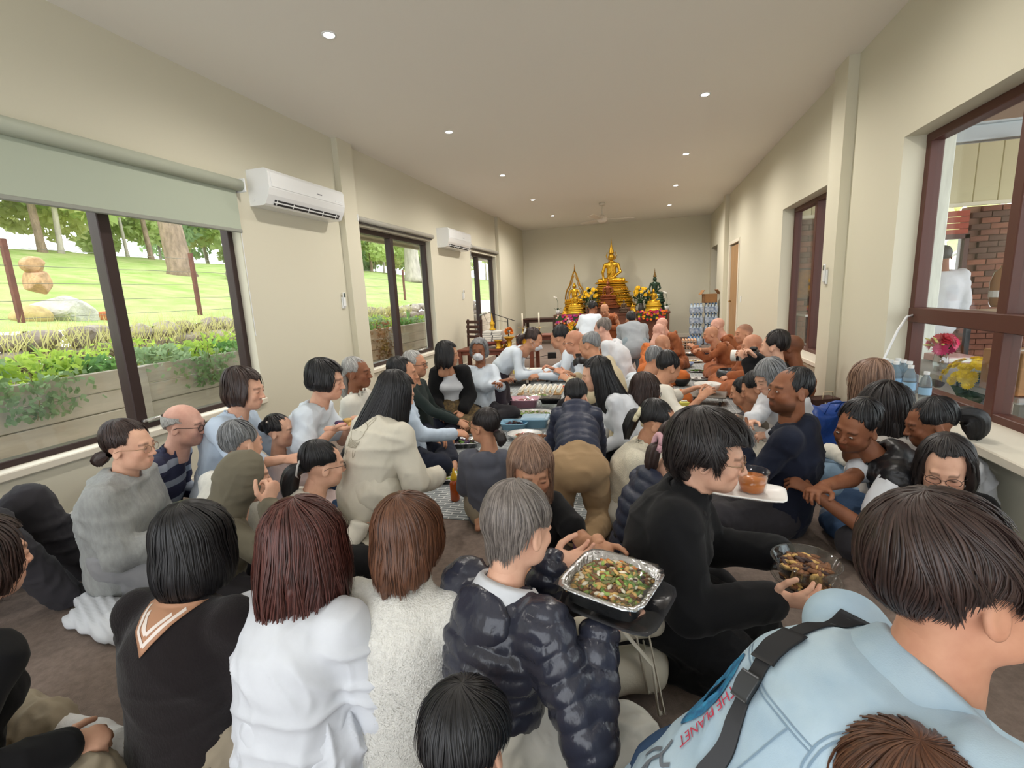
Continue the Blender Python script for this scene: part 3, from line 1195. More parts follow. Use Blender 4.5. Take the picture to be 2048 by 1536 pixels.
        if belly:
            f.ell(J['wa'] + fw * .06 - up * .02, np.array([wl, .11 + belly, .13]), .05)
        if not s.male:
            f.add(J['ch'] + fw * .075 - lat * .07 - up * .01, J['ch'] + fw * .075 + lat * .07 - up * .01, .062 * q + ease, k=.04)
        for sd in 'RL':
            sl = {'R': sleeveR, 'L': sleeveL}[sd] or sleeve
            f.add(J['nb'] - up * .062, J['sh' + sd] - up * .004, .044 * q + ease, .048 * q + ease, k)
            if sl == 'none':
                continue
            e, w_ = J['el' + sd], J['wr' + sd]
            if sl == 'short':
                f.add(J['sh' + sd], J['sh' + sd] + (e - J['sh' + sd]) * .66, .050 * q * ar + ease, .052 * q * ar + ease + .006, k * .7)
                continue
            f.add(J['sh' + sd], e, .050 * q * ar + ease, .043 * q * ar + ease, k * .7)
            t = {'long': .95, 'roll': .30, 'wide': .9}[sl]
            f.add(e, e + (w_ - e) * t, .042 * q * ar + ease, (.031 if sl == 'long' else .046) * q + ease * (1.0 if sl != 'wide' else 2), k * .5)
        if collar:
            c0 = J['nb'] - up * .03
            f.add(c0, J['nb'] + up * collar + fw * .004, .072 * q + ease * .5, .064 * q + ease * .4, .012, lat=lat, ratio=.95)
        if hood:
            c = J['nb'] - fw * .075 - up * .02
            f.ell(c, np.array([.11, .05, .085]) * q, .02, R=np.stack([lat, fw, up], 1))
            f.add(J['nb'] - lat * .075 + up * .0, J['nb'] - lat * .03 + fw * .09 - up * .05, .022, .016, .02)
            f.add(J['nb'] + lat * .075 + up * .0, J['nb'] + lat * .03 + fw * .09 - up * .05, .022, .016, .02)
        # keep the neck free
        f.add(J['nb'] - up * .012, J['hd'], .056 * q, .06 * q, .008, sub=True)
        if cutneck:
            for (p, n) in cutneck:
                f.cut(p, n)
        f.cut((0, 0, .004), (0, 0, -1))
        return s.finish(name, f, m, fold, ff, puff, seed, 1, fuzz)

    def bottom(s, name, m, ease=.014, skirt=False, fold=.007, to=1.0, h=None, k=.03, ff=8.0, wide=0.0, hemz=None, hip=1.0):
        J, q = s.J, s.sc
        h = h or s.lodh
        f = s.field([J[x] for x in ('pel', 'wa', 'hipR', 'hipL', 'knR', 'knL', 'anR', 'anL')], h, .22)
        f.add(J['hipR'] * 1.0, J['hipL'], .105 * q * hip + ease, k=.04)
        f.add(J['pel'], J['pel'] + (J['wa'] - J['pel']) * .6, .14 * q + ease, .135 * q + ease, .03, lat=J['lat'], ratio=.8)
        for sd in 'RL':
            f.add(J['hip' + sd], J['kn' + sd], .088 * q + ease, .066 * q + ease + wide * .4, k + (.05 if skirt else 0))
            an = J['kn' + sd] + (J['an' + sd] - J['kn' + sd]) * to
            f.add(J['kn' + sd], an, .064 * q + ease + wide * .4, .046 * q + ease + wide, k + (.05 if skirt else 0))
        if skirt:
            f.add((J['knR'] + J['hipR']) / 2, (J['knL'] + J['hipL']) / 2, .08 * q + ease, k=.07)
            f.add(J['knR'], J['knL'], .062 * q + ease, k=.07)
            f.add((J['knR'] + J['anR']) / 2, (J['knL'] + J['anL']) / 2, .05 * q + ease, k=.07)
        f.cut((0, 0, .004 if hemz is None else hemz), (0, 0, -1))
        return s.finish(name, f, m, fold, ff, None, 3)

    def socks(s, m, name='sock', sides='RL', up=.25):
        J, q = s.J, s.sc
        for sd in sides:
            h = min(.011, s.lodh)
            a, t = J['an' + sd], J['to' + sd]
            heel = a - nrm(t - a) * .02
            f = s.field([a, t, heel, a + (J['kn' + sd] - a) * up], h, .08)
            f.add(a + (J['kn' + sd] - a) * up, a, .045 * q, .042 * q, .015)
            f.ell(heel, (.036, .036, .036), .02)
            f.add(a, a + (t - a) * .6, .041 * q, .042 * q, .02)
            f.add(a + (t - a) * .6, t, .041 * q, .032 * q, .02)
            f.cut((0, 0, .003), (0, 0, -1))
            s.finish(name, f, m, .002, 14, None, 5)
        return s

    def hair(s, style, m, strands=None, name='hair', tail=None, bun=None, **kw):
        S = dict(STY[style])
        S.update(kw)
        wd = (s.Rz @ s.HR).T @ np.array([0, 0, -1.0])
        lod = 1.0 if s.depth < 2.3 else (.7 if s.depth < 3.8 else .45)
        if strands is None:
            strands = 900 if s.depth < 2.3 else (300 if s.depth < 4 else (160 if s.depth < 6.5 else 0))
        V, Q, U = hair_build(S, s.rng, wd, lod, strands, wid=.0011 + .0003 * s.depth)
        VV, QQ, UU, n = [V], [Q], [U], len(V)
        for spec in ([tail] if tail else []) + ([bun] if bun else []):
            v, q_, u = tail_build(spec[0], spec[1], s.rng)
            VV.append(v)
            QQ.append(q_ + n)
            UU.append(u)
            n += len(v)
        P = np.concatenate(VV) * s.hs @ s.HR.T + s.J['hd']
        s.hairobj = s.emit(name, P, np.concatenate(QQ), m, {'huv': ('FLOAT_VECTOR', np.concatenate(UU))})
        return s

    def hp(s, p):
        """head space -> person space"""
        return np.asarray(p, float) * s.hs @ s.HR.T + s.J['hd']

    def glasses(s, m, lens=None, r=.021, y=.100):
        mb = MB()
        t = .0013 if s.depth < 2.5 else .002
        for sx in (-1, 1):
            c = np.array([sx * .033, y, -.004])
            pts = [c + np.array([r * 1.12 * math.cos(a) * (1), -.006 * (math.cos(a) * sx > 0), r * .82 * math.sin(a)]) for a in np.linspace(0, 2 * PI, 15)]
            mb.tube(s.hp(pts), t, 5, False)
            mb.tube(s.hp([(sx * .055, y - .008, .003), (sx * .074, y - .035, .003), (sx * .083, .0, .002), (sx * .082, -.022, -.008)]), t, 5)
        mb.tube(s.hp([(-.011, y, .001), (0, y + .004, .004), (.011, y, .001)]), t, 5)
        o = mb.build('glasses', m, s.obj, True)
        if lens:
            ml = MB()
            for sx in (-1, 1):
                c = np.array([sx * .033, y, -.004])
                ml.add(s.hp([c + np.array([r * 1.1 * math.cos(a), -.004 * (math.cos(a) * sx > 0), r * .8 * math.sin(a)]) for a in np.linspace(0, 2 * PI, 14, endpoint=False)]), [list(range(14))])
            ml.build('lens', lens, o)
        return s

    def eyes(s, look=(0, 0)):
        """eyeballs in the lids for faces seen close"""
        for sx in (-1, 1):
            mb = MB()
            c = np.array([sx * .0315, .0805, -.001])
            mb.ball(s.hp(c), (.0118 * s.hs, .0118 * s.hs, .0072 * s.hs), 12, 8)
            mb.cur = 1
            mb.ball(s.hp(c + np.array([look[0] * .004, .0075, look[1] * .002])), .0052 * s.hs, 10, 6)
            mb.build('eye', [mat('eye_white', srgb(196, 186, 178), .5), mat('iris_dark', srgb(30, 18, 12), .4)], s.obj, True)
        return s

    def mask(s, m):
        h = .006 if s.depth < 4 else .008
        f = SDF((-.09, .0, -.14), (.09, .14, .04), h)
        f.ell((0, .040, -.052), (.060, .068, .058), .012)
        f.add((0, .092, -.02), (0, .112, -.045), .012, .016, .02)
        f.cut((0, .03, -.04), (0, -1, -.15))
        f.cut((0, .08, -.012), (0, -.1, 1))
        P, Q = f.net()
        o = s.emit('face_mask', s.hp(P), Q, m)
        for sx in (-1, 1):
            mb = MB()
            mb.tube(s.hp([(sx * .056, .05, -.03), (sx * .078, .01, -.004), (sx * .084, -.022, .01)]), .0016, 4)
            mb.tube(s.hp([(sx * .056, .045, -.075), (sx * .078, .01, -.04), (sx * .084, -.022, -.02)]), .0016, 4)
            mb.build('ear_loop', m, o)
        return s


def nrm_rows(A):
    return A / np.maximum(np.linalg.norm(A, axis=1), 1e-9)[:, None]


SKIN = {'light': srgb(222, 176, 150), 'tan': srgb(196, 146, 116), 'brown': srgb(140, 92, 66), 'pink': srgb(220, 174, 156), 'dark': srgb(112, 74, 56), 'warm': srgb(206, 152, 124)}


def skin(p, k='light', **kw):
    return p.body(SKIN[k], 'skin_' + k, **kw)


# ------------------------------------------------------------------ flat things laid onto clothes
from mathutils.bvhtree import BVHTree


def drape(p, target, name, V, F, m, c, du, dv, ray_dir, off=.004, parent=None, thick=.0, smooth=True):
    """lay a flat outline (2-D points V) onto a garment: c + u du + v dv is cast along ray_dir onto the cloth"""
    me = target.data
    if 'bvh' not in p.__dict__:
        p.bvh = {}
    if target.name not in p.bvh:
        vs = [v.co for v in me.vertices]
        p.bvh[target.name] = BVHTree.FromPolygons(vs, [list(q.vertices) for q in me.polygons])
    b = p.bvh[target.name]
    rd = Vector([float(x) for x in nrm(ray_dir)])
    W_ = []
    last = None
    for (u, v) in V:
        q = Vector([float(x) for x in (np.asarray(c) + u * np.asarray(du) + v * np.asarray(dv))])
        h = b.ray_cast(q - rd * .5, rd)[0]
        if h is None:
            h = b.find_nearest(q)[0]
        W_.append(np.array(h - rd * off))
    n = len(W_)
    mb = MB()
    if thick:
        W2 = [w - np.array(rd) * thick for w in W_]
        from collections import Counter
        ec = Counter(tuple(sorted((f[i], f[(i + 1) % len(f)]))) for f in F for i in range(len(f)))
        side = [(a, b_, n + b_, n + a) for (a, b_), k in ec.items() if k == 1]
        mb.add(W_ + W2, [list(f) for f in F] + [[n + i for i in f][::-1] for f in F] + side)
    else:
        mb.add(W_, F)
    return mb.build(name, m, parent or p.obj, smooth)


def strip2d(pts, w, n=40):
    """2-D ribbon along a polyline: points, quads"""
    pts = np.asarray(pts, float)
    t = np.linspace(0, 1, len(pts))
    tt = np.linspace(0, 1, n)
    C = np.stack([np.interp(tt, t, pts[:, j]) for j in range(2)], 1)
    for _ in range(3):
        C[1:-1] = (C[:-2] + 2 * C[1:-1] + C[2:]) / 4
    T = np.gradient(C, axis=0)
    T /= np.maximum(np.linalg.norm(T, axis=1), 1e-9)[:, None]
    N_ = np.stack([-T[:, 1], T[:, 0]], 1)
    V = np.concatenate([C - N_ * w / 2, C + N_ * w / 2])
    return V.tolist(), [(i, i + 1, n + i + 1, n + i) for i in range(n - 1)]


def tri2d(a, b, c, n=8):
    V, ix = [], {}
    for i in range(n + 1):
        for j in range(n + 1 - i):
            ix[(i, j)] = len(V)
            u, v = i / n, j / n
            V.append([a[k] * (1 - u - v) + b[k] * u + c[k] * v for k in range(2)])
    F = []
    for i in range(n):
        for j in range(n - i):
            F.append((ix[(i, j)], ix[(i + 1, j)], ix[(i, j + 1)]))
            if j < n - i - 1:
                F.append((ix[(i + 1, j)], ix[(i + 1, j + 1)], ix[(i, j + 1)]))
    return V, F


def text2d(txt, size):
    cu = bpy.data.curves.new('lettering', 'FONT')
    cu.body = txt
    cu.size = size
    cu.align_x = 'CENTER'
    cu.resolution_u = 3
    ob = bpy.data.objects.new('lettering', cu)
    COL.objects.link(ob)
    dg = bpy.context.evaluated_depsgraph_get()
    me = ob.evaluated_get(dg).to_mesh()
    V = [(v.co.x, v.co.y) for v in me.vertices]
    F = [list(q.vertices) for q in me.polygons]
    ob.evaluated_get(dg).to_mesh_clear()
    bpy.data.objects.remove(ob)
    return V, F


def fold_collar(p, m, name='collar', r0=.064, spread=2.5, drop=.05, stand=.030, name2=None):
    """turned-down collar: stand around the neck and a fall over the shoulders, open in front"""
    J = p.J
    u_, f_, l_ = J['up'], J['fw'], J['lat']
    n = 33
    rows = [(r0, -.025), (r0 + .004, stand * .6), (r0 + .010, stand), (r0 + .020, stand * .75), (r0 + .036, -drop * .25), (r0 + .052, -drop)]
    V = []
    for off in (0, .0045):
        for (r, z) in rows:
            for i in range(n):
                t = -spread + 2 * spread * i / (n - 1)
                e = abs(t) / spread
                dr = -math.cos(t) * f_ + math.sin(t) * l_ * 1.06
                V.append(J['nb'] + dr * (r + off) + u_ * (z - .030 * e ** 2 - (.022 * e ** 6 if z < 0 else 0)))
    m_ = len(rows)
    F = []
    for s_ in range(2):
        for j in range(m_ - 1):
            for i in range(n - 1):
                q = (s_ * m_ * n + j * n + i, s_ * m_ * n + j * n + i + 1, s_ * m_ * n + (j + 1) * n + i + 1, s_ * m_ * n + (j + 1) * n + i)
                F.append(q if s_ else q[::-1])
    b = m_ * n
    for i in range(n - 1):
        k = (m_ - 1) * n + i
        F.append((k, k + 1, b + k + 1, b + k))
    for j in range(m_ - 1):
        for i in (0, n - 1):
            k = j * n + i
            F.append((k, k + n, b + k + n, b + k))
    return MB().add(V, F).build(name, m, p.obj, True)
# ------------------------------------------------------------------ room shell
WALL = mat('wall_paint', srgb(216, 211, 191), .75, spec=.3, bump=(90, .05, .002))
CEIL = mat('ceiling_paint', srgb(243, 239, 230), .85, spec=.2)
TRIM = mat('trim_paint', srgb(228, 220, 202), .55)
WHITE = mat('white_gloss', srgb(232, 234, 234), .28)
DKFR = mat('dark_bronze_frame', srgb(58, 44, 42), .4, metal=.2)
BRFR = mat('brown_frame', srgb(84, 46, 36), .45)
GLASS = clear_mat('window_glass', (.97, .985, .98), .035)
CARPET = mat('carpet', srgb(146, 130, 120), .97, spec=.1, bump=(420, .9, .006), noise=(30, .22))
BLACK = mat('black_plastic', srgb(24, 24, 26), .45)
STEEL = mat('steel', srgb(190, 190, 190), .28, metal=1.0)
Y0 = -1.8


def struct(mb, name, m, parent=None, smooth=False):
    o = mb.build(name, m, parent, smooth)
    if parent is None:
        o['kind'] = 'structure'
    return o


struct(MB().span((-.25, Y0 - .2, -.12), (W + .25, L + .25, 0)), 'floor', CARPET)
struct(MB().span((-.25, Y0 - .2, H), (W + .25, L + .25, H + .15)), 'ceiling', CEIL)


def wall_x(name, x0, x1, holes, m=WALL):
    mb = MB()
    y = Y0 - .2
    for (a, b, z0, z1) in holes:
        mb.span((x0, y, 0), (x1, a, H))
        mb.span((x0, a, z1), (x1, b, H))
        if z0 > 0:
            mb.span((x0, a, 0), (x1, b, z0))
        y = b
    mb.span((x0, y, 0), (x1, L + .2, H))
    return struct(mb, name, m)


LWIN = [(.45, 3.50, .53, 2.26), (5.28, 7.40, .49, 2.26), (9.28, 11.02, .49, 2.24)]
RWIN = [(.60, 4.05, .54, 2.27), (5.23, 6.98, .54, 2.24)]
wall_x('wall_left', -.2, 0, LWIN)
wall_x('wall_right', W, W + .22, RWIN + [(9.735, 10.785, 0, 2.185), (12.50, 13.55, 0, 2.29)])
struct(MB().span((-.2, L, 0), (W + .2, L + .2, H)), 'wall_back', WALL)
_mb = MB().span((-.2, Y0 - .2, 0), (.35, Y0, H)).span((4.65, Y0 - .2, 0), (W + .2, Y0, H)).span((.35, Y0 - .2, 2.75), (4.65, Y0, H))
struct(_mb, 'wall_front', WALL)
for k, (y0, y1) in enumerate(((4.97, 5.25), (11.10, 11.34))):
    struct(MB().span((0, y0, 0), (.07, y1, H)), 'trim_%d' % (k + 1), WALL)
for k, (y0, y1) in enumerate(((4.90, 5.20), (11.0, 11.25))):
    struct(MB().span((W - .08, y0, 0), (W, y1, H)), 'trim_%d' % (k + 3), WALL)
struct(MB().span((0, L - .018, 0), (W, L, .10), .004), 'baseboard_back', TRIM)
_mb = MB()
for a, b in ((-1.7, 4.97), (5.25, 11.1), (11.34, L)):
    _mb.span((0, a, 0), (.018, b, .10), .004)
struct(_mb, 'baseboard_left', TRIM)
_mb = MB()
for a, b in ((-1.7, 4.9), (5.2, 9.74), (11.25, 12.44)):
    _mb.span((W - .018, a, 0), (W, b, .10), .004)
struct(_mb, 'baseboard_right', TRIM)


def window(n, x, sgn, y0, y1, z0, z1, mull, m, rails=(), fw=.05, sill=None):
    """framed window in a long wall; x = frame centre plane, sgn = +1 when the room lies towards +x"""
    o = empty('window_%d' % n, (x, (y0 + y1) / 2, z0))
    o['kind'] = 'structure'
    oy = (y0 + y1) / 2
    mb = MB()
    for a, b in ((y0, y0 + fw), (y1 - fw, y1)):
        mb.span((-.04, a - oy, 0), (.04, b - oy, z1 - z0), .004)
    for a, b in ((0, fw), (z1 - z0 - fw, z1 - z0)):
        mb.span((-.042, y0 - oy, a), (.042, y1 - oy, b), .004)
    mb.build('frame', m, o)
    for (p, w) in mull:
        MB().span((-.045, p - w / 2 - oy, 0), (.045, p + w / 2 - oy, z1 - z0), .005).build('mullion', m, o)
    for (a, b) in rails:
        MB().span((-.049, y0 - oy + .01, a - z0), (.049, y1 - oy - .01, b - z0), .005).build('rail', m, o)
    ys = [y0] + [p for p, w in mull] + [y1]
    zs = [z0] + [(a + b) / 2 for a, b in rails] + [z1]
    for i in range(len(ys) - 1):
        for j in range(len(zs) - 1):
            MB().span((-.003, ys[i] - oy + .02, zs[j] - z0 + .02), (.003, ys[i + 1] - oy - .02, zs[j + 1] - z0 - .02)).build('pane', GLASS, o)
    if sill:
        MB().span((sgn * .02, y0 - oy - .02, -.035), (sgn * (.05 + sill), y1 - oy + .02, .012), .006).build('window_sill', TRIM, o)
    return o


w1 = window(1, -.12, 1, .45, 3.50, .53, 2.26, [(1.46, .07), (2.46, .08)], DKFR, sill=.10)
w2 = window(2, -.12, 1, 5.28, 7.40, .49, 2.26, [(6.27, .09)], DKFR, fw=.06, sill=.10)
w3 = window(3, -.12, 1, 9.28, 11.02, .49, 2.24, [(9.95, .09)], DKFR, fw=.07, sill=.10)
w4 = window(4, W + .17, -1, .60, 4.05, .54, 2.27, [(3.13, .075), (2.0, .06), (1.2, .06)], BRFR, [(1.03, 1.13)], fw=.055, sill=.30)
w5 = window(5, W + .17, -1, 5.23, 6.98, .54, 2.24, [(6.16, .07)], BRFR, fw=.05, sill=.18)
# sash latches on the left windows
for wdw, yy in ((w2, .55), (w1, .55)):
    MB().box((.06, yy, .075), (.03, .16, .02), None, .006).tube([(.07, yy - .05, .075), (.10, yy - .02, .085), (.10, yy + .07, .085)], .008, 6).build('latch', STEEL, wdw)
# door and opening on the right wall
d = empty('door_1', (W, 10.26, 0))
d['kind'] = 'structure'
_mb = MB()
for a, b in ((-.52, -.46), (.46, .52)):
    _mb.span((-.015, a, 0), (.24, b, 2.12), .004)
_mb.span((-.015, -.52, 2.12), (.24, .52, 2.18), .004)
_mb.build('architrave', TRIM, d)
TIMBER = mat('door_timber', srgb(176, 138, 96), .5, noise=(6, .25), stretch=(6, 6, .6))
_R = rotz(0)
MB().box(_R @ np.array([0, -.45, 0]) + np.array([.035, .45, 1.05]), (.04, .90, 2.08), _R, .004).build('leaf', TIMBER, d)
MB().tube([(.02, .30, 1.02), (-.03, .30, 1.02), (-.03, .22, 1.02)], .010, 8).build('door_handle', mat('brass', srgb(190, 150, 70), .3, metal=1), d, True)
d = empty('door_2', (W, 13.02, 0))
d['kind'] = 'structure'
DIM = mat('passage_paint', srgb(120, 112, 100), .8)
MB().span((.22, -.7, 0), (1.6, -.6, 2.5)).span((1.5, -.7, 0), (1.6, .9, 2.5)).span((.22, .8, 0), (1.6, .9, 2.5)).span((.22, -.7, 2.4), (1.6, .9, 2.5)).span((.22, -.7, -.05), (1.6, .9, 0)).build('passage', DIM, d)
_mb = MB()
for k in range(4):
    _mb.span((.9, -.2 + .16 * k, .02), (.93, -.17 + .16 * k, .95))
_mb.span((.9, -.22, .95), (.93, .34, .99)).build('balustrade', BLACK, d)
d = empty('door_3', (W + .2, 10.26, 0))
d['kind'] = 'structure'
MB().span((.02, -.9, 0), (1.8, -.8, 2.6)).span((1.7, -.9, 0), (1.8, .9, 2.6)).span((.02, .8, 0), (1.8, .9, 2.6)).span((.02, -.9, 2.5), (1.8, .9, 2.6)).span((.02, -.9, -.05), (1.8, .9, 0)).build('lobby', mat('lobby_paint', srgb(190, 180, 160), .8), d)

# ---------------- roller blinds
BLIND = mat('blind_fabric', srgb(178, 186, 168), .8)
b = empty('roller_blind', (.05, 1.65, 2.3), 0, 'pale sage roller blind half lowered over the big left window', 'blind')
MB().tube([(0, -1.9, .06), (0, 1.87, .06)], .048, 16).build('roll', mat('blind_roll', srgb(186, 192, 176), .6), b, True)
MB().span((-.024, -1.9, -.30), (-.018, 1.84, .06)).build('fabric', BLIND, b)
MB().span((-.032, -1.9, -.325), (-.008, 1.845, -.295), .006).build('bottom_bar', mat('blind_bar', srgb(150, 152, 142), .5), b)
MB().span((-.05, 1.87, .005), (.05, 1.885, .115), .004).build('bracket', WHITE, b)
MB().tube([(-.045, 1.86, .02), (-.047, 1.86, -1.2)], .003, 5).build('chain', WHITE, b)
for y0, y1, lab in ((5.24, 7.42, 'rolled-up roller blind above the window between the two air conditioners'), (9.2, 11.06, 'rolled-up roller blind above the far left window')):
    b = empty('roller_blind', (.04, (y0 + y1) / 2, 2.30), 0, lab, 'blind')
    hw = (y1 - y0) / 2
    MB().tube([(0, -hw, .03), (0, hw, .03)], .033, 12).build('roll', mat('blind_roll_grey', srgb(176, 172, 160), .6), b, True)
    MB().span((-.03, -hw, -.02), (-.01, hw, .0), .004).build('bottom_bar', mat('blind_bar_d', srgb(96, 92, 88), .5), b)
    MB().span((-.04, -hw - .012, -.01), (.04, -hw, .07), .004).build('bracket', WHITE, b)
    MB().tube([(.0, -hw + .01, .0), (.0, -hw + .01, -1.0 if y0 > 9 else -1.75)], .004, 5).build('chain', WHITE, b)


# ---------------- split air conditioners
ACW = mat('ac_white', srgb(236, 238, 238), .22, coat=.4)
ACD = mat('ac_dark', srgb(52, 52, 54), .5)


def aircon(y0, y1, z0, z1, label):
    o = empty('air_conditioner', (0, (y0 + y1) / 2, z0), 0, label, 'air conditioner')
    hw, hh = (y1 - y0) / 2, z1 - z0
    prof = [(0, 0), (.14, 0), (.165, .012), (.205, .085), (.222, .14), (.222, hh - .03), (.205, hh - .005), (.19, hh), (0, hh)]
    mb = MB()
    n = len(prof)
    V = [(x, -hw, z) for x, z in prof] + [(x, hw, z) for x, z in prof]
    mb.add(V, [list(range(n)), list(range(n, 2 * n))[::-1]] + [(i, n + i, n + (i + 1) % n, (i + 1) % n) for i in range(n)])
    body = mb.build('body', ACW, o)
    MB().add([(.1665, -hw + .09, .010), (.190, -hw + .09, .052), (.190, hw - .06, .052), (.1665, hw - .06, .010)], [(0, 3, 2, 1)]).build('outlet', ACD, o)
    for k in range(5):
        yy = -hw + .12 + k * (2 * hw - .24) / 4
        MB().box((.180, yy, .031), (.008, .008, .042), roty(.5)).build('vane', WHITE, o)
    MB().box((.184, 0, .030), (.005, 2 * hw - .17, .012), roty(.55), .002).build('louvre', WHITE, o)
    MB().span((.2225, -hw + .03, .15), (.226, hw - .03, hh - .035), .003).build('front_panel', ACW, o)
    MB().span((.226, hw * .18, .19), (.2268, hw * .18 + .07, .20)).build('lettering', mat('ac_letters', srgb(120, 124, 128), .4), o)
    MB().span((.226, hw - .17, .17), (.2275, hw - .06, .178)).build('display', mat('ac_display', srgb(240, 244, 246), .15), o)
    MB().lathe([(.012, 0), (.012, .004)], 12, (.05, -hw - .002, .05), R=rotx(PI / 2)).build('pipe_cover', WHITE, o)
    return o


aircon(3.66, 4.76, 2.22, 2.52, 'white wall air conditioner beside the big left window, the nearer one')
aircon(7.68, 8.76, 2.19, 2.50, 'white wall air conditioner farther along the left wall')


def remote(x, y, z, sg, lab):
    o = empty('remote_control', (x, y, z), 0, lab, 'remote control')
    MB().span((0, -.028, -.09), (sg * .018, .028, .04), .004).build('cradle', WHITE, o)
    MB().span((sg * .018, -.022, -.07), (sg * .032, .022, .09), .005).build('handset', WHITE, o)
    MB().span((sg * .032, -.017, .035), (sg * .0335, .017, .08)).build('screen', mat('lcd', srgb(90, 100, 96), .2), o)
    return o


remote(0, 4.86, 1.38, 1, 'white remote control in its cradle under the nearer air conditioner')
remote(0, 8.72, 1.40, 1, 'white remote control in its cradle under the farther air conditioner')
remote(W - .08, 5.05, 1.40, -1, 'white remote control holder on the right wall pillar')
o = empty('light_switch', (W, 9.45, 1.08), 0, 'white light switch plate beside the timber door', 'switch')
MB().span((-.008, -.035, -.058), (0, .035, .058), .003).build('plate', WHITE, o)
for k in (-1, 0, 1):
    MB().span((-.013, -.012, k * .03 - .01), (-.008, .012, k * .03 + .01), .002).build('rocker', WHITE, o)

# ---------------- downlights
GLOW = mat('lamp_glow', (1, .93, .82), emit=((1, .95, .88), 28))
LROW = [(1.26, 3.19 + 2.118 * i) for i in range(-1, 5)]
RROW = [(3.885, 3.19 + 2.118 * i) for i in range(-1, 5)]  # nearest lamp of each row is added out of view to light the foreground
ORD = ['first', 'second', 'third', 'fourth', 'fifth', 'sixth', 'last']
DLP = None
for side, row in (('left', LROW), ('right', RROW)):
    for i, (x, y) in enumerate(row):
        lab = ('round recessed ceiling downlight, %s visible in the %s row counted from the camera' % (ORD[i - 1 - (side == 'right')], side)) if i > 1 or (i == 1 and side == 'left') else 'unseen recessed ceiling downlight continuing the row towards the camera'
        if DLP is None:
            o = DLP = empty('downlight', (x, y, H), 0, lab, 'downlight', 'ceiling downlights')
            MB().lathe([(.036, -.002), (.036, -.005), (.048, -.006), (.050, -.002), (.050, 0)], 20, caps=False).build('ring', WHITE, o, True)
            MB().lathe([(.036, -.003), (.034, -.0035), (0.0, -.0036)], 20).build('lens', GLOW, o)
        else:
            o = copy_tree(DLP, None, lab, None, (x, y, H))
        ld = bpy.data.lights.new('downlight_lamp', 'SPOT')
        ld.energy = (15, 50, 66, 78, 92, 108)[i]
        ld.color = (1, .945, .875)
        ld.spot_size = math.radians(168)
        ld.spot_blend = .8
        ld.shadow_soft_size = .05
        lo = bpy.data.objects.new('downlight_lamp', ld)
        COL.objects.link(lo)
        lo.location = (x, y, H - .03)
# ---------------- ceiling fan
o = empty('ceiling_fan', (2.50, 10.55, H), 0, 'white three-blade ceiling fan near the back wall', 'ceiling fan')
FANW = mat('fan_white', srgb(222, 214, 200), .5)
MB().lathe([(.06, -.06), (.07, -.03), (.05, 0)], 16).build('canopy', FANW, o, True)
MB().tube([(0, 0, -.05), (0, 0, -.27)], .012, 8).build('rod', FANW, o, True)
MB().lathe([(.0, -.40), (.06, -.40), (.10, -.36), (.10, -.30), (.05, -.26), (0, -.26)], 18).build('motor', FANW, o, True)
for k in range(3):
    R = rotz(.25 + k * 2 * PI / 3)
    MB().box(R @ np.array([.38, 0, -.33]), (.56, .12, .010), R @ rotx(.2), .004).build('blade', FANW, o)
    MB().box(R @ np.array([.12, 0, -.33]), (.10, .03, .012), R, .003).build('blade_arm', FANW, o)
# ------------------------------------------------------------------ the garden beyond the left windows
def leaves(cen, rad, n, ln, wd, rng, up=0.0, hollow=.35):
    """n rhombic leaves filling an ellipsoid: vertices, quads"""
    d = nrm_rows0(rng.normal(0, 1, (n, 3)))
    r = (hollow + (1 - hollow) * rng.uniform(0, 1, (n, 1))) ** .7
    c = np.asarray(cen) + d * r * np.asarray(rad)
    a = nrm_rows0(rng.normal(0, 1, (n, 3)) + np.array([0, 0, up]))
    b = nrm_rows0(np.cross(a, rng.normal(0, 1, (n, 3))))
    l_ = ln * rng.uniform(.6, 1.3, (n, 1))
    w_ = wd * rng.uniform(.6, 1.3, (n, 1))
    V = np.stack([c - a * l_ / 2, c + b * w_ / 2, c + a * l_ / 2, c - b * w_ / 2], 1).reshape(-1, 3)
    return V, np.arange(n * 4).reshape(-1, 4)


def nrm_rows0(A):
    return A / np.maximum(np.linalg.norm(A, axis=1), 1e-9)[:, None]


def leaf_mat(name, c1, c2, scale=3.0):
    m = mat(name, c1, .55, spec=.3, noise=(scale, .3), col2=c2)
    nt = m.node_tree
    P = nt.nodes['Principled BSDF']
    out = [n for n in nt.nodes if n.type == 'OUTPUT_MATERIAL'][0]
    tr = nt.nodes.new('ShaderNodeBsdfTranslucent')
    tr.inputs[0].default_value = (*[min(1, v * 1.4) for v in c1], 1)
    mx = nt.nodes.new('ShaderNodeMixShader')
    mx.inputs[0].default_value = .5
    nt.links.new(P.outputs[0], mx.inputs[1])
    nt.links.new(tr.outputs[0], mx.inputs[2])
    nt.links.new(mx.outputs[0], out.inputs[0])
    return m


RG = np.random.RandomState(11)
LAWN = mat('lawn', srgb(150, 178, 92), .9, spec=.15, noise=(1.3, .3), col2=srgb(190, 194, 134), bump=(40, .8, .05))
EARTH = mat('earth', srgb(150, 140, 110), .95, noise=(6, .3))
CONC = mat('concrete', srgb(168, 162, 152), .85, noise=(4, .12), bump=(60, .2, .003))


def lawn_z(x, y=0.0):
    return 1.17 + .172 * np.clip(-4.2 - x, 0, 17) + .03 * np.maximum(0, -21.2 - x)


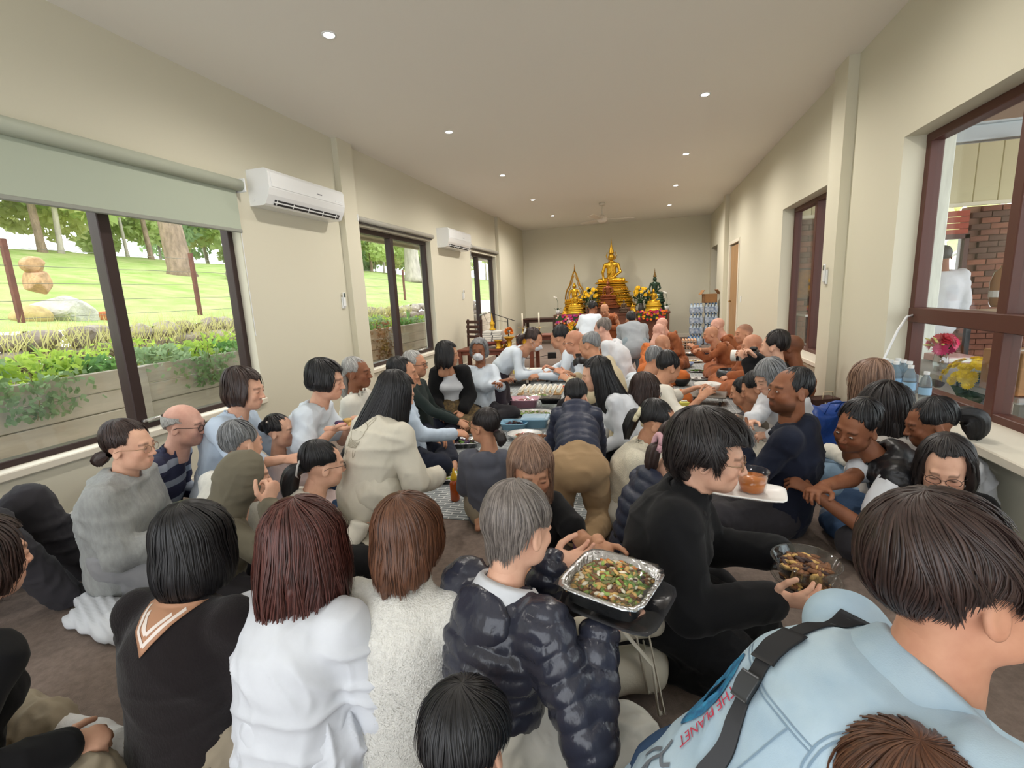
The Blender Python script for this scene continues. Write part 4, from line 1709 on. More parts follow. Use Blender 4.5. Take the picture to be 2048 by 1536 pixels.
_nx, _ny = 36, 40
_X, _Y = np.meshgrid(np.linspace(-48, -4.1, _nx), np.linspace(-14, 74, _ny), indexing='ij')
_Z = lawn_z(_X) + .10 * np.sin(_X * .9 + _Y * .5) * (_X < -5) + .05 * np.sin(_Y * 1.7)
_V = np.stack([_X, _Y, _Z], -1).reshape(-1, 3)
_i, _j = np.meshgrid(np.arange(_nx - 1), np.arange(_ny - 1), indexing='ij')
_Q = np.stack([_i * _ny + _j, (_i + 1) * _ny + _j, (_i + 1) * _ny + _j + 1, _i * _ny + _j + 1], -1).reshape(-1, 4)
o = mesh_obj('lawn_ground', np_mesh('lawn_ground', _V, _Q), LAWN)
o['kind'] = 'structure'
struct(MB().span((-4.2, -14, -.3), (-1.9, 74, .58)), 'garden_bed', EARTH)
struct(MB().span((-1.95, -14, -.3), (-.2, 74, -.06)), 'side_path', CONC)
# eaves over the left windows
struct(MB().span((-1.25, 4.6, 2.42), (-.2, 15, 2.50)).span((-1.30, 4.6, 2.38), (-1.22, 15, 2.62)), 'eaves', mat('eaves_paint', srgb(188, 176, 156), .7))

# retaining planter: posts and boards, each board its own piece
pl = empty('planter_wall', (-1.35, 5, -.06), 0, 'weathered timber plank planter wall along the garden path', 'planter wall')
PLK = [mat('plank_a', srgb(190, 176, 160), .85, noise=(3, .18), stretch=(4, .5, 4)), mat('plank_b', srgb(204, 180, 156), .85, noise=(3, .18), stretch=(4, .5, 4)),
       mat('plank_c', srgb(178, 168, 156), .85, noise=(3, .2), stretch=(4, .5, 4))]
pm = MB().span((-.025, -1.19, 0), (.025, 1.19, .174), .006).mesh('plank')
PMS = []
for m in PLK:
    q = pm.copy()
    q.materials.append(m)
    PMS.append(q)
for k in range(7):
    yc = 2.2 + 2.4 * k - 5 - 2.4
    for r in range(5):
        c = bpy.data.objects.new('plank', PMS[(k * 2 + r * 3 + (r > 1)) % 3])
        COL.objects.link(c)
        c.parent = pl
        c.location = (.006 * ((k + r) % 2), yc, .01 + .182 * r)
    MB().span((.02, yc - 1.26, 0), (.075, yc - 1.14, .91), .006).build('post', PLK[2], pl)

# dry stone wall: each stone a piece
sw = empty('stone_wall', (-4.15, 6, .5), 0, 'low dry stone retaining wall at the edge of the lawn', 'stone wall')
STN = [mat('stone_%d' % i, srgb(*c), .9, noise=(7, .35), bump=(18, .8, .03)) for i, c in enumerate(((160, 148, 134), (138, 124, 112), (178, 166, 150), (120, 108, 98)))]
smesh = []
for i in range(6):
    f = SDF((-.3, -.35, -.2), (.3, .35, .2), .05)
    f.ell((0, 0, 0), (.17, .24, .115), .02)
    for k in range(6):
        nn = RG.normal(0, 1, 3)
        nn = nn / np.linalg.norm(nn)
        f.cut(nn * RG.uniform(.10, .15), nn)
    P, Q = f.net()
    for m in (STN[i % 4],):
        me = np_mesh('stone', P, Q, False)
        me.materials.append(m)
        smesh.append(me)
y = 1.8
n = 0
while y < 21:
    for r in range(3):
        c = bpy.data.objects.new('stone', smesh[RG.randint(6)])
        COL.objects.link(c)
        c.parent = sw
        c.location = (RG.uniform(-.04, .08), y - 6 + RG.uniform(-.08, .08) + .18 * (r % 2), .14 + .215 * r)
        s_ = RG.uniform(.85, 1.25)
        c.scale = (s_, s_ * RG.uniform(.9, 1.3), s_ * 1.05)
        c.rotation_euler = (RG.uniform(-.25, .25), RG.uniform(-.2, .2), RG.uniform(-.3, .3) + (PI if RG.rand() < .5 else 0))
        n += 1
    y += .42

# figure-like stack of rocks on the lawn
ST1 = mat('ochre_rock', srgb(196, 156, 116), .9, noise=(8, .4), bump=(20, .7, .03))
ST2 = mat('pale_rock', srgb(206, 200, 188), .9, noise=(6, .25), bump=(20, .6, .03))


def rock(name, c, r, m, parent, seed, R=None, cuts=7):
    g = np.random.RandomState(seed)
    f = SDF(-np.array(r) * 1.1, np.array(r) * 1.1, max(r) / 9)
    f.ell((0, 0, 0), r, .02)
    for k in range(cuts):
        nn = nrm(g.normal(0, 1, 3))
        f.cut(nn * np.abs(nn * r).sum() * g.uniform(.40, .62), nn)
    P, Q = f.net()
    if R is not None:
        P = P @ R.T
    return mesh_obj(name, np_mesh(name, P, Q, False), m, parent, c)


bx = -5.6
g0 = onx(95, 640, bx)
sc = empty('rock_sculpture', (bx, g0[1], g0[2] - .05), 0, 'stack of ochre and pale rocks like a seated figure on the lawn', 'rock sculpture')
rock('rock', (0, .26, .16), (.30, .50, .26), ST2, sc, 3, rotx(-.35))
rock('rock', (0, -.02, .62), (.22, .20, .22), ST1, sc, 5)
rock('rock', (.0, -.03, .88), (.15, .16, .13), ST1, sc, 7)
rock('rock', (.1, .78, .05), (.12, .24, .10), mat('rust_rock', srgb(184, 110, 72), .9, noise=(6, .3)), sc, 8)
rock('rock', (.15, -.28, .10), (.2, .26, .18), mat('straw_rock', srgb(196, 170, 116), .9, noise=(9, .3)), sc, 9)
for k in range(5):
    rock('boulder', (-11.8 + RG.uniform(-.8, .8), 15.2 + .8 * k, 2.6 + .05 * k), (.5, .6, .4), STN[k % 4], None, 20 + k)
    tag(bpy.context.scene.objects[-1], 'grey boulder lying beside the thick tree trunk on the lawn', 'boulder', 'boulders by the thick tree')

# fence pickets and wires
FP = mat('rusty_picket', srgb(110, 66, 56), .8, noise=(9, .3))
fo = empty('wire_fence', (-5.0, 6, 1.2), 0, 'rusty picket and wire fence across the lawn', 'fence')
for (px, py0, py1) in ((27, 655, 475), (177, 566, 520), (355, 600, 540)):
    pass
for yy in (-1.0, 1.85, 4.68, 7.5, 10.4, 13.2, 16.0):
    MB().span((-.03, yy - 6 - .03, -.1), (.03, yy - 6 + .03, 1.22)).build('picket', FP, fo)
WIRE = mat('wire', srgb(120, 116, 108), .5, metal=.6)
for k in range(5):
    MB().tube([(0, -7.2, .15 + .24 * k), (0, 10.2, .15 + .24 * k)], .004, 4).build('wire', WIRE, fo)
# red sign board far on the lawn
rp = onx(188, 500, -24)
MB().span((-.02, -.45, -.55), (.02, .45, .55), .01).span((-.03, -.4, -1.6), (.03, -.33, -.55)).span((-.03, .33, -1.6), (.03, .4, -.55)).build('sign_board', mat('red_board', srgb(168, 60, 62), .6), None, False, rp, .5,
    label='small red board standing far off at the edge of the lawn', cat='board')

# trees
BARK = mat('bark', srgb(150, 128, 110), .95, noise=(7, .45), bump=(14, 1.0, .05), stretch=(1, 1, .35))
BARK2 = mat('bark_pale', srgb(186, 176, 164), .95, noise=(5, .35), stretch=(1, 1, .3))
LFS = [leaf_mat('leaf_far_a', srgb(200, 210, 150), srgb(160, 180, 120)), leaf_mat('leaf_far_b', srgb(168, 188, 146), srgb(128, 152, 118)), leaf_mat('leaf_far_c', srgb(214, 214, 160), srgb(176, 186, 126))]


def tree(x, y, h, r, n, seed, label, kind=0, group=None, trunk=.16, bark=None, zb=None, crown0=.42, cards=.42, lean=.3):
    g = np.random.RandomState(seed)
    zb = lawn_z(x) - .15 if zb is None else zb
    o = empty('tree', (x, y, zb), 0, label, 'tree', group)
    tip = np.array([g.uniform(-lean, lean) * 2, g.uniform(-lean, lean) * 2, h * .82])
    mid = tip * .5 + np.array([g.uniform(-.3, .3), g.uniform(-.3, .3), 0])
    MB().tube([(0, 0, 0), (mid * .12) + [0, 0, .0], mid, tip], [trunk * 1.5, trunk * 1.1, trunk * .8, trunk * .3], 9).build('trunk', bark or BARK, o, True)
    for k in range(5):
        t = g.uniform(.35, .8)
        b0 = mid * 2 * t if t < .5 else mid + (tip - mid) * (t - .5) * 2
        a = g.uniform(0, 2 * PI)
        e = b0 + np.array([math.cos(a) * r * .8, math.sin(a) * r * .8, h * .2])
        MB().tube([b0, (b0 + e) / 2 + [0, 0, .15], e], [trunk * .4, trunk * .28, trunk * .1], 6).build('branch', bark or BARK, o, True)
    VV, QQ, nn = [], [], 0
    for k in range(7):
        a = g.uniform(0, 2 * PI)
        rr = r * g.uniform(.2, .75)
        c = np.array([math.cos(a) * rr, math.sin(a) * rr, h * (crown0 + (1 - crown0) * g.uniform(.15, .95))])
        V, Q = leaves(c, np.array([1, 1, .7]) * r * g.uniform(.35, .6), n // 7, cards, cards * .6, g)
        VV.append(V)
        QQ.append(Q + nn)
        nn += len(V)
    mesh_obj('foliage', np_mesh('foliage', np.concatenate(VV), np.concatenate(QQ), False), LFS[kind], o)
    return o


tb = onx(365, 556, -12.0)
tree(-12.0, tb[1], 9.0, 3.2, 4600, 1, 'thick old gum tree with a split brown trunk on the lawn', 2, None, .36, BARK, tb[2] - .1, .30, .17)
tree(-9.5, 4.6, 8.5, 2.6, 4200, 2, 'grey leaning tree at the left edge of the big window', 0, None, .22, BARK2, None, .22, .15, .8)
tree(-13.0, 33.0, 9.0, 3.0, 1800, 3, 'broad pale trunked tree seen through the second window', 1, None, .55, BARK2, lawn_z(-13) - .1, .30, .34)
for k in range(46):
    x = RG.uniform(-33, -19.5) if k % 3 else RG.uniform(-21, -18.5)
    y = 2 + 1.5 * k + RG.uniform(-1, 1)
    tree(x, y, RG.uniform(7, 12), RG.uniform(2.4, 3.6), 2500, 40 + k, 'slim pale green gum tree in the far woodland', k % 3, 'trees of the far woodland', RG.uniform(.07, .14), BARK2 if k % 2 else BARK, None, .06, .48)

for k in range(22):
    tree(-23.5 + RG.uniform(-1, 1), 3 + 2.7 * k + RG.uniform(-.5, .5), RG.uniform(4.2, 5.6), 2.3, 2600, 300 + k, 'bushy pale sapling in the scrub behind the lawn', k % 3, 'scrub behind the lawn', .06, BARK2, None, .0, .40)
# plants in the planter
PLT = [leaf_mat('leaf_lime', srgb(170, 190, 84), srgb(110, 150, 60), 9), leaf_mat('leaf_mid', srgb(110, 150, 80), srgb(70, 112, 62), 9), leaf_mat('leaf_pale', srgb(150, 170, 128), srgb(104, 134, 96), 9)]


def shrub(x, y, z, r, hgt, n, kind, seed, label, group):
    g = np.random.RandomState(seed)
    o = empty('planter_shrub', (x, y, z), 0, label, 'shrub', group)
    V, Q = leaves((0, 0, hgt * .5), (r, r * 1.3, hgt * .55), n, .085, .045, g, .2, .3)
    mesh_obj('foliage', np_mesh('foliage', V, Q, False), PLT[kind], o)
    mb = MB()
    for k in range(6):
        a = g.uniform(0, 2 * PI)
        mb.tube([(0, 0, -.05), (math.cos(a) * r * .3, math.sin(a) * r * .3, hgt * .4), (math.cos(a) * r * .7, math.sin(a) * r * .8, hgt * .8)], .006, 4)
    mb.build('stems', mat('stem', srgb(120, 110, 70), .8), o)


def lily(x, y, z, n, ln, seed, label, group):
    g = np.random.RandomState(seed)
    o = empty('strappy_plant', (x, y, z), 0, label, 'plant', group)
    for k in range(n):
        a, e = g.uniform(0, 2 * PI), g.uniform(.5, 1.35)
        d = np.array([math.cos(a), math.sin(a), 0])
        l_ = ln * g.uniform(.7, 1.2)
        pts = [d * l_ * t * math.cos(e) * (.5 + .6 * t) + np.array([0, 0, 1.0]) * l_ * (math.sin(e) * t - .55 * t * t * math.cos(e)) for t in np.linspace(0, 1, 5)]
        s_ = np.cross(d, [0, 0, 1.0])
        w = [.010, .018, .017, .011, .001]
        MB().add([p + s_ * w[i] for i, p in enumerate(pts)] + [p - s_ * w[i] for i, p in enumerate(pts)], [(i, i + 1, 6 + i, 5 + i) for i in range(4)]).build('leaf', PLT[k % 2], o, True)


k = 0
for y in np.arange(1.2, 13.5, .50):
    shrub(-1.62 + RG.uniform(-.1, .1), y + RG.uniform(-.1, .1), .79, .28, .17 + .12 * RG.rand() + (.06 if y < 2.6 else 0), 330 if y < 6 else 220, k % 3, 70 + k, 'low leafy shrub growing along the timber planter', 'shrubs in the planter')
    k += 1
for y in (2.3, 3.0, 3.6, 4.6, 6.0, 8.2, 9.0, 9.8, 11.4, 12.2):
    lily(-1.75, y, .78, 16, .42, int(y * 10), 'strappy green lily clump in the timber planter', 'lily clumps in the planter')
for y in (2.4, 3.4, 4.6, 6.2, 8.0, 10.5):
    shrub(-2.9 + RG.uniform(-.4, .3), y, .58, .55, .45, 420, (int(y * 2)) % 3, 200 + int(y * 9), 'loose pale shrub between the planter and the stone wall', 'shrubs below the stone wall')
# ivy trailing over the planks
for (yy, dr, lab) in ((1.95, .62, 'long ivy strand trailing over the planks at the left edge of the big window'), (2.55, .28, 'short leafy ivy mat hanging over the planks left of the centre post'), (4.15, .30, 'ivy mat spilling over the planks near the right end of the big window'), (7.9, .55, 'ivy with red tinged leaves over the planks in the second window')):
    g = np.random.RandomState(int(yy * 100))
    o = empty('ivy', (-1.29, yy, .84), 0, lab, 'ivy')
    n = int(260 * (.5 if dr > .6 else 1))
    c = np.stack([g.uniform(.0, .05, n), g.normal(0, .06 if dr > .6 else .24, n), -dr * g.uniform(-.15, 1, n) ** 1.3 * (1 if dr > .6 else 1)], 1) if False else None
    t = g.uniform(-.25, 1, n)
    c = np.stack([g.uniform(.0, .05, n), g.normal(0, 1, n) * ((.05 if dr > .6 else .24 * (1 - .5 * np.abs(t)))), -dr * t], 1)
    a = nrm_rows0(g.normal(0, 1, (n, 3)) + [0, 0, -.4])
    b = nrm_rows0(np.cross(a, [1.0, .2, .1]) + g.normal(0, .3, (n, 3)))
    V = np.stack([c - a * .028, c + b * .024, c + a * .03, c - b * .024], 1).reshape(-1, 3)
    mesh_obj('foliage', np_mesh('foliage', V, np.arange(n * 4).reshape(-1, 4), False), PLT[2] if yy < 7 else leaf_mat('leaf_red', srgb(150, 110, 84), srgb(110, 120, 70), 9), o)
    MB().tube([(.02, 0, .1), (.03, .02, -dr * .5), (.03, -.02, -dr)], .004, 4).build('vine', mat('stem', srgb(120, 110, 70)), o)
# dry grass tufts at the wall top
g = np.random.RandomState(5)
n = 5000
c = np.stack([g.uniform(-4.6, -3.7, n), g.uniform(1.6, 14, n), np.full(n, 1.1) - .25 * g.rand(n)], 1)
dv = np.stack([g.normal(.15, .25, n), g.normal(0, .3, n), g.uniform(.5, 1, n)], 1) * g.uniform(.12, .4, (n, 1))
V = np.stack([c - [0, .008, 0], c + [0, .008, 0], c + dv], 1).reshape(-1, 3)
o = mesh_obj('dry_grass', np_mesh('dry_grass', V, np.arange(n * 3).reshape(-1, 3), False), leaf_mat('grass_dry', srgb(206, 198, 140), srgb(170, 176, 96), 2))
tag(o, 'long dry grass along the top of the stone wall', 'grass', None, 'stuff')

# ------------------------------------------------------------------ the veranda beyond the right windows
struct(MB().span((W + .22, -3, -.15), (12, 9.2, -.03)), 'veranda_floor', CONC)
struct(MB().span((W + .22, 2.2, 3.2), (12, 9.3, 3.3)), 'veranda_ceiling', mat('veranda_ceiling', srgb(176, 150, 132), .8))
BY = 9.0
bw = empty('brick_wall', (5.3, BY, 0), 0, 'red brown face brick wall of the building across the veranda', 'brick wall')
MB().span((0, .06, -.1), (2.30, .2, 2.32)).span((2.72, .06, -.1), (7, .2, 2.32)).build('mortar', mat('mortar', srgb(126, 96, 82), .95), bw)
BRK = [mat('brick_%d' % i, srgb(*c), .9, noise=(14, .25), bump=(60, .5, .004)) for i, c in enumerate(((136, 88, 70), (120, 78, 64), (146, 94, 74), (98, 72, 62)))]
bm = MB().span((-.115, -.03, -.038), (.115, .07, .038), .004).mesh('brick')
BMS = []
for m in BRK:
    q = bm.copy()
    q.materials.append(m)
    BMS.append(q)
nb = 0
rest = MB()
for r in range(27):
    z = .04 + .086 * r
    for k in range(29):
        x = .12 + .24 * k + (.12 if r % 2 else 0)
        if 2.30 < x < 2.82 or x > 6.9:
            continue
        vis = (.25 < x < 1.35 and z > .7) or (2.8 < x < 4.4 and z > .9)
        if vis and nb < 300:
            c = bpy.data.objects.new('brick', BMS[RG.randint(4) if r < 19 else RG.choice([3, 3, 1, 0])])
            COL.objects.link(c)
            c.parent = bw
            c.location = (x, .03 + RG.uniform(-.003, .003), z)
            nb += 1
        else:
            rest.box((x, .05, z), (.23, .09, .076))
o = rest.build('bricks', BRK[0], bw)
o['kind'] = 'stuff'
# red boarded panel with a dark window beside the brick
rd = empty('boarded_panel', (7.60, BY - .02, 0), 0, 'dark framed window under red horizontal boards beside the brick', 'window')
RED = mat('red_board_paint', srgb(170, 78, 58), .6)
for k in range(4):
    MB().span((.0, 0, 1.92 + .09 * k), (.42, .05, 2.00 + .09 * k), .004).build('board', RED, rd)
MB().span((-.02, -.02, .8), (.04, .06, 1.92)).span((.38, -.02, .8), (.44, .06, 1.92)).span((-.02, -.02, 1.86), (.44, .06, 1.93)).span((-.02, -.02, .8), (.44, .06, .86)).build('frame', BRFR, rd)
MB().span((.04, .02, .86), (.38, .03, 1.86)).build('pane', clear_mat('tree_glass', (.8, .85, .8), .1), rd)
tree(8.9, 13.5, 4.2, 2.2, 1200, 77, 'pale green tree seen through the window under the red boards', 2, None, .12, BARK2, -.3, .2, .3)
# cream vertical cladding boards above
cl = empty('cladding', (5.3, BY - .05, 2.32), 0, 'cream vertical board cladding above the brick wall', 'cladding')
CLD = mat('cladding_paint', srgb(214, 206, 166), .65)
cm = MB().span((-.145, -.02, 0), (.145, .03, .90), .006).mesh('cladding_board')
cm.materials.append(CLD)
for k in range(19):
    c = bpy.data.objects.new('cladding_board', cm)
    COL.objects.link(c)
    c.parent = cl
    c.location = (.15 + .30 * k, 0, .03)
MB().span((0, -.04, 0), (5.8, .02, .05)).build('trim_strip', mat('strip_cream', srgb(232, 226, 200), .6), cl)
# post and beam
po = empty('veranda_post', (6.0, 5.62, -.03), 0, 'tall pale weathered veranda post just outside the big right window', 'post')
MB().span((-.06, -.06, 0), (.06, .06, 3.2), .01).build('shaft', mat('post_paint', srgb(222, 226, 216), .7, noise=(9, .18), stretch=(2, 2, .3)), po)
MB().span((-.085, -.085, 0), (.085, .085, .12), .01).build('base', mat('post_base', srgb(190, 192, 188), .6), po)
bo = empty('veranda_beam', (5.3, 6.6, 2.72), 0, 'galvanised grey steel beam under the veranda roof', 'beam')
MB().span((0, -.07, 0), (6, .07, .02)).span((0, -.07, .16), (6, .07, .18)).span((0, -.012, 0), (6, .012, .18)).build('web', mat('galvanised', srgb(176, 184, 186), .4, metal=.7), bo)
so = empty('spotlight', (7.05, 6.3, 2.6), 0, 'square white spotlight hanging from the veranda beam', 'spotlight')
MB().span((-.05, -.05, -.05), (.05, .05, .14), .006).build('housing', WHITE, so)
MB().span((-.04, -.04, -.056), (.04, .04, -.05)).build('lens', GLOW, so)
# wall return between the two right windows outside, tables and kitchen things
tbm = mat('steel_top', srgb(196, 192, 184), .35, metal=.6)
DKW = mat('dark_wood', srgb(70, 42, 34), .5, noise=(5, .25), stretch=(1, 6, 1))


def bench(x, y, lx, ly, h, label, m, rz=0, lo=None):
    o = empty('bench_table', (x, y, -.03), rz, label, 'table')
    MB().span((-lx / 2, -ly / 2, h - .04), (lx / 2, ly / 2, h), .006).build('table_top', m, o)
    for sx in (-1, 1):
        for sy in (-1, 1):
            MB().span((sx * (lx / 2 - .06) - .025, sy * (ly / 2 - .06) - .025, 0), (sx * (lx / 2 - .06) + .025, sy * (ly / 2 - .06) + .025, h - .04)).build('leg', lo or BLACK, o)
    return o


bench(5.90, 4.35, .8, 1.7, .62, 'grey table just outside the big right window', mat('grey_top', srgb(150, 148, 146), .5))
bench(8.2, 6.6, 2.4, .8, .95, 'long pale serving table behind the man on the veranda', mat('pale_top', srgb(206, 190, 164), .5))
bench(6.3, 7.9, 1.6, .7, .92, 'steel kitchen bench seen through the narrower right window', tbm)
# ------------------------------------------------------------------ the people
H_BLK = hair_mat('hair_black', srgb(12, 11, 12), srgb(34, 33, 36))
H_BLK2 = hair_mat('hair_black_soft', srgb(20, 17, 17), srgb(52, 45, 44))
H_DBR = hair_mat('hair_dark_brown', srgb(32, 22, 20), srgb(72, 52, 46))
H_BRN = hair_mat('hair_brown', srgb(62, 38, 28), srgb(122, 80, 56))
H_AUB = hair_mat('hair_auburn', srgb(48, 24, 22), srgb(106, 60, 52))
H_LBR = hair_mat('hair_light_brown', srgb(104, 76, 62), srgb(164, 130, 108))
H_GRY = hair_mat('hair_grey_brown', srgb(82, 74, 70), srgb(150, 140, 132))
H_SIL = hair_mat('hair_silver', srgb(140, 138, 134), srgb(206, 204, 200))
H_SLT = hair_mat('hair_slate', srgb(88, 90, 92), srgb(150, 152, 154))
C_WHT = cloth_mat('cloth_white', srgb(216, 219, 224))
C_WHC = cloth_mat('cloth_white_cool', srgb(214, 224, 234))
C_OFF = cloth_mat('cloth_offwhite', srgb(222, 218, 206))
C_CRM = cloth_mat('cloth_cream', srgb(212, 206, 190))
C_BLU = cloth_mat('cloth_pale_blue', srgb(196, 212, 230))
C_BLK = cloth_mat('cloth_black', srgb(18, 18, 20))
C_BBR = cloth_mat('cloth_black_brown', srgb(28, 23, 24), 'knit')
C_NVY = cloth_mat('cloth_navy', srgb(26, 31, 47))
C_GRN = cloth_mat('cloth_dark_green', srgb(40, 50, 48))
C_GRY = cloth_mat('cloth_grey', srgb(150, 156, 162))
C_CHA = cloth_mat('cloth_charcoal', srgb(92, 94, 104))
C_BGE = cloth_mat('cloth_beige', srgb(196, 182, 152))
C_TAN = cloth_mat('cloth_tan', srgb(166, 138, 104))
C_KHA = cloth_mat('cloth_khaki', srgb(150, 138, 118))
C_OLV = cloth_mat('cloth_olive', srgb(112, 106, 90))
C_DTR = cloth_mat('cloth_dark_trouser', srgb(52, 50, 54))
C_JEA = cloth_mat('denim_blue', srgb(58, 80, 110), 'denim')
C_JEL = cloth_mat('denim_light', srgb(126, 150, 172), 'denim')
C_DEN = cloth_mat('denim_pale', srgb(186, 206, 218), 'denim', noise=(5, .10), col2=srgb(160, 186, 206))
C_FLC = cloth_mat('fleece_white', srgb(226, 224, 216), 'fleece')
C_FLB = cloth_mat('fleece_cream', srgb(222, 214, 192), 'fleece')
C_GRK = cloth_mat('knit_grey', srgb(158, 160, 158), 'knit', noise=(60, .14))
C_KNW = cloth_mat('knit_white', srgb(222, 220, 210), 'knit')
P_SIL = mat('puffer_black_silver', srgb(50, 52, 64), .25, spec=.6, bump=(30, .28, .006), stretch=(2.4, 2.4, .6))
P_NVY = cloth_mat('puffer_navy', srgb(40, 46, 66), 'puffer', .5)
P_BLK = cloth_mat('puffer_black', srgb(28, 28, 31), 'puffer', .4)
R_ORG = cloth_mat('robe_orange', srgb(206, 116, 60), noise=(5, .2))
R_RUS = cloth_mat('robe_rust', srgb(160, 96, 62), noise=(5, .25))
SOCKW = cloth_mat('sock_white', srgb(214, 212, 210), 'knit')
SOCKB = cloth_mat('sock_black', srgb(30, 29, 30), 'knit')
WIRE_D = mat('glasses_dark', srgb(40, 30, 30), .3)
WIRE_G = mat('glasses_gold', srgb(170, 140, 110), .3, metal=.8)
LENS = clear_mat('lens_clear', (.97, .97, .97), .05)
PPL = {}


def P(k, head, dep, face, label, pose='cross', **kw):
    p = Person(head, 0, face, pose, dep=dep, label=label, **kw)
    PPL[k] = p
    return p


# ---- front row, backs to the camera
p = P('bob', (395, 1082), 1.46, 4, 'woman with a glossy black bob and black-brown sweater, patterned neckerchief', sc=.97, shw=.165, lean=14)
skin(p, nohands='RL')
p.sweater = p.top('sweater', C_BBR, ease=.022, fold=.006, ff=5, width=1.12, collar=.0)
p.bottom('trousers', C_KHA)
p.hair('bob', H_BLK, strands=700, th=.019, drop=.15, bdrop=.145, curl=.012, am=.002, flare=.014)
J = p.J
sm = mat('scarf_tan', srgb(176, 130, 100), .7)
u_, f_, l_ = J['up'], J['fw'], J['lat']
c0 = J['nb'] + u_ * .012
V, F = tri2d((-.088, .015), (.088, .015), (0, -.098), 12)
sf = drape(p, p.sweater, 'neckerchief', V, F, sm, c0, l_, u_, f_, .006, None, .003)
for w0, w1 in ((.80, .68), (.52, .40)):
    for sx in (-1, 1):
        V, F = strip2d([(sx * .088 * (w0 + w1) / 2 * .98, .012 - .03 * (1 - w0)), (0, -.098 * (w0 + w1) / 2)], .010, 14)
        drape(p, p.sweater, 'scarf_stripe', V, F, mat('scarf_white', srgb(226, 214, 204), .7), c0, l_, u_, f_, .0105, sf)

p = P('auburn', (612, 1088), 1.44, 2, 'woman with shaggy auburn shoulder-length hair in a loose white sweatshirt', sc=1.0, shw=.16, lean=14, hp=6, rh=dict(p=(.10, .26, .20)), lh=(-.1, .26, .2), rpole=(.45, -.1, -1), lpole=(-.45, -.1, -1))
skin(p, nohands='RL')
p.top('sweatshirt', C_WHT, ease=.028, fold=.0115, ff=4.6, k=.04, width=1.05, hem=.06)
p.bottom('trousers', C_WHT, ease=.03, fold=.012)
p.hair('mid', H_AUB, strands=1500, rag=.11, wander=.12, drop=.17, bdrop=.235, flare=.022, th=.022, am=.008)

p = P('fleece', (820, 1068), 1.50, 0, 'woman with a sleek brown bob in a fluffy white fleece jacket', sc=1.0, shw=.165, lean=14)
skin(p, nohands='RL')
p.top('fleece_jacket', C_FLC, ease=.026, fold=.008, ff=4, k=.04, width=1.05, collar=.045, hem=.06, fuzz=16000)
p.bottom('trousers', C_OFF)
p.hair('bob', H_BRN, strands=1200, drop=.10, bdrop=.125, rag=.02, curl=.008, th=.02, lean=-.15)
p.glasses(WIRE_D)

p = P('puffer', (1042, 1054), 1.38, -30, 'woman with short greying hair in a shiny black quilted jacket holding the foil tray', sc=.98, shw=.16, hp=8, lean=16,
      rh=dict(w=onz(1200, 1262, .455), dir=(.1, .9, .05), back=(.2, 0, -1), curl=.12), lh=dict(px=(1105, 1128, 1.50), dir=(.6, .7, .1), back=(-.2, .2, -1), curl=.35))
skin(p)
p.top('quilted_jacket', P_SIL, ease=.026, fold=.004, puff=(.055, .010), k=.03, collar=.0, width=1.02, hem=.05)
p.bottom('trousers', C_OFF, ease=.03, fold=.012)
p.hair('crop', H_GRY, strands=1600, th=.019, am=.004, tb=124, bdrop=.055, fluff=.005, rag=.02)
J = p.J
fold_collar(p, C_WHT, 'white_collar', r0=.062, drop=.03, stand=.042)
hf = SDF(J['nb'] - .35, J['nb'] + .3, .010)
Rh = np.stack([J['lat'], J['fw'], J['up']], 1)
hf.ell(J['nb'] - J['fw'] * .088 - J['up'] * .060, (.105, .028, .070), .03, R=Rh)
hf.add(J['nb'] - J['fw'] * .10 - J['up'] * .07, J['nb'] - J['fw'] * .135 - J['up'] * .20, .085, .02, .04, lat=J['lat'], ratio=.36)
p.finish('hood', hf, P_SIL, .006, 9)

p = P('blackjacket', (1425, 912), 1.60, -98, 'kneeling woman with fluffy black hair and black fleece jacket handing over a glass dish', 'heels', sc=.98, lean=20, hy=-4,
      rh=dict(px=(1545, 1205, 1.46), dir=(.1, .8, .3), back=(.9, .2, -.4), curl=.35, thumb=-.3), lh=dict(px=(1560, 1105, 1.70), dir=(.1, .9, -.05), back=(-.3, .2, 1), curl=.3))
skin(p, 'light')
p.top('fleece_jacket', C_BLK, ease=.028, fold=.007, ff=4.5, k=.045, collar=.03, width=1.05, hem=.12)
p.bottom('trousers', cloth_mat('cloth_black2', srgb(20, 20, 22)), ease=.03, fold=.010)
p.hair('fluffy', H_BLK2, strands=1800, th=.034, drop=.05, bdrop=.08, am=.008, fluff=.012, rag=.03, open=72, tf=70, wander=.16)
p.glasses(WIRE_G, LENS)
fold_collar(p, C_BLK, r0=.068, drop=.075, stand=.036)

p = P('denim', (1924, 1166), .77, -80, 'man with thick dark brown hair in a pale denim jacket with a shoulder strap', sc=1.06, male=True, pose='heels', lean=36, hp=-16, hr=-4,
      rh=dict(p=(.20, .85, .36)), lh=dict(p=(-.04, .80, .30)), shw=.155, pz=.30, neck=(0, -.5, .3), rpole=(.5, .2, -1), lpole=(.1, .3, -1))
skin(p, 'warm')
p.jacket = p.top('denim_jacket', C_DEN, ease=.020, fold=.006, ff=4.5, k=.03, width=1.0, hem=.04)
p.bottom('trousers', C_JEA)
p.hair('short', H_DBR, strands=2600, th=.026, am=.006, tb=134, ts=99, fluff=.010, taper=.8, open=56, tf=40, hj=.17, wander=.13)

p = P('boy', (933, 1485), 1.02, 6, 'child with spiky black hair at the bottom edge of the picture', sc=.80, hs=.92, male=True)
skin(p, nohands='RL')
p.top('jumper', C_BLK)
p.bottom('trousers', C_DTR)
p.hair('crop', H_BLK, strands=4200, th=.022, am=.006, fluff=.020, tb=124)

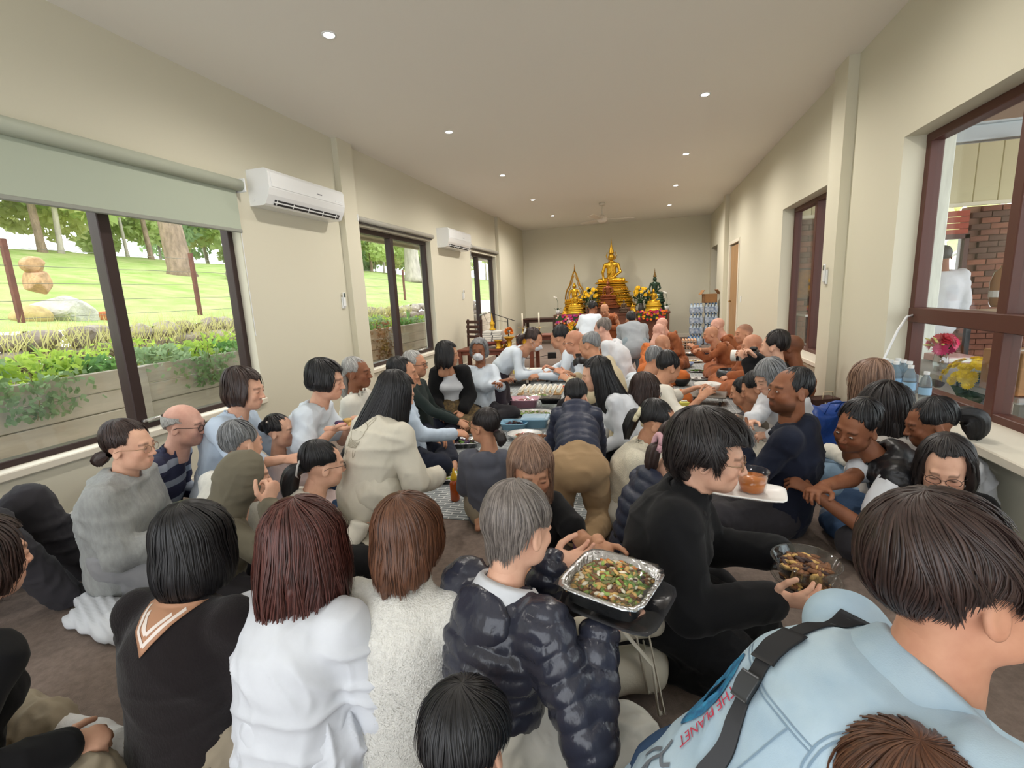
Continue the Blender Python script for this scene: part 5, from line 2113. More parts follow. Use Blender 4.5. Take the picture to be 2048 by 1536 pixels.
p = P('lowbrown', (1800, 1635), .70, 8, 'person with wispy brown hair low at the bottom right edge', sc=.86)
skin(p, nohands='RL')
p.top('jumper', C_OFF)
p.bottom('trousers', C_DTR)
p.hair('crop', H_BRN, strands=2600, th=.026, am=.006, fluff=.020)

p = P('blacktop', (-42, 1124), 1.30, -4, 'woman in black cardigan and khaki trousers at the lower left edge', sc=.98, shw=.18, lh=(-.15, .2, .25), rh=dict(p=(.30, .16, .25)),
      legs=dict(knee=[(.34, .16, .13), (-.30, .24, .11)], ankle=[(.20, -.12, .055), (.10, .33, .06)], toe=[(.12, -.28, .04), (.24, .33, .05)]))
skin(p, nohands='L')
p.top('cardigan', C_BLK, ease=.026, fold=.008, ff=5, k=.04, width=1.05)
p.bottom('trousers', C_KHA, ease=.024, fold=.012, to=.55)
p.socks(SOCKW, 'sock', 'RL', .5)
p.hair('bob', H_DBR, strands=900, drop=.09, bdrop=.10, rag=.02)

p = P('kneesup', (-315, 858), 1.95, -52, 'person at the left edge with dark trousers, knees drawn up, navy sleeve', 'kneesup', sc=1.0, male=True,
      rh=dict(px=(28, 1012, 1.72), curl=.8), legs=dict(knee=[(.16, .42, .46), (-.14, .44, .46)], ankle=[(.10, .60, .07), (-.13, .62, .07)], toe=[(.08, .80, .04), (-.15, .82, .04)]))
skin(p)
p.top('padded_jacket', P_NVY, puff=(.05, .010), ease=.02)
p.bottom('trousers', C_DTR, ease=.022, fold=.010)
p.socks(SOCKB)
p.hair('short', H_BLK)

# ---- left side of the room
p = P('greysweater', (262, 893), 2.30, -64, 'woman with low bun and glasses in a baggy grey sweater by the big window', 'heels', sc=.95, pz=.22, lean=12, hy=-6, rh=dict(p=(.10, .30, .28)), lh=(-.1, .3, .28), shw=.17)
skin(p)
p.top('sweater', C_GRK, ease=.045, fold=.014, ff=4.2, k=.06, width=1.18, hem=.10, h=.012)
p.bottom('trousers', cloth_mat('cloth_grey_trouser', srgb(150, 150, 152)), ease=.03)
p.socks(SOCKW)
p.hair('tied', H_DBR, th=.016, bun=([(0, -.105, -.035), (0, -.135, -.05), (0, -.155, -.075), (0, -.15, -.10)], [.022, .034, .034, .012]))
p.glasses(WIRE_G, LENS)
J = p.J
fold_collar(p, C_FLC, 'shawl_collar', r0=.066, drop=.05, stand=.030)

stripe = mat('polo_stripe', srgb(52, 54, 78), .85, bump=(30, .15, .005))
p = P('baldpolo', (370, 850), 2.72, -62, 'bald man with glasses in a navy and grey striped polo shirt', sc=1.02, male=True, hy=-4, rh=dict(p=(.15, .3, .25)), lh=(-.1, .3, .25))
skin(p, 'pink', tone=(.03, .05, .05), beard=.12)
tp = p.top('polo_shirt', stripe, ease=.018, sleeve='long', collar=.02)
p.bottom('trousers', C_DTR)
p.hair('fringe', H_SIL, strands=0)
p.glasses(WIRE_D, LENS)
nt = stripe.node_tree
tc = nt.nodes.new('ShaderNodeTexCoord')
mp = nt.nodes.new('ShaderNodeSeparateXYZ')
nt.links.new(tc.outputs['Object'], mp.inputs[0])
ma = nt.nodes.new('ShaderNodeMath')
ma.operation = 'PINGPONG'
ma.inputs[1].default_value = .058
nt.links.new(mp.outputs[2], ma.inputs[0])
rp = nt.nodes.new('ShaderNodeValToRGB')
rp.color_ramp.interpolation = 'CONSTANT'
rp.color_ramp.elements[0].color = (*srgb(46, 48, 74), 1)
rp.color_ramp.elements[1].color = (*srgb(150, 158, 172), 1)
rp.color_ramp.elements[1].position = .66
mu = nt.nodes.new('ShaderNodeMath')
mu.operation = 'DIVIDE'
mu.inputs[1].default_value = .058
nt.links.new(ma.outputs[0], mu.inputs[0])
nt.links.new(mu.outputs[0], rp.inputs[0])
nt.links.new(rp.outputs[0], nt.nodes['Principled BSDF'].inputs['Base Color'])

p = P('bluebob', (492, 780), 2.85, -72, 'kneeling woman with brown bob in pale blue blouse stretching out both arms', 'heels', sc=.98, lean=22,
      rh=dict(px=(572, 918, 2.70), dir=(.1, 1, -.1), curl=.25), lh=dict(px=(608, 893, 2.95), dir=(-.1, 1, -.1), curl=.2))
skin(p, 'light', bare='RL')
p.top('blouse', C_BLU, ease=.026, fold=.012, ff=5.5, sleeve='roll', k=.04, hem=.10, collar=.01)
p.bottom('trousers', C_WHC, ease=.03)
p.hair('bob', H_DBR, drop=.10, bdrop=.11, open=58)

p = P('whiteknit', (486, 888), 2.55, -8, 'person with short grey hair in a white cable-knit jumper', lean=22, sc=.96)
skin(p, nohands='RL')
p.top('jumper', C_KNW, ease=.024, fold=.007)
p.bottom('trousers', C_DTR)
p.hair('short', H_SLT, th=.016)

p = P('hooded', (492, 955), 2.18, -36, 'person in an olive hooded sweatshirt with the hood up, hand at chin', lean=22, sc=.96, rh=dict(px=(538, 1010, 2.05), dir=(-.2, .4, .9), curl=1.0, back=(.8, .4, 0)), rpole=(.4, -.2, -1), lh=(-.1, .25, .2))
skin(p, nohands='L')
p.top('hooded_sweatshirt', C_OLV, ease=.026, fold=.010, ff=5)
p.bottom('trousers', C_DTR)
hf = SDF(p.J['hd'] - .3, p.J['hd'] + .22, .009)
Rh = p.HR
hc = p.J['hd']
hf.ell(hc + Rh @ np.array([0, -.015, .012]), (.098, .116, .118), .02, R=Rh)
hf.add(hc + Rh @ np.array([0, -.05, -.06]), p.J['nb'] - p.J['up'] * .03 - p.J['fw'] * .03, .085, .095, .04)
hf.ell(hc + Rh @ np.array([0, .11, -.02]), (.075, .10, .115), .02, R=Rh, sub=True)
p.finish('hood', hf, C_OLV, .006, 8)

p = P('littlegirl', (563, 862), 2.95, -78, 'little girl with black hair and clip in a pale pink dress', 'heels', sc=.62, hs=.84, pz=.16, rh=dict(p=(.08, .2, .3)), lh=(-.08, .2, .3))
skin(p)
p.top('dress', cloth_mat('cloth_pink_white', srgb(226, 206, 204)), ease=.02, fold=.008, sleeve='wide')
p.bottom('skirt', cloth_mat('cloth_pink_white', srgb(226, 206, 204)), skirt=True)
p.hair('tied', H_BLK, bun=([(0, -.09, .05), (0, -.125, .055), (0, -.14, .03), (0, -.13, .0)], [.02, .032, .03, .01]))
MB().ball(p.hp((.05, -.06, .085)), (.02, .012, .008)).build('hair_clip', mat('clip_pearl', srgb(210, 200, 190), .3), p.obj, True)

p = P('plate', (655, 762), 3.05, -72, 'woman with black bob in white puff-sleeve top and jeans holding a plate of desserts', 'side', sc=1.0, pz=.27,
      rh=dict(px=(668, 858, 2.86), dir=(.1, 1, 0), back=(.2, 0, -1), curl=.25), lh=dict(px=(716, 838, 3.15), dir=(.3, .9, 0), back=(-.4, 0, -.9), curl=.3))
skin(p, 'light', bare='RL')
p.top('blouse', C_WHC, ease=.034, fold=.012, ff=6, sleeve='short', hem=.12, k=.045)
p.bottom('jeans', C_JEA, ease=.014)
p.hair('bob', H_BLK, drop=.075, bdrop=.07, th=.024, curl=.03)

p = P('greylong', (716, 746), 3.65, -80, 'grey-haired woman in white sitting against the left wall', sc=.95, pz=.2)
skin(p, 'brown', nohands='L')
p.top('cardigan', C_OFF, ease=.03, fold=.012, k=.04, collar=.03)
p.bottom('trousers', C_OFF)
p.hair('tied', H_SIL, tail=([(0, -.11, .02), (-.01, -.135, -.04), (-.02, -.14, -.12), (-.02, -.12, -.20)], [.03, .05, .055, .02]))
MB().ball(p.hp((0, -.118, .03)), (.02, .014, .018)).build('hair_tie', BLACK, p.obj, True)

p = P('greenman', (832, 729), 4.45, -82, 'white-haired man in a dark green jumper leaning by the second window', sc=1.0, male=True, rh=dict(p=(.14, .42, .22)), lh=dict(p=(-.1, .3, .2)))
skin(p, 'tan', beard=.2)
p.top('jumper', C_GRN, ease=.02)
p.bottom('trousers', C_NVY)
p.hair('short', H_SIL, th=.013)
p.glasses(WIRE_D)

p = P('blueshirt', (808, 748), 3.75, -68, 'black-haired man in pale blue shirt partly hidden by the long-haired woman', sc=1.02, male=True, rh=dict(p=(.12, .36, .3)))
skin(p, 'tan')
p.top('shirt', C_BLU, ease=.024, fold=.010)
p.bottom('trousers', C_NVY)
p.hair('short', H_BLK, th=.018)

p = P('longhair', (794, 788), 2.70, -24, 'woman with very long black hair in a cream sweatshirt kneeling with her back turned', 'kneel', sc=.98, lean=28, pz=.36, hp=10, hy=-14, hr=6, shw=.175,
      rh=dict(p=(.17, .36, .34)), lh=dict(p=(-.2, .30, .26)))
skin(p, nohands='RL')
p.sweat = p.top('sweatshirt', C_CRM, ease=.034, fold=.013, ff=4.4, k=.045, hem=.05, width=1.05, h=.011)
p.bottom('trousers', C_CRM, ease=.03, fold=.010)
p.hair('long', H_BLK, strands=700, drop=.22, bdrop=.36, th=.014, open=60, rag=.06, lean=-.42)

p = P('blackcoat', (897, 709), 4.75, -158, 'woman with black hair looking away, black jacket over a white tee', 'side', sc=.96, hy=80, rh=dict(p=(.12, .28, .24)), lh=(-.1, .25, .24), pz=.2)
skin(p, 'tan')
p.top('tee_shirt', C_WHT, ease=.008)
p.bottom('skirt', mat('skirt_pattern', srgb(64, 54, 42), .85, noise=(38, .5), col2=srgb(118, 98, 62)), skirt=True)
J = p.J
jk = p.field([J[x] for x in ('pel', 'ch', 'nb', 'shR', 'shL', 'elR', 'elL', 'wrR', 'wrL')], p.lodh, .22)
for sd, sg in (('R', 1), ('L', -1)):
    e_ = .026
    jk.add(J['nb'] - J['up'] * .05, J['sh' + sd], .055 + e_, .056 + e_, .02)
    jk.add(J['sh' + sd], J['el' + sd], .056 + e_, .048 + e_, .02)
    jk.add(J['el' + sd], J['el' + sd] + (J['wr' + sd] - J['el' + sd]) * .92, .048 + e_, .036 + e_, .02)
    jk.add(J['ch'] + J['lat'] * sg * .11, J['pel'] + J['lat'] * sg * .13, .10, .10, .03)
jk.add(J['ch'] - J['fw'] * .05, J['pel'] - J['fw'] * .05, .15, .15, .03, lat=J['lat'], ratio=.7)
jk.ell(J['ch'] + J['fw'] * .16, (.075, .16, .36), .02, R=np.stack([J['lat'], J['fw'], J['up']], 1), sub=True)
p.finish('jacket', jk, C_BLK, .007, 7)
p.hair('mid', H_BLK, drop=.14, bdrop=.15)

p = P('masklace', (958, 702), 5.15, -152, 'grey-haired woman in a white mask and lacy white blouse pushing a low trolley', sc=.96, hy=-20, rh=dict(px=(1004, 762, 5.0)), lh=dict(px=(1000, 768, 4.85)))
skin(p, 'brown', bare='RL')
p.top('blouse', C_WHC, ease=.03, sleeve='roll', fold=.012, k=.04)
p.bottom('trousers', C_DTR)
p.hair('bob', H_SLT, drop=.09, bdrop=.1, open=62, tf=54)
p.mask(C_WHT)

p = P('maskbend', (1068, 681), 5.45, -88, 'masked woman in pale blue blouse and dark skirt bending over the trolley', 'kneel', sc=.98, lean=50, pz=.42, hp=8,
      rh=dict(px=(1082, 745, 5.30), curl=.3), lh=dict(px=(1070, 748, 5.6), curl=.3))
skin(p, 'tan')
p.top('blouse', C_WHC, ease=.022, fold=.010)
p.bottom('skirt', cloth_mat('cloth_dark_plum', srgb(58, 52, 62)), skirt=True)
p.hair('tied', H_DBR, th=.018, tail=([(0, -.10, .0), (0, -.15, -.01), (0, -.17, -.06), (0, -.15, -.11)], [.02, .035, .04, .012]))
p.mask(C_WHT)

p = P('hoodiegirl', (968, 852), 2.80, 12, 'girl with ponytail and glasses in a charcoal hoodie looking left', 'heels', sc=.74, hs=.88, pz=.12, hy=52, rh=dict(p=(.12, .2, .14)), lh=dict(p=(-.13, .16, .12)))
skin(p, 'tan')
p.top('hoodie', C_CHA, ease=.026, fold=.008, hood=True, hem=.08)
p.bottom('trousers', C_KHA)
p.hair('tied', H_BLK2, tail=([(0, -.10, -.03), (0, -.135, -.04), (0, -.15, -.075), (0, -.135, -.115)], [.022, .034, .036, .014]))
p.glasses(WIRE_G)
MB().ball(p.hp((0, -.118, -.03)), (.022, .016, .022)).build('hair_tie', mat('tie_dark', srgb(60, 40, 44), .6), p.obj, True)

p = P('clip', (648, 930), 2.42, -38, 'woman with ponytail in a pale claw clip, glasses and cream top', lean=22, sc=.96, rh=dict(p=(.12, .28, .22)))
skin(p)
p.top('sweatshirt', C_OFF, ease=.03, fold=.010, ff=5)
p.bottom('trousers', C_BLK)
p.hair('tied', H_BLK, th=.014, strands=500, tail=([(0, -.10, .0), (-.01, -.15, -.015), (-.025, -.165, -.09), (-.03, -.15, -.17), (-.03, -.14, -.22)], [.022, .04, .042, .032, .006]))
p.glasses(WIRE_D)
MB().tube(p.hp([(.01, -.115, .05), (.03, -.135, .02), (.025, -.14, -.03), (-.005, -.125, -.055), (-.02, -.118, -.02), (-.01, -.118, .02), (.01, -.115, .05)]), .005, 6).build('claw_clip', mat('clip_pale', srgb(206, 204, 200), .3), p.obj, True)

# ---- around the food, centre
p = P('bender', (1152, 798), 3.15, 8, 'child in navy quilted jacket and tan trousers crawling towards the food', 'crawl', sc=.78, lean=64, pz=.38, hs=.88, hp=10,
      rh=dict(p=(.16, .66, .12)), lh=dict(p=(-.22, .60, .12)), legs=dict(knee=[(.17, .12, .08), (-.17, .10, .08)], ankle=[(.06, -.30, .06), (-.02, -.28, .10)], toe=[(.04, -.42, .04), (.02, -.44, .05)]))
skin(p)
p.top('quilted_jacket', P_NVY, ease=.026, fold=.003, puff=(.055, .012), hood=True, h=.012, hem=-.13)
p.bottom('trousers', C_TAN, ease=.024, fold=.010, ff=6, h=.012, k=.012)
p.socks(cloth_mat('sock_plum', srgb(78, 36, 62), 'knit'), up=.2)
p.hair('short', H_BLK)

p = P('longwhite', (1190, 750), 3.50, 100, 'woman in white with long straight black hair facing left', 'side', sc=.96, pz=.2, rh=dict(p=(.12, .3, .2)), lh=(-.1, .3, .2))
skin(p)
p.top('shirt', C_WHT, ease=.03, fold=.012)
p.bottom('trousers', C_BLK)
p.hair('long', H_BLK, drop=.26, bdrop=.38, open=78, lean=-.45)

p = P('beigeman', (1178, 690), 4.45, 72, 'crew-cut man in a beige jacket leaning over the trolley', 'heels', sc=1.02, male=True, lean=24, pz=.2, rh=dict(px=(1150, 752, 4.5)), lh=dict(px=(1140, 762, 4.3)))
skin(p, 'tan')
p.top('jacket', C_BGE, ease=.03, fold=.010, collar=.03)
p.bottom('trousers', C_NVY)
p.hair('buzz', H_SLT, strands=0)

p = P('vestman', (1147, 684), 4.85, 76, 'balding man in a black quilted vest over a white shirt', 'heels', sc=1.0, male=True, lean=26, pz=.2, rh=dict(px=(1108, 738, 4.9)), lh=dict(px=(1128, 748, 4.7)))
skin(p, 'warm', tone=(.18, .2, .2))
p.top('shirt', C_WHC, ease=.014)
p.top('vest', P_BLK, ease=.028, sleeve='none', collar=.03, puff=(.07, .008), fold=.003)
p.bottom('trousers', C_DTR)
p.glasses(WIRE_D)

p = P('reacher', (1118, 676), 5.45, 82, 'black-haired man in a white shirt reaching far left across the trolley', 'heels', sc=1.0, male=True, lean=34, pz=.2, rh=dict(px=(1088, 748, 5.3), curl=.3), lh=dict(px=(1080, 752, 5.2)))
skin(p, 'tan')
p.top('shirt', C_WHC, ease=.02)
p.bottom('trousers', C_DTR)
p.hair('short', H_BLK)

p = P('greywhite', (1204, 658), 5.85, 72, 'grey-haired man in a loose white shirt sitting on his heels', 'heels', sc=1.02, male=True, lean=24, pz=.2)
skin(p, 'pink')
p.top('shirt', C_WHT, ease=.034, fold=.014, hem=.10)
p.bottom('trousers', C_GRY)
p.hair('short', H_GRY, th=.012)

p = P('offering', (1186, 616), 8.9, -14, 'dark-haired man in white short-sleeved shirt kneeling up before the altar', 'kneel', sc=1.0, male=True)
skin(p, 'brown', bare='A')
p.top('shirt', C_WHC, ease=.022, sleeve='short', hem=.10)
p.bottom('trousers', C_DTR)
p.hair('short', H_BLK)


def monk(k, head, dep, face, label, robe=R_RUS, sk='tan', tone=(.10, .12, .12), **kw):
    kw.setdefault('male', True)
    p = P(k, head, dep, face, label, **kw)
    skin(p, sk, bare='A', tone=tone, beard=.06)
    p.top('robe', robe, ease=.014, fold=.018, ff=8, k=.04, sleeveR='none', sleeveL='wide', hem=.05)
    J = p.J
    f = p.field([J['shL'], J['pel'], J['shR']], p.lodh, .25)
    for i, t in enumerate((0, .33, .66, 1.0)):
        a = J['shL'] + J['up'] * (.04 - .05 * t) + J['lat'] * .06 * t
        b = J['pel'] + J['lat'] * (.14 - .1 * t) + J['up'] * (.16 - .08 * t)
        f.add(a - J['fw'] * .07, b - J['fw'] * .115, .022, .026, .012)
        f.add(a + J['fw'] * .06, b + J['fw'] * .11, .022, .026, .012)
        f.add(a - J['fw'] * .07, a + J['fw'] * .06, .022, .022, .012)
    p.finish('sash', f, robe, .006, 9)
    p.bottom('lower_robe', robe, skirt=True, ease=.02, fold=.014, ff=9)
    return p


monk('m_altar', (1209, 620), 9.25, 168, 'monk in rust robes facing the kneeling man in front of the altar', sc=1.0, pose='kneel', hp=14)
p = P('greybend', (1262, 640), 7.6, 8, 'person in a grey shirt bending low with back turned near the altar', 'kneel', sc=1.05, male=True, lean=52, pz=.52)
skin(p, 'tan')
p.top('shirt', C_GRY, ease=.034, fold=.010, hem=.06)
p.bottom('trousers', cloth_mat('cloth_grey_blue', srgb(130, 144, 152)), ease=.026)
p.hair('short', H_BLK)
monk('m1', (1323, 650), 7.9, 118, 'monk at the far end of the near row bowing over his bowl', sk='pink', sc=1.0, lean=28, pz=.12)
monk('m2', (1318, 664), 6.7, -38, 'bald monk in bright orange robe, middle one with his back turned', R_ORG, 'pink', sc=1.0, hp=14)
monk('m3', (1325, 690), 5.5, -44, 'bald monk in bright orange robe, nearest with his back turned', R_ORG, 'tan', sc=1.0, hp=14)
monk('m4', (1434, 652), 7.3, 84, 'tall pale monk leaning forward beside the stacked water bottles', sk='pink', sc=1.05, lean=28)
monk('m5', (1421, 669), 6.9, 92, 'monk stretching both arms towards the dishes', sk='tan', sc=1.0, lean=30, rh=dict(px=(1392, 700, 6.7)), lh=dict(px=(1388, 696, 7.0)))
monk('m6', (1487, 667), 5.85, 104, 'young monk with cropped hair sitting upright against the right wall', sk='tan', sc=1.0, tone=(.45, .45, .42))
monk('m7', (1503, 691), 5.1, 88, 'monk hidden behind the camera lens', R_ORG, 'warm', sc=1.0)
monk('m8', (1580, 696), 4.3, 62, 'monk with shaved head behind the photographer under the narrow window', sk='brown', sc=1.02, tone=(.35, .35, .32))

p = P('photographer', (1546, 694), 4.20, 58, 'black-haired photographer in black raising a white-lensed camera', 'cross', sc=1.0, male=True, pz=.14,
      lh=dict(px=(1495, 722, 4.05), dir=(-.2, .6, .8), curl=.8), rh=dict(px=(1512, 716, 4.0), dir=(-.3, .6, .7), curl=.9))
skin(p, 'light')
p.top('jumper', C_BLK, ease=.03)
p.bottom('trousers', C_DTR)
p.hair('short', H_BLK2, th=.03, am=.006)
CAMPOS = p

p = P('greywoman', (1538, 756), 3.45, 118, 'grey-haired woman in white looking down, behind the man in the navy hoodie', sc=.96, hp=14, hy=-8, pz=.14, rh=dict(px=(1490, 855, 3.2), curl=.7))
skin(p, 'light')
p.top('shirt', C_WHT, ease=.032, fold=.010)
p.bottom('trousers', C_OFF)
p.hair('bob', H_SLT, drop=.07, bdrop=.09, tf=72, open=60)

p = P('teen', (1508, 777), 3.75, 82, 'teenager with short black hair in a pale grey top looking left', sc=.84, hs=.93, male=True, hp=10)
skin(p, 'tan')
p.top('top', cloth_mat('cloth_pale_grey', srgb(196, 192, 188)), ease=.022)
p.bottom('trousers', C_OFF)
p.hair('crop', H_BLK)
p = P('smallboy', (1483, 784), 3.95, 78, 'small boy in a beige collared jacket, leftmost by the grey mats', sc=.70, hs=.88, male=True)
skin(p, 'tan')
p.top('jacket', cloth_mat('cloth_stone', srgb(190, 180, 168)), ease=.024, collar=.03)
p.bottom('trousers', C_OFF)
p.hair('short', H_BLK)

p = P('navyman', (1578, 782), 2.52, 66, 'bearded man in a navy hoodie turning his face to the camera', sc=1.04, male=True, hy=44, hp=-6, lh=dict(px=(1475, 872, 2.6), curl=.5), rh=dict(p=(.10, .30, .20), curl=.7))
skin(p, 'brown', beard=.62)
p.top('hoodie', C_NVY, ease=.028, fold=.008, hood=True, h=.011)
p.bottom('trousers', C_DTR, ease=.02)
p.hair('short', H_BLK, th=.009, tf=46, ts=90)
p.eyes((.3, .2))
J = p.J
fold_collar(p, C_WHT, 'white_collar', r0=.060, drop=.02, stand=.022)

p = P('brownhair', (1735, 760), 2.98, 40, 'woman with long light-brown hair sitting against the right wall', sc=.96)
skin(p, 'light', nohands='RL')
p.top('cardigan', C_OFF, ease=.03, fold=.010)
p.bottom('jeans', C_JEL)
p.hair('mid', H_LBR, drop=.17, bdrop=.18, strands=400)
p = P('curly', (1762, 818), 2.72, 34, 'woman with long wavy dark hair beside the white cable', lean=22, sc=.95)
skin(p, 'tan', nohands='RL')
p.top('cardigan', cloth_mat('cloth_pale_taupe', srgb(196, 190, 184)), ease=.03, fold=.010)
p.bottom('jeans', C_JEL)
p.hair('long', H_BLK2, drop=.2, bdrop=.22, th=.03, am=.012, strands=500)

p = P('vestyoung', (1712, 856), 2.38, 82, 'young man in white tee and black hooded vest, sitting cross-legged in jeans', sc=1.03, male=True, hy=46, hp=4, hr=-12, lean=30, rh=dict(px=(1600, 1000, 2.15), curl=.6), lh=dict(px=(1625, 985, 2.35), curl=.6), lean_side=0)
skin(p, 'brown', bare='A', beard=.35)
p.top('tee_shirt', C_WHT, ease=.02, sleeve='short', fold=.008)
p.top('vest', P_BLK, ease=.034, sleeve='none', hood=True, fold=.006, puff=(.08, .008), width=1.05, h=.011)
p.bottom('jeans', C_JEA, ease=.014, fold=.008, h=.011)
p.socks(cloth_mat('sock_slate', srgb(86, 96, 110), 'knit'))
p.hair('short', H_BLK, th=.022, am=.005, ts=84)
p.eyes((.2, 0))

p = P('ponytail', (1858, 848), 2.38, 84, 'woman with thick black ponytail in white by the right sill', lean=22, sc=.95, hp=6)
skin(p, 'brown')
p.top('shirt', C_WHT, ease=.03, fold=.010)
p.bottom('trousers', C_OFF)
p.hair('tied', H_BLK, th=.014, strands=500, tail=([(0, -.10, .02), (0, -.15, .03), (0, -.185, .0), (0, -.18, -.07), (0, -.16, -.12)], [.022, .045, .056, .045, .01]))
MB().ball(p.hp((.018, -.135, .035)), (.010, .014, .016)).build('hair_clip', mat('clip_pearl', srgb(226, 220, 212), .3), p.obj, True)

p = P('specs', (1890, 936), 2.05, 152, 'woman with black hair and dark glasses facing the camera behind the denim man', lean=22, sc=.95, hp=10)
skin(p, 'light', nohands='RL')
p.top('jumper', C_BLK, ease=.026)
p.bottom('trousers', C_DTR)
p.hair('mid', H_BLK2, drop=.10, bdrop=.13, tf=50, open=66, strands=700)
p.glasses(WIRE_D, LENS, .023)

p = P('fringe', (1062, 940), 1.98, -146, 'smiling woman with light brown fringe in a black tee reaching for the tray', sc=.90, hs=1.0, hp=12, hy=-10,
      lh=dict(px=(1200, 1090, 1.72), dir=(.2, .9, -.2), back=(0, .2, -1), curl=.35), rh=dict(p=(.0, .35, .28)), lpole=(-.4, -.2, -1), lean=12)
skin(p, 'tan', bare='AL')
p.top('tee_shirt', C_BLK, ease=.016, sleeve='short')
p.bottom('skirt', C_DTR, skirt=True)
p.hair('bangs', H_LBR, drop=.19, bdrop=.18, strands=900, tf=74, open=72, th=.014)

# ---- right of centre
p = P('greyshirt2', (1312, 722), 4.55, -52, 'grey-haired man in a white shirt leaning forward beside the orange robes', 'heels', sc=1.02, male=True, lean=30, pz=.12, hp=8)
skin(p, 'tan')
p.top('shirt', C_WHC, ease=.03, fold=.012)
p.bottom('trousers', C_DTR)
p.hair('short', H_SLT, th=.014)
p = P('creamman', (1338, 737), 4.10, -58, 'black-haired man in cream reaching towards the white bowl', 'heels', sc=1.02, male=True, lean=34, pz=.12, hp=6, rh=dict(px=(1402, 796, 3.75), curl=.4), lh=dict(px=(1390, 776, 4.3)))
skin(p, 'tan', bare='R')
p.top('shirt', C_OFF, ease=.03, sleeve='roll', fold=.010)
p.bottom('trousers', C_DTR)
p.hair('short', H_BLK, th=.026)
p = P('printvest', (1294, 782), 3.60, -76, 'woman with glasses and dark brown hair in a cream printed vest', lean=22, sc=.98, hp=6)
skin(p, 'light')
p.top('cardigan', mat('cream_print', srgb(216, 206, 180), .9, noise=(26, .3), col2=srgb(176, 156, 120)), ease=.03, fold=.010)
p.bottom('trousers', C_OFF)
p.hair('mid', H_DBR, drop=.12, bdrop=.15)
p.glasses(WIRE_D)
p = P('scrunchie', (1318, 846), 2.66, -94, 'woman with ponytail in a cream scrunchie and cream fleece', lean=22, sc=.96, hp=8)
skin(p, 'tan')
p.top('fleece', C_FLB, ease=.034, fold=.006, collar=.03, hem=.06)
p.bottom('trousers', C_OFF)
p.hair('tied', H_BLK, strands=300, tail=([(0, -.105, .02), (0, -.145, .01), (0, -.155, -.07), (0, -.145, -.15)], [.022, .036, .036, .012]))
MB().tube(p.hp([(.034 * math.cos(a), -.125 + .012 * math.sin(a), .015 + .038 * math.sin(a)) for a in np.linspace(0, 2 * PI, 13)]), .016, 8).build('scrunchie', mat('scrunchie_cream', srgb(222, 214, 180), .8, bump=(60, .6, .006)), p.obj, True)
p = P('navypuffer', (1362, 898), 2.16, -64, 'person in a navy quilted jacket with pink scrunchie behind the black-jacketed woman', sc=.95, lean=24, hp=6, pz=.14)
skin(p)
p.top('quilted_jacket', P_NVY, ease=.032, fold=.004, puff=(.06, .012), hood=True, hem=.05, h=.011)
p.bottom('trousers', C_BLK)
p.hair('tied', H_DBR, tail=([(0, -.105, .0), (0, -.135, -.02), (0, -.13, -.09), (0, -.12, -.15)], [.022, .034, .034, .012]))
MB().tube(p.hp([(.03 * math.cos(a), -.122, .01 + .040 * math.sin(a)) for a in np.linspace(0, 2 * PI, 13)]), .015, 8).build('scrunchie', mat('scrunchie_pink', srgb(208, 164, 172), .8, bump=(60, .6, .006)), p.obj, True)

# ---- outside
p = P('veranda', (1884, 513), 5.45, -8, 'man in a white shirt standing on the veranda with his back to the window', 'stand', sc=1.0, male=True, rh=dict(p=(.27, .06, .80)), lh=dict(p=(-.27, .06, .80)), shw=.19)
skin(p, 'brown')
p.top('shirt', C_WHT, ease=.034, fold=.010, hem=.12, width=1.12)
p.bottom('trousers', C_DTR)
p.hair('buzz', H_BLK, strands=0)

# ---- print and strap on the pale denim jacket, drawing on the cream sweatshirt
p = PPL['denim']
J = p.J
u_, f_, l_ = J['up'], J['fw'], J['lat']
c0 = J['nb'] - u_ * .03
RIM = mat('strap_black', srgb(28, 28, 30), .5)
V, F = strip2d([(-.115, .03), (-.075, -.06), (-.02, -.16), (.03, -.26), (.06, -.38), (.07, -.55)], .036, 60)
st = drape(p, p.jacket, 'shoulder_strap', V, F, RIM, c0, l_, u_, f_, .003, None, .004)
V, F = strip2d([(-.075, -.05), (-.04, -.12)], .056, 12)
drape(p, p.jacket, 'strap_pad', V, F, RIM, c0, l_, u_, f_, .006, st, .006)
V, F = strip2d([(-.028, -.145), (-.006, -.19)], .046, 8)
drape(p, p.jacket, 'buckle', V, F, mat('buckle_grey', srgb(70, 72, 74), .3, metal=.7), c0, l_, u_, f_, .008, st, .008)
SEAM = mat('denim_seam', srgb(128, 152, 172), .9)
for pts in (((.125, -.01), (.108, -.08), (.112, -.16), (.14, -.23)), ((.132, -.01), (.115, -.08), (.119, -.16), (.147, -.23)), ((-.12, -.13), (0, -.145), (.11, -.13)), ((-.12, -.138), (0, -.153), (.11, -.138)), ((.075, -.145), (.06, -.3), (.05, -.5))):
    V, F = strip2d(pts, .0028, 40)
    drape(p, p.jacket, 'seam', V, F, SEAM, c0, l_, u_, f_, .0015)
V, F = text2d('THE PLANET', .033)
drape(p, p.jacket, 'lettering', [(-.052 + v, -.275 - u * .85) for u, v in V], F, mat('print_red', srgb(196, 60, 84), .7), c0, l_, u_, f_, .003)
GLB = mat('print_globe', srgb(58, 150, 190), .6, noise=(60, .6), col2=srgb(40, 84, 130))
n = 28
ring = [(-.094 + .036 * r * math.cos(2 * PI * i / n), -.25 + .10 * r * math.sin(2 * PI * i / n)) for r in (.34, .67, 1) for i in range(n)]
F = [(j * n + i, j * n + (i + 1) % n, (j + 1) * n + (i + 1) % n, (j + 1) * n + i) for j in range(2) for i in range(n)] + [list(range(n))]
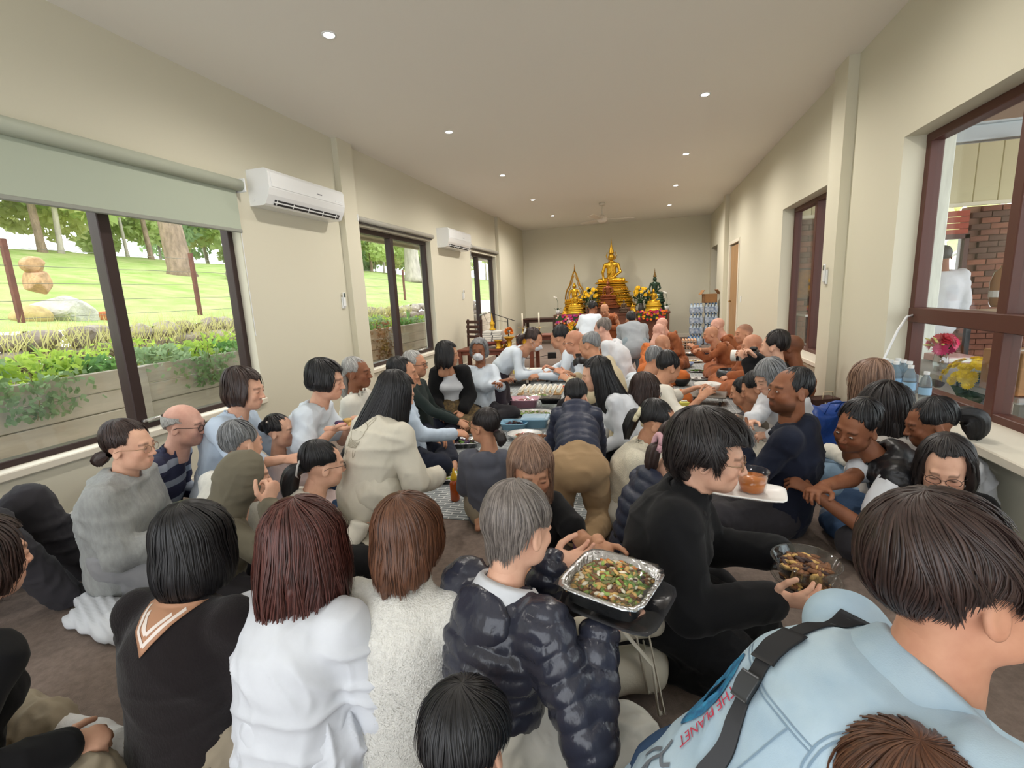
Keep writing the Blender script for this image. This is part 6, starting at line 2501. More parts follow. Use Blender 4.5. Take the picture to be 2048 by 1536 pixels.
drape(p, p.jacket, 'globe_print', ring, F, GLB, c0, l_, u_, f_, .0025)
for pts in (((-.06, -.37), (-.045, -.40), (-.06, -.43), (-.05, -.47)), ((-.06, -.40), (-.08, -.42), (-.085, -.45)), ((-.045, -.40), (-.025, -.405), (-.015, -.385)), ((-.06, -.43), (-.035, -.455), (-.04, -.49))):
    V, F = strip2d(pts, .008, 16)
    drape(p, p.jacket, 'figure_print', V, F, mat('print_grey', srgb(110, 116, 124), .8), c0, l_, u_, f_, .0025)
fold_collar(p, C_DEN, r0=.070, drop=.065, stand=.034)

p = PPL['longhair']
J = p.J
u_, f_, l_ = J['up'], J['fw'], J['lat']
c0 = J['ch'] + u_ * .02
LINE = mat('sketch_line', srgb(150, 142, 120), .8)
sk = [[(.06 * math.cos(a) - .01, .02 + .055 * math.sin(a)) for a in np.linspace(0, 2 * PI, 26)], [(-.055, -.02), (-.06, -.075), (.04, -.08), (.045, -.025)], [(-.06, -.075), (-.055, -.12), (-.04, -.12), (-.035, -.08)], [(.02, -.08), (.022, -.125), (.036, -.125), (.04, -.08)],
      [(-.045, .06), (-.06, .11), (-.035, .12), (-.025, .07)], [(.02, .07), (.035, .125), (.055, .11), (.038, .055)], [(-.03, .02), (-.02, .022)], [(.015, .02), (.025, .022)]]
for k in range(10):
    sk.append([(-.045 + .009 * k, -.035), (-.04 + .008 * k, -.05), (-.048 + .009 * k, -.07)])
for pts in sk:
    V, F = strip2d(pts, .0028, max(8, len(pts) * 2))
    drape(p, p.sweat, 'line_drawing', V, F, LINE, c0, l_, u_, f_, .0025)
# ------------------------------------------------------------------ altar
GOLD = mat('gold_leaf', srgb(222, 172, 52), .32, metal=.75, noise=(30, .25), bump=(80, .3, .004))
GOLDD = mat('gold_dark', srgb(176, 128, 36), .42, metal=.75, noise=(25, .35))
BRNZ = mat('bronze_statue', srgb(138, 78, 48), .32, metal=.6, noise=(20, .25))
JADE = mat('jade_statue', srgb(44, 66, 48), .3, metal=.2, noise=(20, .3))
ALTW = mat('altar_wood', srgb(112, 68, 48), .5, noise=(4, .22), stretch=(.6, 5, 5))
o = empty('altar', (2.52, 12.95, 0), 0, 'long low brown wooden altar bench against the back wall', 'altar')
MB().span((-1.46, -.46, .72), (1.46, .70, .78), .01).build('top', ALTW, o)
MB().span((-1.40, -.42, .10), (1.40, -.38, .72)).build('front_panel', ALTW, o)
for x in (-1.40, -.47, .47, 1.40):
    MB().span((x - .035, -.45, 0), (x + .035, -.38, .72), .006).build('post', ALTW, o)
for x in (-1.42, 1.42):
    MB().span((x - .02, -.42, .0), (x + .02, .66, .72)).build('side_panel', ALTW, o)
MB().span((-.62, -.30, .78), (.62, .66, .90), .01).build('dais', ALTW, o)


def tiers(mb, spec, sq=True):
    """stepped plinth of lotus-like mouldings: (half width, half depth, z0, z1)"""
    for (hx, hy, z0, z1) in spec:
        n = 28
        V = []
        prof = [(.90, 0), (1.0, .18), (1.0, .45), (.93, .6), (.97, .8), (.90, 1.0)]
        for (k, t) in prof:
            for i in range(n):
                a = 2 * PI * i / n
                c_, s_ = math.cos(a), math.sin(a)
                e = 5.0 if sq else 2.0
                r = (abs(c_) ** e + abs(s_) ** e) ** (-1 / e)
                V.append((hx * k * r * c_, hy * k * r * s_, z0 + (z1 - z0) * t))
        F = [(j * n + i, j * n + (i + 1) % n, (j + 1) * n + (i + 1) % n, (j + 1) * n + i) for j in range(len(prof) - 1) for i in range(n)]
        F += [list(range(n))[::-1], [(len(prof) - 1) * n + i for i in range(n)]]
        mb.add(V, F)
    return mb


def seated(parent, s, m, z, h=.012, crown=None, halo=False, mudra='touch'):
    """cross-legged statue of height ~s (knees to top of head), facing -y"""
    f = SDF(np.array([-.45, -.4, -.05]) * s, np.array([.45, .35, 1.15]) * s, h)
    A = lambda a, b, r0, r1=None, k=.03, **q: f.add(np.array(a) * s, np.array(b) * s, r0 * s, (r1 or r0) * s, k * s, **q)
    for sx in (-1, 1):
        A((sx * .10, .02, .09), (sx * .36, -.14, .075), .085, .065)
        A((sx * .36, -.14, .07), (-sx * .10, -.24, .08), .062, .045)
        A((-sx * .10, -.24, .09), (-sx * .22, -.2, .10), .04, .03)
    A((0, .03, .10), (0, .02, .34), .14, .125, .05, lat=(1, 0, 0), ratio=.75)
    A((0, .02, .34), (0, .02, .52), .135, .16, .05, lat=(1, 0, 0), ratio=.7)
    A((-.17, .02, .56), (.17, .02, .56), .062, .062, .05)
    A((0, .02, .56), (0, .0, .70), .055, .05, .03)
    for sx in (-1, 1):
        A((sx * .20, .02, .55), (sx * .27, .0, .33), .055, .045, .02)
    A((.27, .0, .33), (.05, -.17, .16), .045, .035, .02)
    A((.05, -.17, .16), (-.05, -.2, .15), .034, .03, .02)
    if mudra == 'touch':
        A((-.27, .0, .33), (-.24, -.2, .18), .043, .034, .02)
        A((-.24, -.2, .18), (-.24, -.24, .06), .03, .022, .02)
    else:
        A((-.27, .0, .33), (-.05, -.17, .17), .043, .034, .02)
    f.ell(np.array([0, -.01, .80]) * s, np.array([.085, .10, .115]) * s, .02 * s)
    f.ell(np.array([0, -.03, .74]) * s, np.array([.062, .07, .07]) * s, .03 * s)
    A((0, -.105, .80), (0, -.125, .77), .012, .016, .01)
    for sx in (-1, 1):
        A((sx * .088, .0, .82), (sx * .092, .0, .70), .016, .014, .01)
    f.ell(np.array([0, .01, .90]) * s, np.array([.06, .065, .06]) * s, .02 * s)
    P, Q = f.net()
    me = np_mesh('figure', P, Q)
    o = mesh_obj('figure', me, m, parent, (0, 0, z))
    # robe edge over the left shoulder
    MB().tube(np.array([(.12, -.105, .57), (.08, -.12, .45), (-.02, -.115, .32), (-.09, -.10, .22)]) * s, .012 * s, 6).build('sash', m, o, True)
    if crown:
        cp = [(.085, .0), (.095, .02), (.07, .05), (.078, .075), (.05, .12), (.055, .14), (.032, .19), (.036, .21), (.018, .28), (.020, .30), (.008, .40), (.0, .47)]
        MB().lathe([(a * s, b * s) for a, b in cp], 14, np.array([0, 0, .90]) * s).build('crown', crown, o, True)
    return o


o = empty('buddha_statue', (2.52, 13.22, .90), 0, 'largest golden seated Buddha on a tall stepped golden throne', 'statue')
tiers(MB(), [(.66, .38, 0, .09), (.60, .36, .09, .14), (.56, .35, .14, .25), (.54, .34, .25, .29), (.48, .32, .29, .38), (.51, .33, .38, .42), (.44, .31, .42, .51), (.40, .29, .51, .56), (.37, .28, .56, .62), (.43, .31, .62, .67)]).build('throne', GOLD, o, 'auto')
for i, (w, z) in enumerate(((.56, .20), (.48, .335), (.44, .465))):
    for k in range(13):
        x = -w * .88 + k * w * 1.76 / 12
        MB().ball((x, -.295 - .045 * (2 - i) * .9 + (.0 if i else -.01), z), (.018, .014, .03), 6, 4).build('ornament', GOLDD, o, True)
seated(o, .84, GOLD, .64, .012, crown=GOLD)
for k in range(-1, 2, 2):
    MB().tube([(k * .10, 0, 1.25), (k * .13, .01, 1.34), (k * .10, 0, 1.44)], [.012, .016, .004], 6).build('ear_ornament', GOLD, o, True)

o = empty('buddha_statue', (1.55, 13.05, .78), 0, 'golden Buddha statue with a pointed flame-shaped halo at the left of the altar', 'statue')
tiers(MB(), [(.30, .22, 0, .08), (.26, .20, .08, .14), (.28, .21, .14, .20), (.24, .19, .20, .27), (.27, .20, .27, .32)]).build('throne', GOLD, o, 'auto')
seated(o, .52, GOLD, .31, .009)
ha = []
for t in np.linspace(0, 1, 24):
    a = t * PI
    ha.append((math.cos(a) * (.26 - .03 * math.sin(a)), .10, .38 + .42 * math.sin(a) ** .8 + (.34 * max(0, 1 - abs(t - .5) * 5))))
mb = MB().tube(ha, .022, 6)
mb.tube([(x * .8, y, .38 + (z - .38) * .86) for x, y, z in ha], .012, 6)
for x in (-.26, .26):
    mb.tube([(x, .10, .05), (x, .10, .40)], .022, 6)
mb.tube([(0, .10, 1.10), (0, .10, 1.30)], [.022, .003], 6)
mb.build('halo', GOLDD, o, True)

o = empty('buddha_statue', (2.46, 12.72, .90), 0, 'dark bronze seated Buddha in front of the largest golden statue', 'statue')
tiers(MB(), [(.30, .20, -.0, .07), (.24, .17, .07, .16), (.20, .15, .16, .22), (.22, .16, .22, .27)]).build('throne', BRNZ, o, 'auto')
seated(o, .46, BRNZ, .26, .009)
MB().tube([(0, 0, .71), (0, 0, .76)], [.02, .003], 6).build('finial', BRNZ, o, True)

o = empty('buddha_statue', (3.62, 13.15, .78), 0, 'dark green seated Buddha with a tall pointed crown at the right of the altar', 'statue')
tiers(MB(), [(.28, .20, 0, .08), (.24, .18, .08, .2), (.26, .19, .2, .3), (.22, .17, .3, .42)]).build('throne', JADE, o, 'auto')
seated(o, .50, JADE, .40, .009, crown=mat('crown_bronze', srgb(120, 92, 48), .4, metal=.6))
for (x, y, s_, lab) in ((3.58, 12.72, .36, 'small golden Buddha on a bright gold base in front of the dark green one'), (1.62, 12.70, .34, 'small golden Buddha in front of the flame-haloed statue')):
    o = empty('buddha_statue', (x, y, .78), 0, lab, 'statue')
    tiers(MB(), [(.22, .15, 0, .06), (.19, .13, .06, .12), (.20, .14, .12, .17), (.17, .12, .17, .22)]).build('throne', mat('gold_bright', srgb(236, 196, 70), .28, metal=.7), o, 'auto')
    seated(o, s_, GOLD, .21, .008)
for (x, y, s_, z, m, lab) in ((3.08, 12.62, .17, .78, GOLD, 'tiny golden figure standing right of the bronze Buddha'), (2.38, 12.55, .12, .90, GOLDD, 'tiny golden figure at the foot of the bronze Buddha'), (2.86, 12.56, .26, .78, mat('grey_bronze', srgb(92, 74, 60), .5, metal=.4), 'small dark kneeling figure beside the bronze throne'), (1.34, 12.62, .14, .78, GOLD, 'tiny golden figure at the left end of the altar')):
    o = empty('figurine', (x, y, z), 0, lab, 'figurine')
    tiers(MB(), [(.07 * s_ / .14, .06 * s_ / .14, 0, .04), (.05 * s_ / .14, .045 * s_ / .14, .04, .07)]).build('base', m, o, 'auto')
    seated(o, s_, m, .065, .006)

# ---------------- flowers
YEL = mat('petal_yellow', srgb(240, 190, 24), .6, noise=(20, .2))
ORA = mat('petal_orange', srgb(232, 130, 30), .6)
PNK = mat('petal_pink', srgb(216, 70, 130), .6)
MAG = mat('petal_magenta', srgb(176, 60, 140), .6)
PAL = mat('petal_pale', srgb(240, 200, 190), .6)
REDP = mat('petal_red', srgb(200, 40, 56), .6)
LEAFD = mat('leaf_dark', srgb(46, 74, 40), .5)


def flower_mesh(r, n=14, layers=3):
    mb = MB()
    for ly in range(layers):
        rr = r * (1 - .24 * ly)
        for i in range(n):
            a = 2 * PI * (i + .5 * ly) / n
            c_, s_ = math.cos(a), math.sin(a)
            w = rr * .26
            zt = .12 * r + .22 * r * ly
            mb.add([(0, 0, .06 * r * ly), (c_ * rr * .55 - s_ * w, s_ * rr * .55 + c_ * w, zt * .6), (c_ * rr, s_ * rr, zt), (c_ * rr * .55 + s_ * w, s_ * rr * .55 - c_ * w, zt * .6)], [(0, 1, 2, 3)])
    mb.ball((0, 0, .2 * r), (.3 * r, .3 * r, .16 * r), 8, 4)
    return mb.mesh('flower')


_FM = {}


def flower(m, r=.05):
    if m.name not in _FM:
        me = flower_mesh(1.0)
        me.materials.append(m)
        _FM[m.name] = me
    return _FM[m.name]


def put_flower(parent, p, r, m, d, name='flower'):
    c = bpy.data.objects.new(name, flower(m))
    COL.objects.link(c)
    c.parent = parent
    c.location = [float(v) for v in p]
    c.scale = (r, r, r)
    c.rotation_euler = Vector([float(v) for v in d]).to_track_quat('Z', 'Y').to_euler()
    return c


rng = np.random.RandomState(3)
VAS = mat('vase_dark', srgb(60, 58, 56), .35)
for (x, y, n, lab, ky) in ((2.02, 12.62, 19, 'vase of big yellow chrysanthemums left of the bronze Buddha', 0), (3.28, 12.66, 19, 'vase of big yellow chrysanthemums right of the bronze Buddha', 1)):
    o = empty('flower_vase', (x, y, .78), 0, lab, 'vase of flowers')
    MB().lathe([(.05, 0), (.075, .06), (.06, .15), (.045, .19), (.055, .21)], 16).build('vase', VAS, o, True)
    for k in range(n):
        d = nrm([rng.uniform(-1, 1), rng.uniform(-.9, .2), rng.uniform(-.2, 1.1)])
        p = np.array([0, -.02, .42]) + d * np.array([.20, .14, .24]) * rng.uniform(.75, 1.05)
        put_flower(o, p, rng.uniform(.045, .06), YEL, d + np.array([0, -.6, .1]))
        MB().tube([(0, 0, .2), p * .6 + np.array([0, 0, .12]), p], .004, 4).build('stem', LEAFD, o)
    V, Q = leaves((0, .02, .38), (.22, .14, .24), 90, .12, .05, rng)
    mesh_obj('foliage', np_mesh('foliage', V, Q, False), LEAFD, o)
for (x0, x1, z, y, lab, cols, nf) in ((1.12, 1.78, .66, 12.44, 'pink and magenta flower garland hanging on the left altar front', (PNK, MAG, ORA, PAL), 62), (3.20, 3.90, .70, 12.44, 'pink and orange flower garland hanging on the right altar front', (PNK, ORA, REDP, YEL), 62), (1.45, 1.80, .46, 12.38, 'yellow flower arrangement below the left garland', (YEL, YEL, ORA), 26)):
    o = empty('flower_garland', ((x0 + x1) / 2, y, z), 0, lab, 'garland')
    MB().span((-(x1 - x0) / 2, -.01, -.10), ((x1 - x0) / 2, .03, .10)).build('backing', LEAFD, o)
    for k in range(nf):
        put_flower(o, (rng.uniform(x0, x1) - (x0 + x1) / 2, -.03 - .03 * rng.rand(), rng.uniform(-.12, .12)), rng.uniform(.026, .042), cols[rng.randint(len(cols))], (rng.uniform(-.4, .4), -1, rng.uniform(-.3, .5)))
for (x, lab) in ((1.14, 'white orchid in a white pot at the left end of the altar'), (3.90, 'white orchid in a white pot at the right end of the altar')):
    o = empty('potted_orchid', (x, 12.72, .78), 0, lab, 'potted plant')
    MB().lathe([(.045, 0), (.055, .11), (.050, .115)], 16).build('pot', WHITE, o, True)
    MB().tube([(0, 0, .1), (.01, 0, .3), (-.02, -.01, .42), (-.06, -.02, .46)], .005, 5).build('stem', LEAFD, o)
    for k in range(4):
        put_flower(o, (-.02 - .02 * k, -.02, .44 + .01 * k), .022, mat('petal_white', srgb(236, 232, 224), .5), (0, -1, .2))
    for k in range(4):
        a = k * 1.6
        MB().box((math.cos(a) * .05, math.sin(a) * .05, .14), (.11, .035, .006), rotz(a) @ roty(-.4)).build('leaf', LEAFD, o)

# ---------------- furniture at the back left
def table(name, x, y, lx, ly, h, label, m, rz=0, leg=.035, z=0, cat='table'):
    o = empty(name, (x, y, z), rz, label, cat)
    MB().span((-lx / 2, -ly / 2, h - .035), (lx / 2, ly / 2, h), .006).build('table_top', m, o)
    MB().span((-lx / 2 + .05, -ly / 2 + .04, h - .10), (lx / 2 - .05, -ly / 2 + .06, h - .035)).span((-lx / 2 + .05, ly / 2 - .06, h - .10), (lx / 2 - .05, ly / 2 - .04, h - .035)).build('apron', m, o)
    for sx in (-1, 1):
        for sy in (-1, 1):
            cx, cy = sx * (lx / 2 - leg - .01), sy * (ly / 2 - leg - .01)
            MB().span((cx - leg / 1, cy - leg / 1, 0), (cx + leg / 1, cy + leg / 1, h - .035), .004).build('leg', m, o)
    return o


RWOOD = mat('red_wood', srgb(118, 62, 44), .45, noise=(4, .25), stretch=(.6, 4, 4))
table('side_table', .66, 12.75, .92, .55, .70, 'dark wooden table left of the altar', DKW)
pb = onz(1062, 742, 0)
table('low_bench', 1.48, 8.85, .95, .40, .60, 'reddish wooden bench with candlesticks beside the masked women', RWOOD, .12, .03)
table('offering_table', .90, 7.95, 1.35, .55, .46, 'low wooden table holding books and gold offering bowls', RWOOD, 0, .03)
# chair
o = empty('dining_chair', (.42, 8.5, 0), -.5, 'dark ladder-back wooden chair against the left wall', 'chair')
for sx in (-1, 1):
    MB().box((sx * .18, .18, .24), (.035, .035, .48), None, .004).build('leg', DKW, o)
    MB().box((sx * .18, -.20, .47), (.035, .035, .94), rotx(-.06), .004).build('leg', DKW, o)
MB().span((-.21, -.20, .44), (.21, .21, .48), .008).build('seat', DKW, o)
for k in range(4):
    MB().span((-.17, -.235, .60 + .09 * k), (.17, -.215, .655 + .09 * k), .004).build('slat', DKW, o)
# books, offering bowls, candles, microphone
BOOK = mat('book_grey', srgb(206, 204, 198), .7)
for st, (bx_, n_) in enumerate(((.72, 5), (.90, 5))):
    for k in range(n_):
        o = empty('book', (bx_, 7.98, .575 + .036 * k), .08 * ((k * 7) % 3 - 1), 'pale grey book %s the %s stack on the low table' % (('at the bottom of', 'second from the bottom of', 'in the middle of', 'second from the top of', 'on top of')[k], ('nearer-window', 'second')[st]), 'book', 'books on the low table')
        MB().span((-.08, -.11, 0), (.08, .11, .034), .003).build('cover', BOOK, o)
        MB().span((-.078, -.112, .005), (.074, .108, .029)).build('pages', mat('paper', srgb(230, 226, 214), .9), o)
o = empty('offering_tray', (.80, 7.98, .46), 0, 'red lacquered tray with gold feet under the books', 'tray')
MB().span((-.24, -.16, .07), (.24, .16, .11), .01).build('tray', mat('lacquer_red', srgb(124, 54, 44), .35), o)
for sx in (-1, 1):
    for sy in (-1, 1):
        MB().lathe([(.03, 0), (.02, .03), (.03, .07)], 10, (sx * .18, sy * .11, 0)).build('foot', GOLD, o, True)
for (x, y, sc_, lab, fl) in ((1.10, 7.92, 1.0, 'golden pedestal bowl with orange marigolds on the low table', 1), (1.40, 7.88, 1.1, 'golden pedestal bowl with a white plate on the low table', 2), (.94, 7.80, .8, 'small golden pedestal cup beside the books', 0)):
    o = empty('pedestal_bowl', (x, y, .46), 0, lab, 'bowl')
    MB().lathe([(a * sc_, b * sc_) for a, b in ((.065, 0), (.06, .02), (.04, .05), (.05, .09), (.04, .12), (.08, .16), (.10, .18), (.095, .185), (.03, .16), (0, .16))], 18).build('stand', GOLD, o, True)
    if fl == 1:
        for k in range(16):
            d = nrm([rng.uniform(-1, 1), rng.uniform(-1, 1), rng.uniform(.1, 1.2)])
            put_flower(o, np.array([0, 0, .2]) + d * np.array([.07, .07, .14]), .035, ORA, d)
    if fl == 2:
        MB().lathe([(.05, .19), (.14, .21), (.145, .215), (.05, .20), (0, .20)], 20).build('plate', WHITE, o, True)
        MB().lathe([(.03, .205), (.04, .25), (.012, .29), (.006, .36), (0, .37)], 12).build('finial', STEEL, o, True)
o = empty('spire_ornament', (.78, 8.02, .76), 0, 'golden spired ornament standing on the grey books', 'ornament')
MB().lathe([(.05, 0), (.055, .02), (.03, .05), (.04, .09), (.045, .12), (.02, .16), (.012, .24), (0, .30)], 16).build('spire', GOLD, o, True)
for (px, lab) in ((1046, 'tall white candle in a brass stand, left of the pair'), (1079, 'tall white candle in a brass stand, right of the pair')):
    q = ony(px, 672, 8.85)
    o = empty('candlestick', (q[0], 8.85, .60), 0, lab, 'candlestick')
    MB().lathe([(.05, 0), (.05, .012), (.012, .03), (.012, .10), (.03, .11), (.012, .12)], 14).build('holder', mat('brass2', srgb(196, 176, 110), .35, metal=.9), o, True)
    MB().tube([(0, 0, .11), (0, 0, .40)], .014, 10).build('candle', mat('wax', srgb(236, 228, 206), .5), o, True)
    MB().tube([(-.09, 0, .13), (.09, 0, .13)], .003, 5).build('crossbar', MATS['brass2'], o)
o = empty('microphone_stand', (.62, 9.6, 0), 0, 'black microphone on a boom stand beside the low table', 'microphone stand')
for k in range(3):
    a = k * 2.1
    MB().tube([(0, 0, .12), (math.cos(a) * .24, math.sin(a) * .24, .01)], .010, 6).build('leg', BLACK, o)
MB().tube([(0, 0, .05), (0, 0, .86)], .011, 8).build('pole', BLACK, o, True)
MB().tube([(.16, 0, .82), (-.40, -.05, 1.02)], .008, 6).build('boom', BLACK, o, True)
MB().tube([(-.38, -.05, 1.02), (-.58, -.08, .96)], [.013, .018], 8).build('microphone', STEEL, o, True)
MB().tube([(-.50, -.06, .99), (-.44, 0, .80), (-.2, 0, .84), (0, 0, .80)], .004, 5).build('cable', BLACK, o)
o = empty('power_adapter', onz(1104, 716, .0), .2, 'small black power box on the floor behind the trolleys', 'power box')
MB().span((-.09, -.07, 0), (.09, .07, .12), .006).build('case', BLACK, o)
MB().tube([(-.09, 0, .06), (-.4, .05, .01), (-.9, .15, .01)], .006, 5).build('cord', BLACK, o)

# ---------------- bottled water stacked at the back right
CAPB = mat('cap_blue', srgb(60, 110, 170), .5)
PET = mat('pet_pack', srgb(196, 210, 222), .25, spec=.6)
PETD = mat('pet_label', srgb(196, 206, 220), .3, noise=(16, .5), col2=srgb(80, 110, 156))
pk = None
for i, (dx, dy, z, lab) in enumerate(((0, 0, 0, 'bottom left'), (0, 0, .24, 'second left'), (0, 0, .48, 'third left'), (0, 0, .72, 'top left'), (.42, 0, 0, 'bottom right'), (.42, 0, .24, 'second right'), (.42, 0, .48, 'third right'), (.42, 0, .72, 'top right'), (-.12, -.5, 0, 'front bottom'))):
    lb = 'shrink-wrapped pack of water bottles, %s in the stack by the back wall' % lab
    if pk is None:
        o = pk = empty('water_pack', (4.52, 11.95, z), 0, lb, 'water pack', 'packs of bottled water')
        for a in range(4):
            for b in range(3):
                MB().lathe([(.030, 0), (.032, .02), (.032, .15), (.014, .20), (.014, .225)], 8, (-.105 + .07 * a, -.07 + .07 * b, 0)).build('bottle', PET, o, True)
                MB().lathe([(.015, .215), (.015, .232), (0, .232)], 8, (-.105 + .07 * a, -.07 + .07 * b, 0)).build('cap', CAPB, o)
        MB().span((-.141, -.106, .03), (.141, .106, .15)).build('wrap', PETD, o)
    else:
        o = copy_tree(pk, None, lb, None, (4.52 + dx * .76, 11.95 + dy, z))
o = empty('cardboard_box', (4.80, 11.95, .96), .2, 'open brown cardboard box on top of the water packs', 'box')
CARD = mat('cardboard', srgb(160, 118, 80), .85, noise=(8, .1))
for a, b in (((-.14, -.1, 0), (.14, .1, .01)), ((-.14, -.1, 0), (-.13, .1, .2)), ((.13, -.1, 0), (.14, .1, .2)), ((-.14, -.1, 0), (.14, -.09, .2)), ((-.14, .09, 0), (.14, .1, .2))):
    MB().span(a, b).build('side', CARD, o)
for R_, c in ((roty(.6), (-.18, 0, .24)), (roty(-.6), (.18, 0, .24))):
    MB().box(c, (.01, .2, .12), R_).build('flap', CARD, o)
EGG = mat('egg', srgb(214, 168, 134), .6)
for k in range(4):
    o = empty('egg_tray', (4.30, 11.05, .055 * k), 0, 'grey tray of brown eggs, %s in the stack beside the monk' % ('bottom', 'second', 'third', 'top')[k], 'egg tray', 'stacked egg trays')
    MB().span((-.15, -.15, 0), (.15, .15, .02), .004).build('tray', mat('egg_carton', srgb(150, 140, 130), .9), o)
    for a in range(5):
        for b in range(5):
            if k == 3 or b == 0 or a == 0:
                MB().ball((-.12 + .06 * a, -.12 + .06 * b, .036), (.022, .022, .028), 8, 5).build('egg', EGG, o, True)
# ------------------------------------------------------------------ mats, trolleys and food
MATM = mat('woven_mat', srgb(140, 144, 144), .8)
_nt = MATM.node_tree
_tc = _nt.nodes.new('ShaderNodeTexCoord')
_wv = _nt.nodes.new('ShaderNodeTexBrick')
_wv.inputs['Scale'].default_value = 9.0
_wv.inputs['Color1'].default_value = (*srgb(132, 138, 140), 1)
_wv.inputs['Color2'].default_value = (*srgb(112, 118, 120), 1)
_wv.inputs['Mortar'].default_value = (*srgb(206, 208, 206), 1)
_wv.inputs['Mortar Size'].default_value = .03
_wv.inputs['Brick Width'].default_value = .9
_wv.inputs['Row Height'].default_value = .28
_nt.links.new(_tc.outputs['Object'], _wv.inputs[0])
_nt.links.new(_wv.outputs[0], _nt.nodes['Principled BSDF'].inputs['Base Color'])
for (x0, x1, y0, y1, lab) in ((1.35, 3.15, 2.55, 7.2, 'grey woven plastic mat under the food in the middle of the room'), (3.42, 4.45, 3.6, 8.9, 'grey woven plastic mat with white stripes in front of the monks')):
    MB().span((-(x1 - x0) / 2, -(y1 - y0) / 2, 0), ((x1 - x0) / 2, (y1 - y0) / 2, .006), .002).build('floor_mat', MATM, None, False, ((x0 + x1) / 2, (y0 + y1) / 2, 0), label=lab, cat='mat')
FOIL = mat('foil', srgb(206, 208, 210), .22, metal=.95, bump=(70, .7, .006))
CLEAR = clear_mat('clear_plastic', (.93, .95, .95), .10, .12, (.9, .92, .92))
CLING = clear_mat('cling_film', (.97, .97, .97), .07, .06)
CERW = mat('ceramic_white', srgb(232, 232, 228), .25)
TUBB = mat('tub_blue', srgb(150, 196, 222), .35)
TUBP = mat('tub_pink', srgb(232, 176, 196), .35)
TUBG = mat('tub_green', srgb(130, 190, 110), .4)
FOODC = {k: mat('food_' + k, srgb(*c), .55, noise=(30, .3)) for k, c in dict(yellow=(236, 196, 60), red=(190, 52, 50), green=(92, 130, 54), lime=(150, 180, 90), brown=(128, 84, 52), dark=(62, 40, 36), cream=(232, 222, 196), orange=(226, 128, 46), pink=(230, 150, 150), white=(236, 234, 226), noodle=(210, 170, 100), purple=(74, 52, 84), olive=(116, 118, 70)).items()}
frng = np.random.RandomState(21)


def pieces(o, lx, ly, z, cols, n, r, name='food', rnd=False, mound=.02, shape=None):
    """the food itself: a heap of small pieces, one part per colour"""
    for ci, c in enumerate(cols):
        mb = MB()
        for k in range(max(1, n // len(cols))):
            while True:
                x, y = frng.uniform(-1, 1, 2)
                if not rnd or x * x + y * y < 1:
                    break
            zz = z + mound * (1 - .6 * (x * x + y * y)) * frng.uniform(.3, 1)
            s_ = shape or (1, frng.uniform(.5, 1), frng.uniform(.35, .6))
            mb.ball((x * (lx / 2 - r), y * (ly / 2 - r), zz), (r * s_[0] * frng.uniform(.7, 1.2), r * s_[1] * frng.uniform(.8, 1.1), r * s_[2]), 6, 4, rotz(frng.uniform(0, 6)) @ rotx(frng.uniform(-.5, .5)))
        q = mb.build(name, FOODC[c], o, True)
        q['kind'] = 'stuff'


def rect_tray(mb, lx, ly, h, t=.003, flare=.86, rim=.014):
    """open tapered rectangular tray with rounded corners and a rim"""
    def loop(sx, sy, z, e=6.0, n=32):
        out = []
        for i in range(n):
            a = 2 * PI * i / n
            c_, s_ = math.cos(a), math.sin(a)
            r = (abs(c_) ** e + abs(s_) ** e) ** (-1 / e)
            out.append((sx * r * c_, sy * r * s_, z))
        return out
    n = 32
    L_ = [loop(lx / 2 + rim, ly / 2 + rim, h - .004), loop(lx / 2 + rim, ly / 2 + rim, h), loop(lx / 2, ly / 2, h), loop(lx / 2 * flare, ly / 2 * flare, t * 2), loop(.001, .001, t * 2)]
    M_ = [loop(lx / 2 + rim, ly / 2 + rim, h - .004), loop(lx / 2 + t, ly / 2 + t, h - .004), loop(lx / 2 * flare + t, ly / 2 * flare + t, 0), loop(.001, .001, 0)]
    for LL in (L_, M_):
        V = [v for l_ in LL for v in l_]
        F = [(j * n + i, j * n + (i + 1) % n, (j + 1) * n + (i + 1) % n, (j + 1) * n + i) for j in range(len(LL) - 1) for i in range(n)]
        mb.add(V, F if LL is M_ else [f[::-1] for f in F])
    return mb


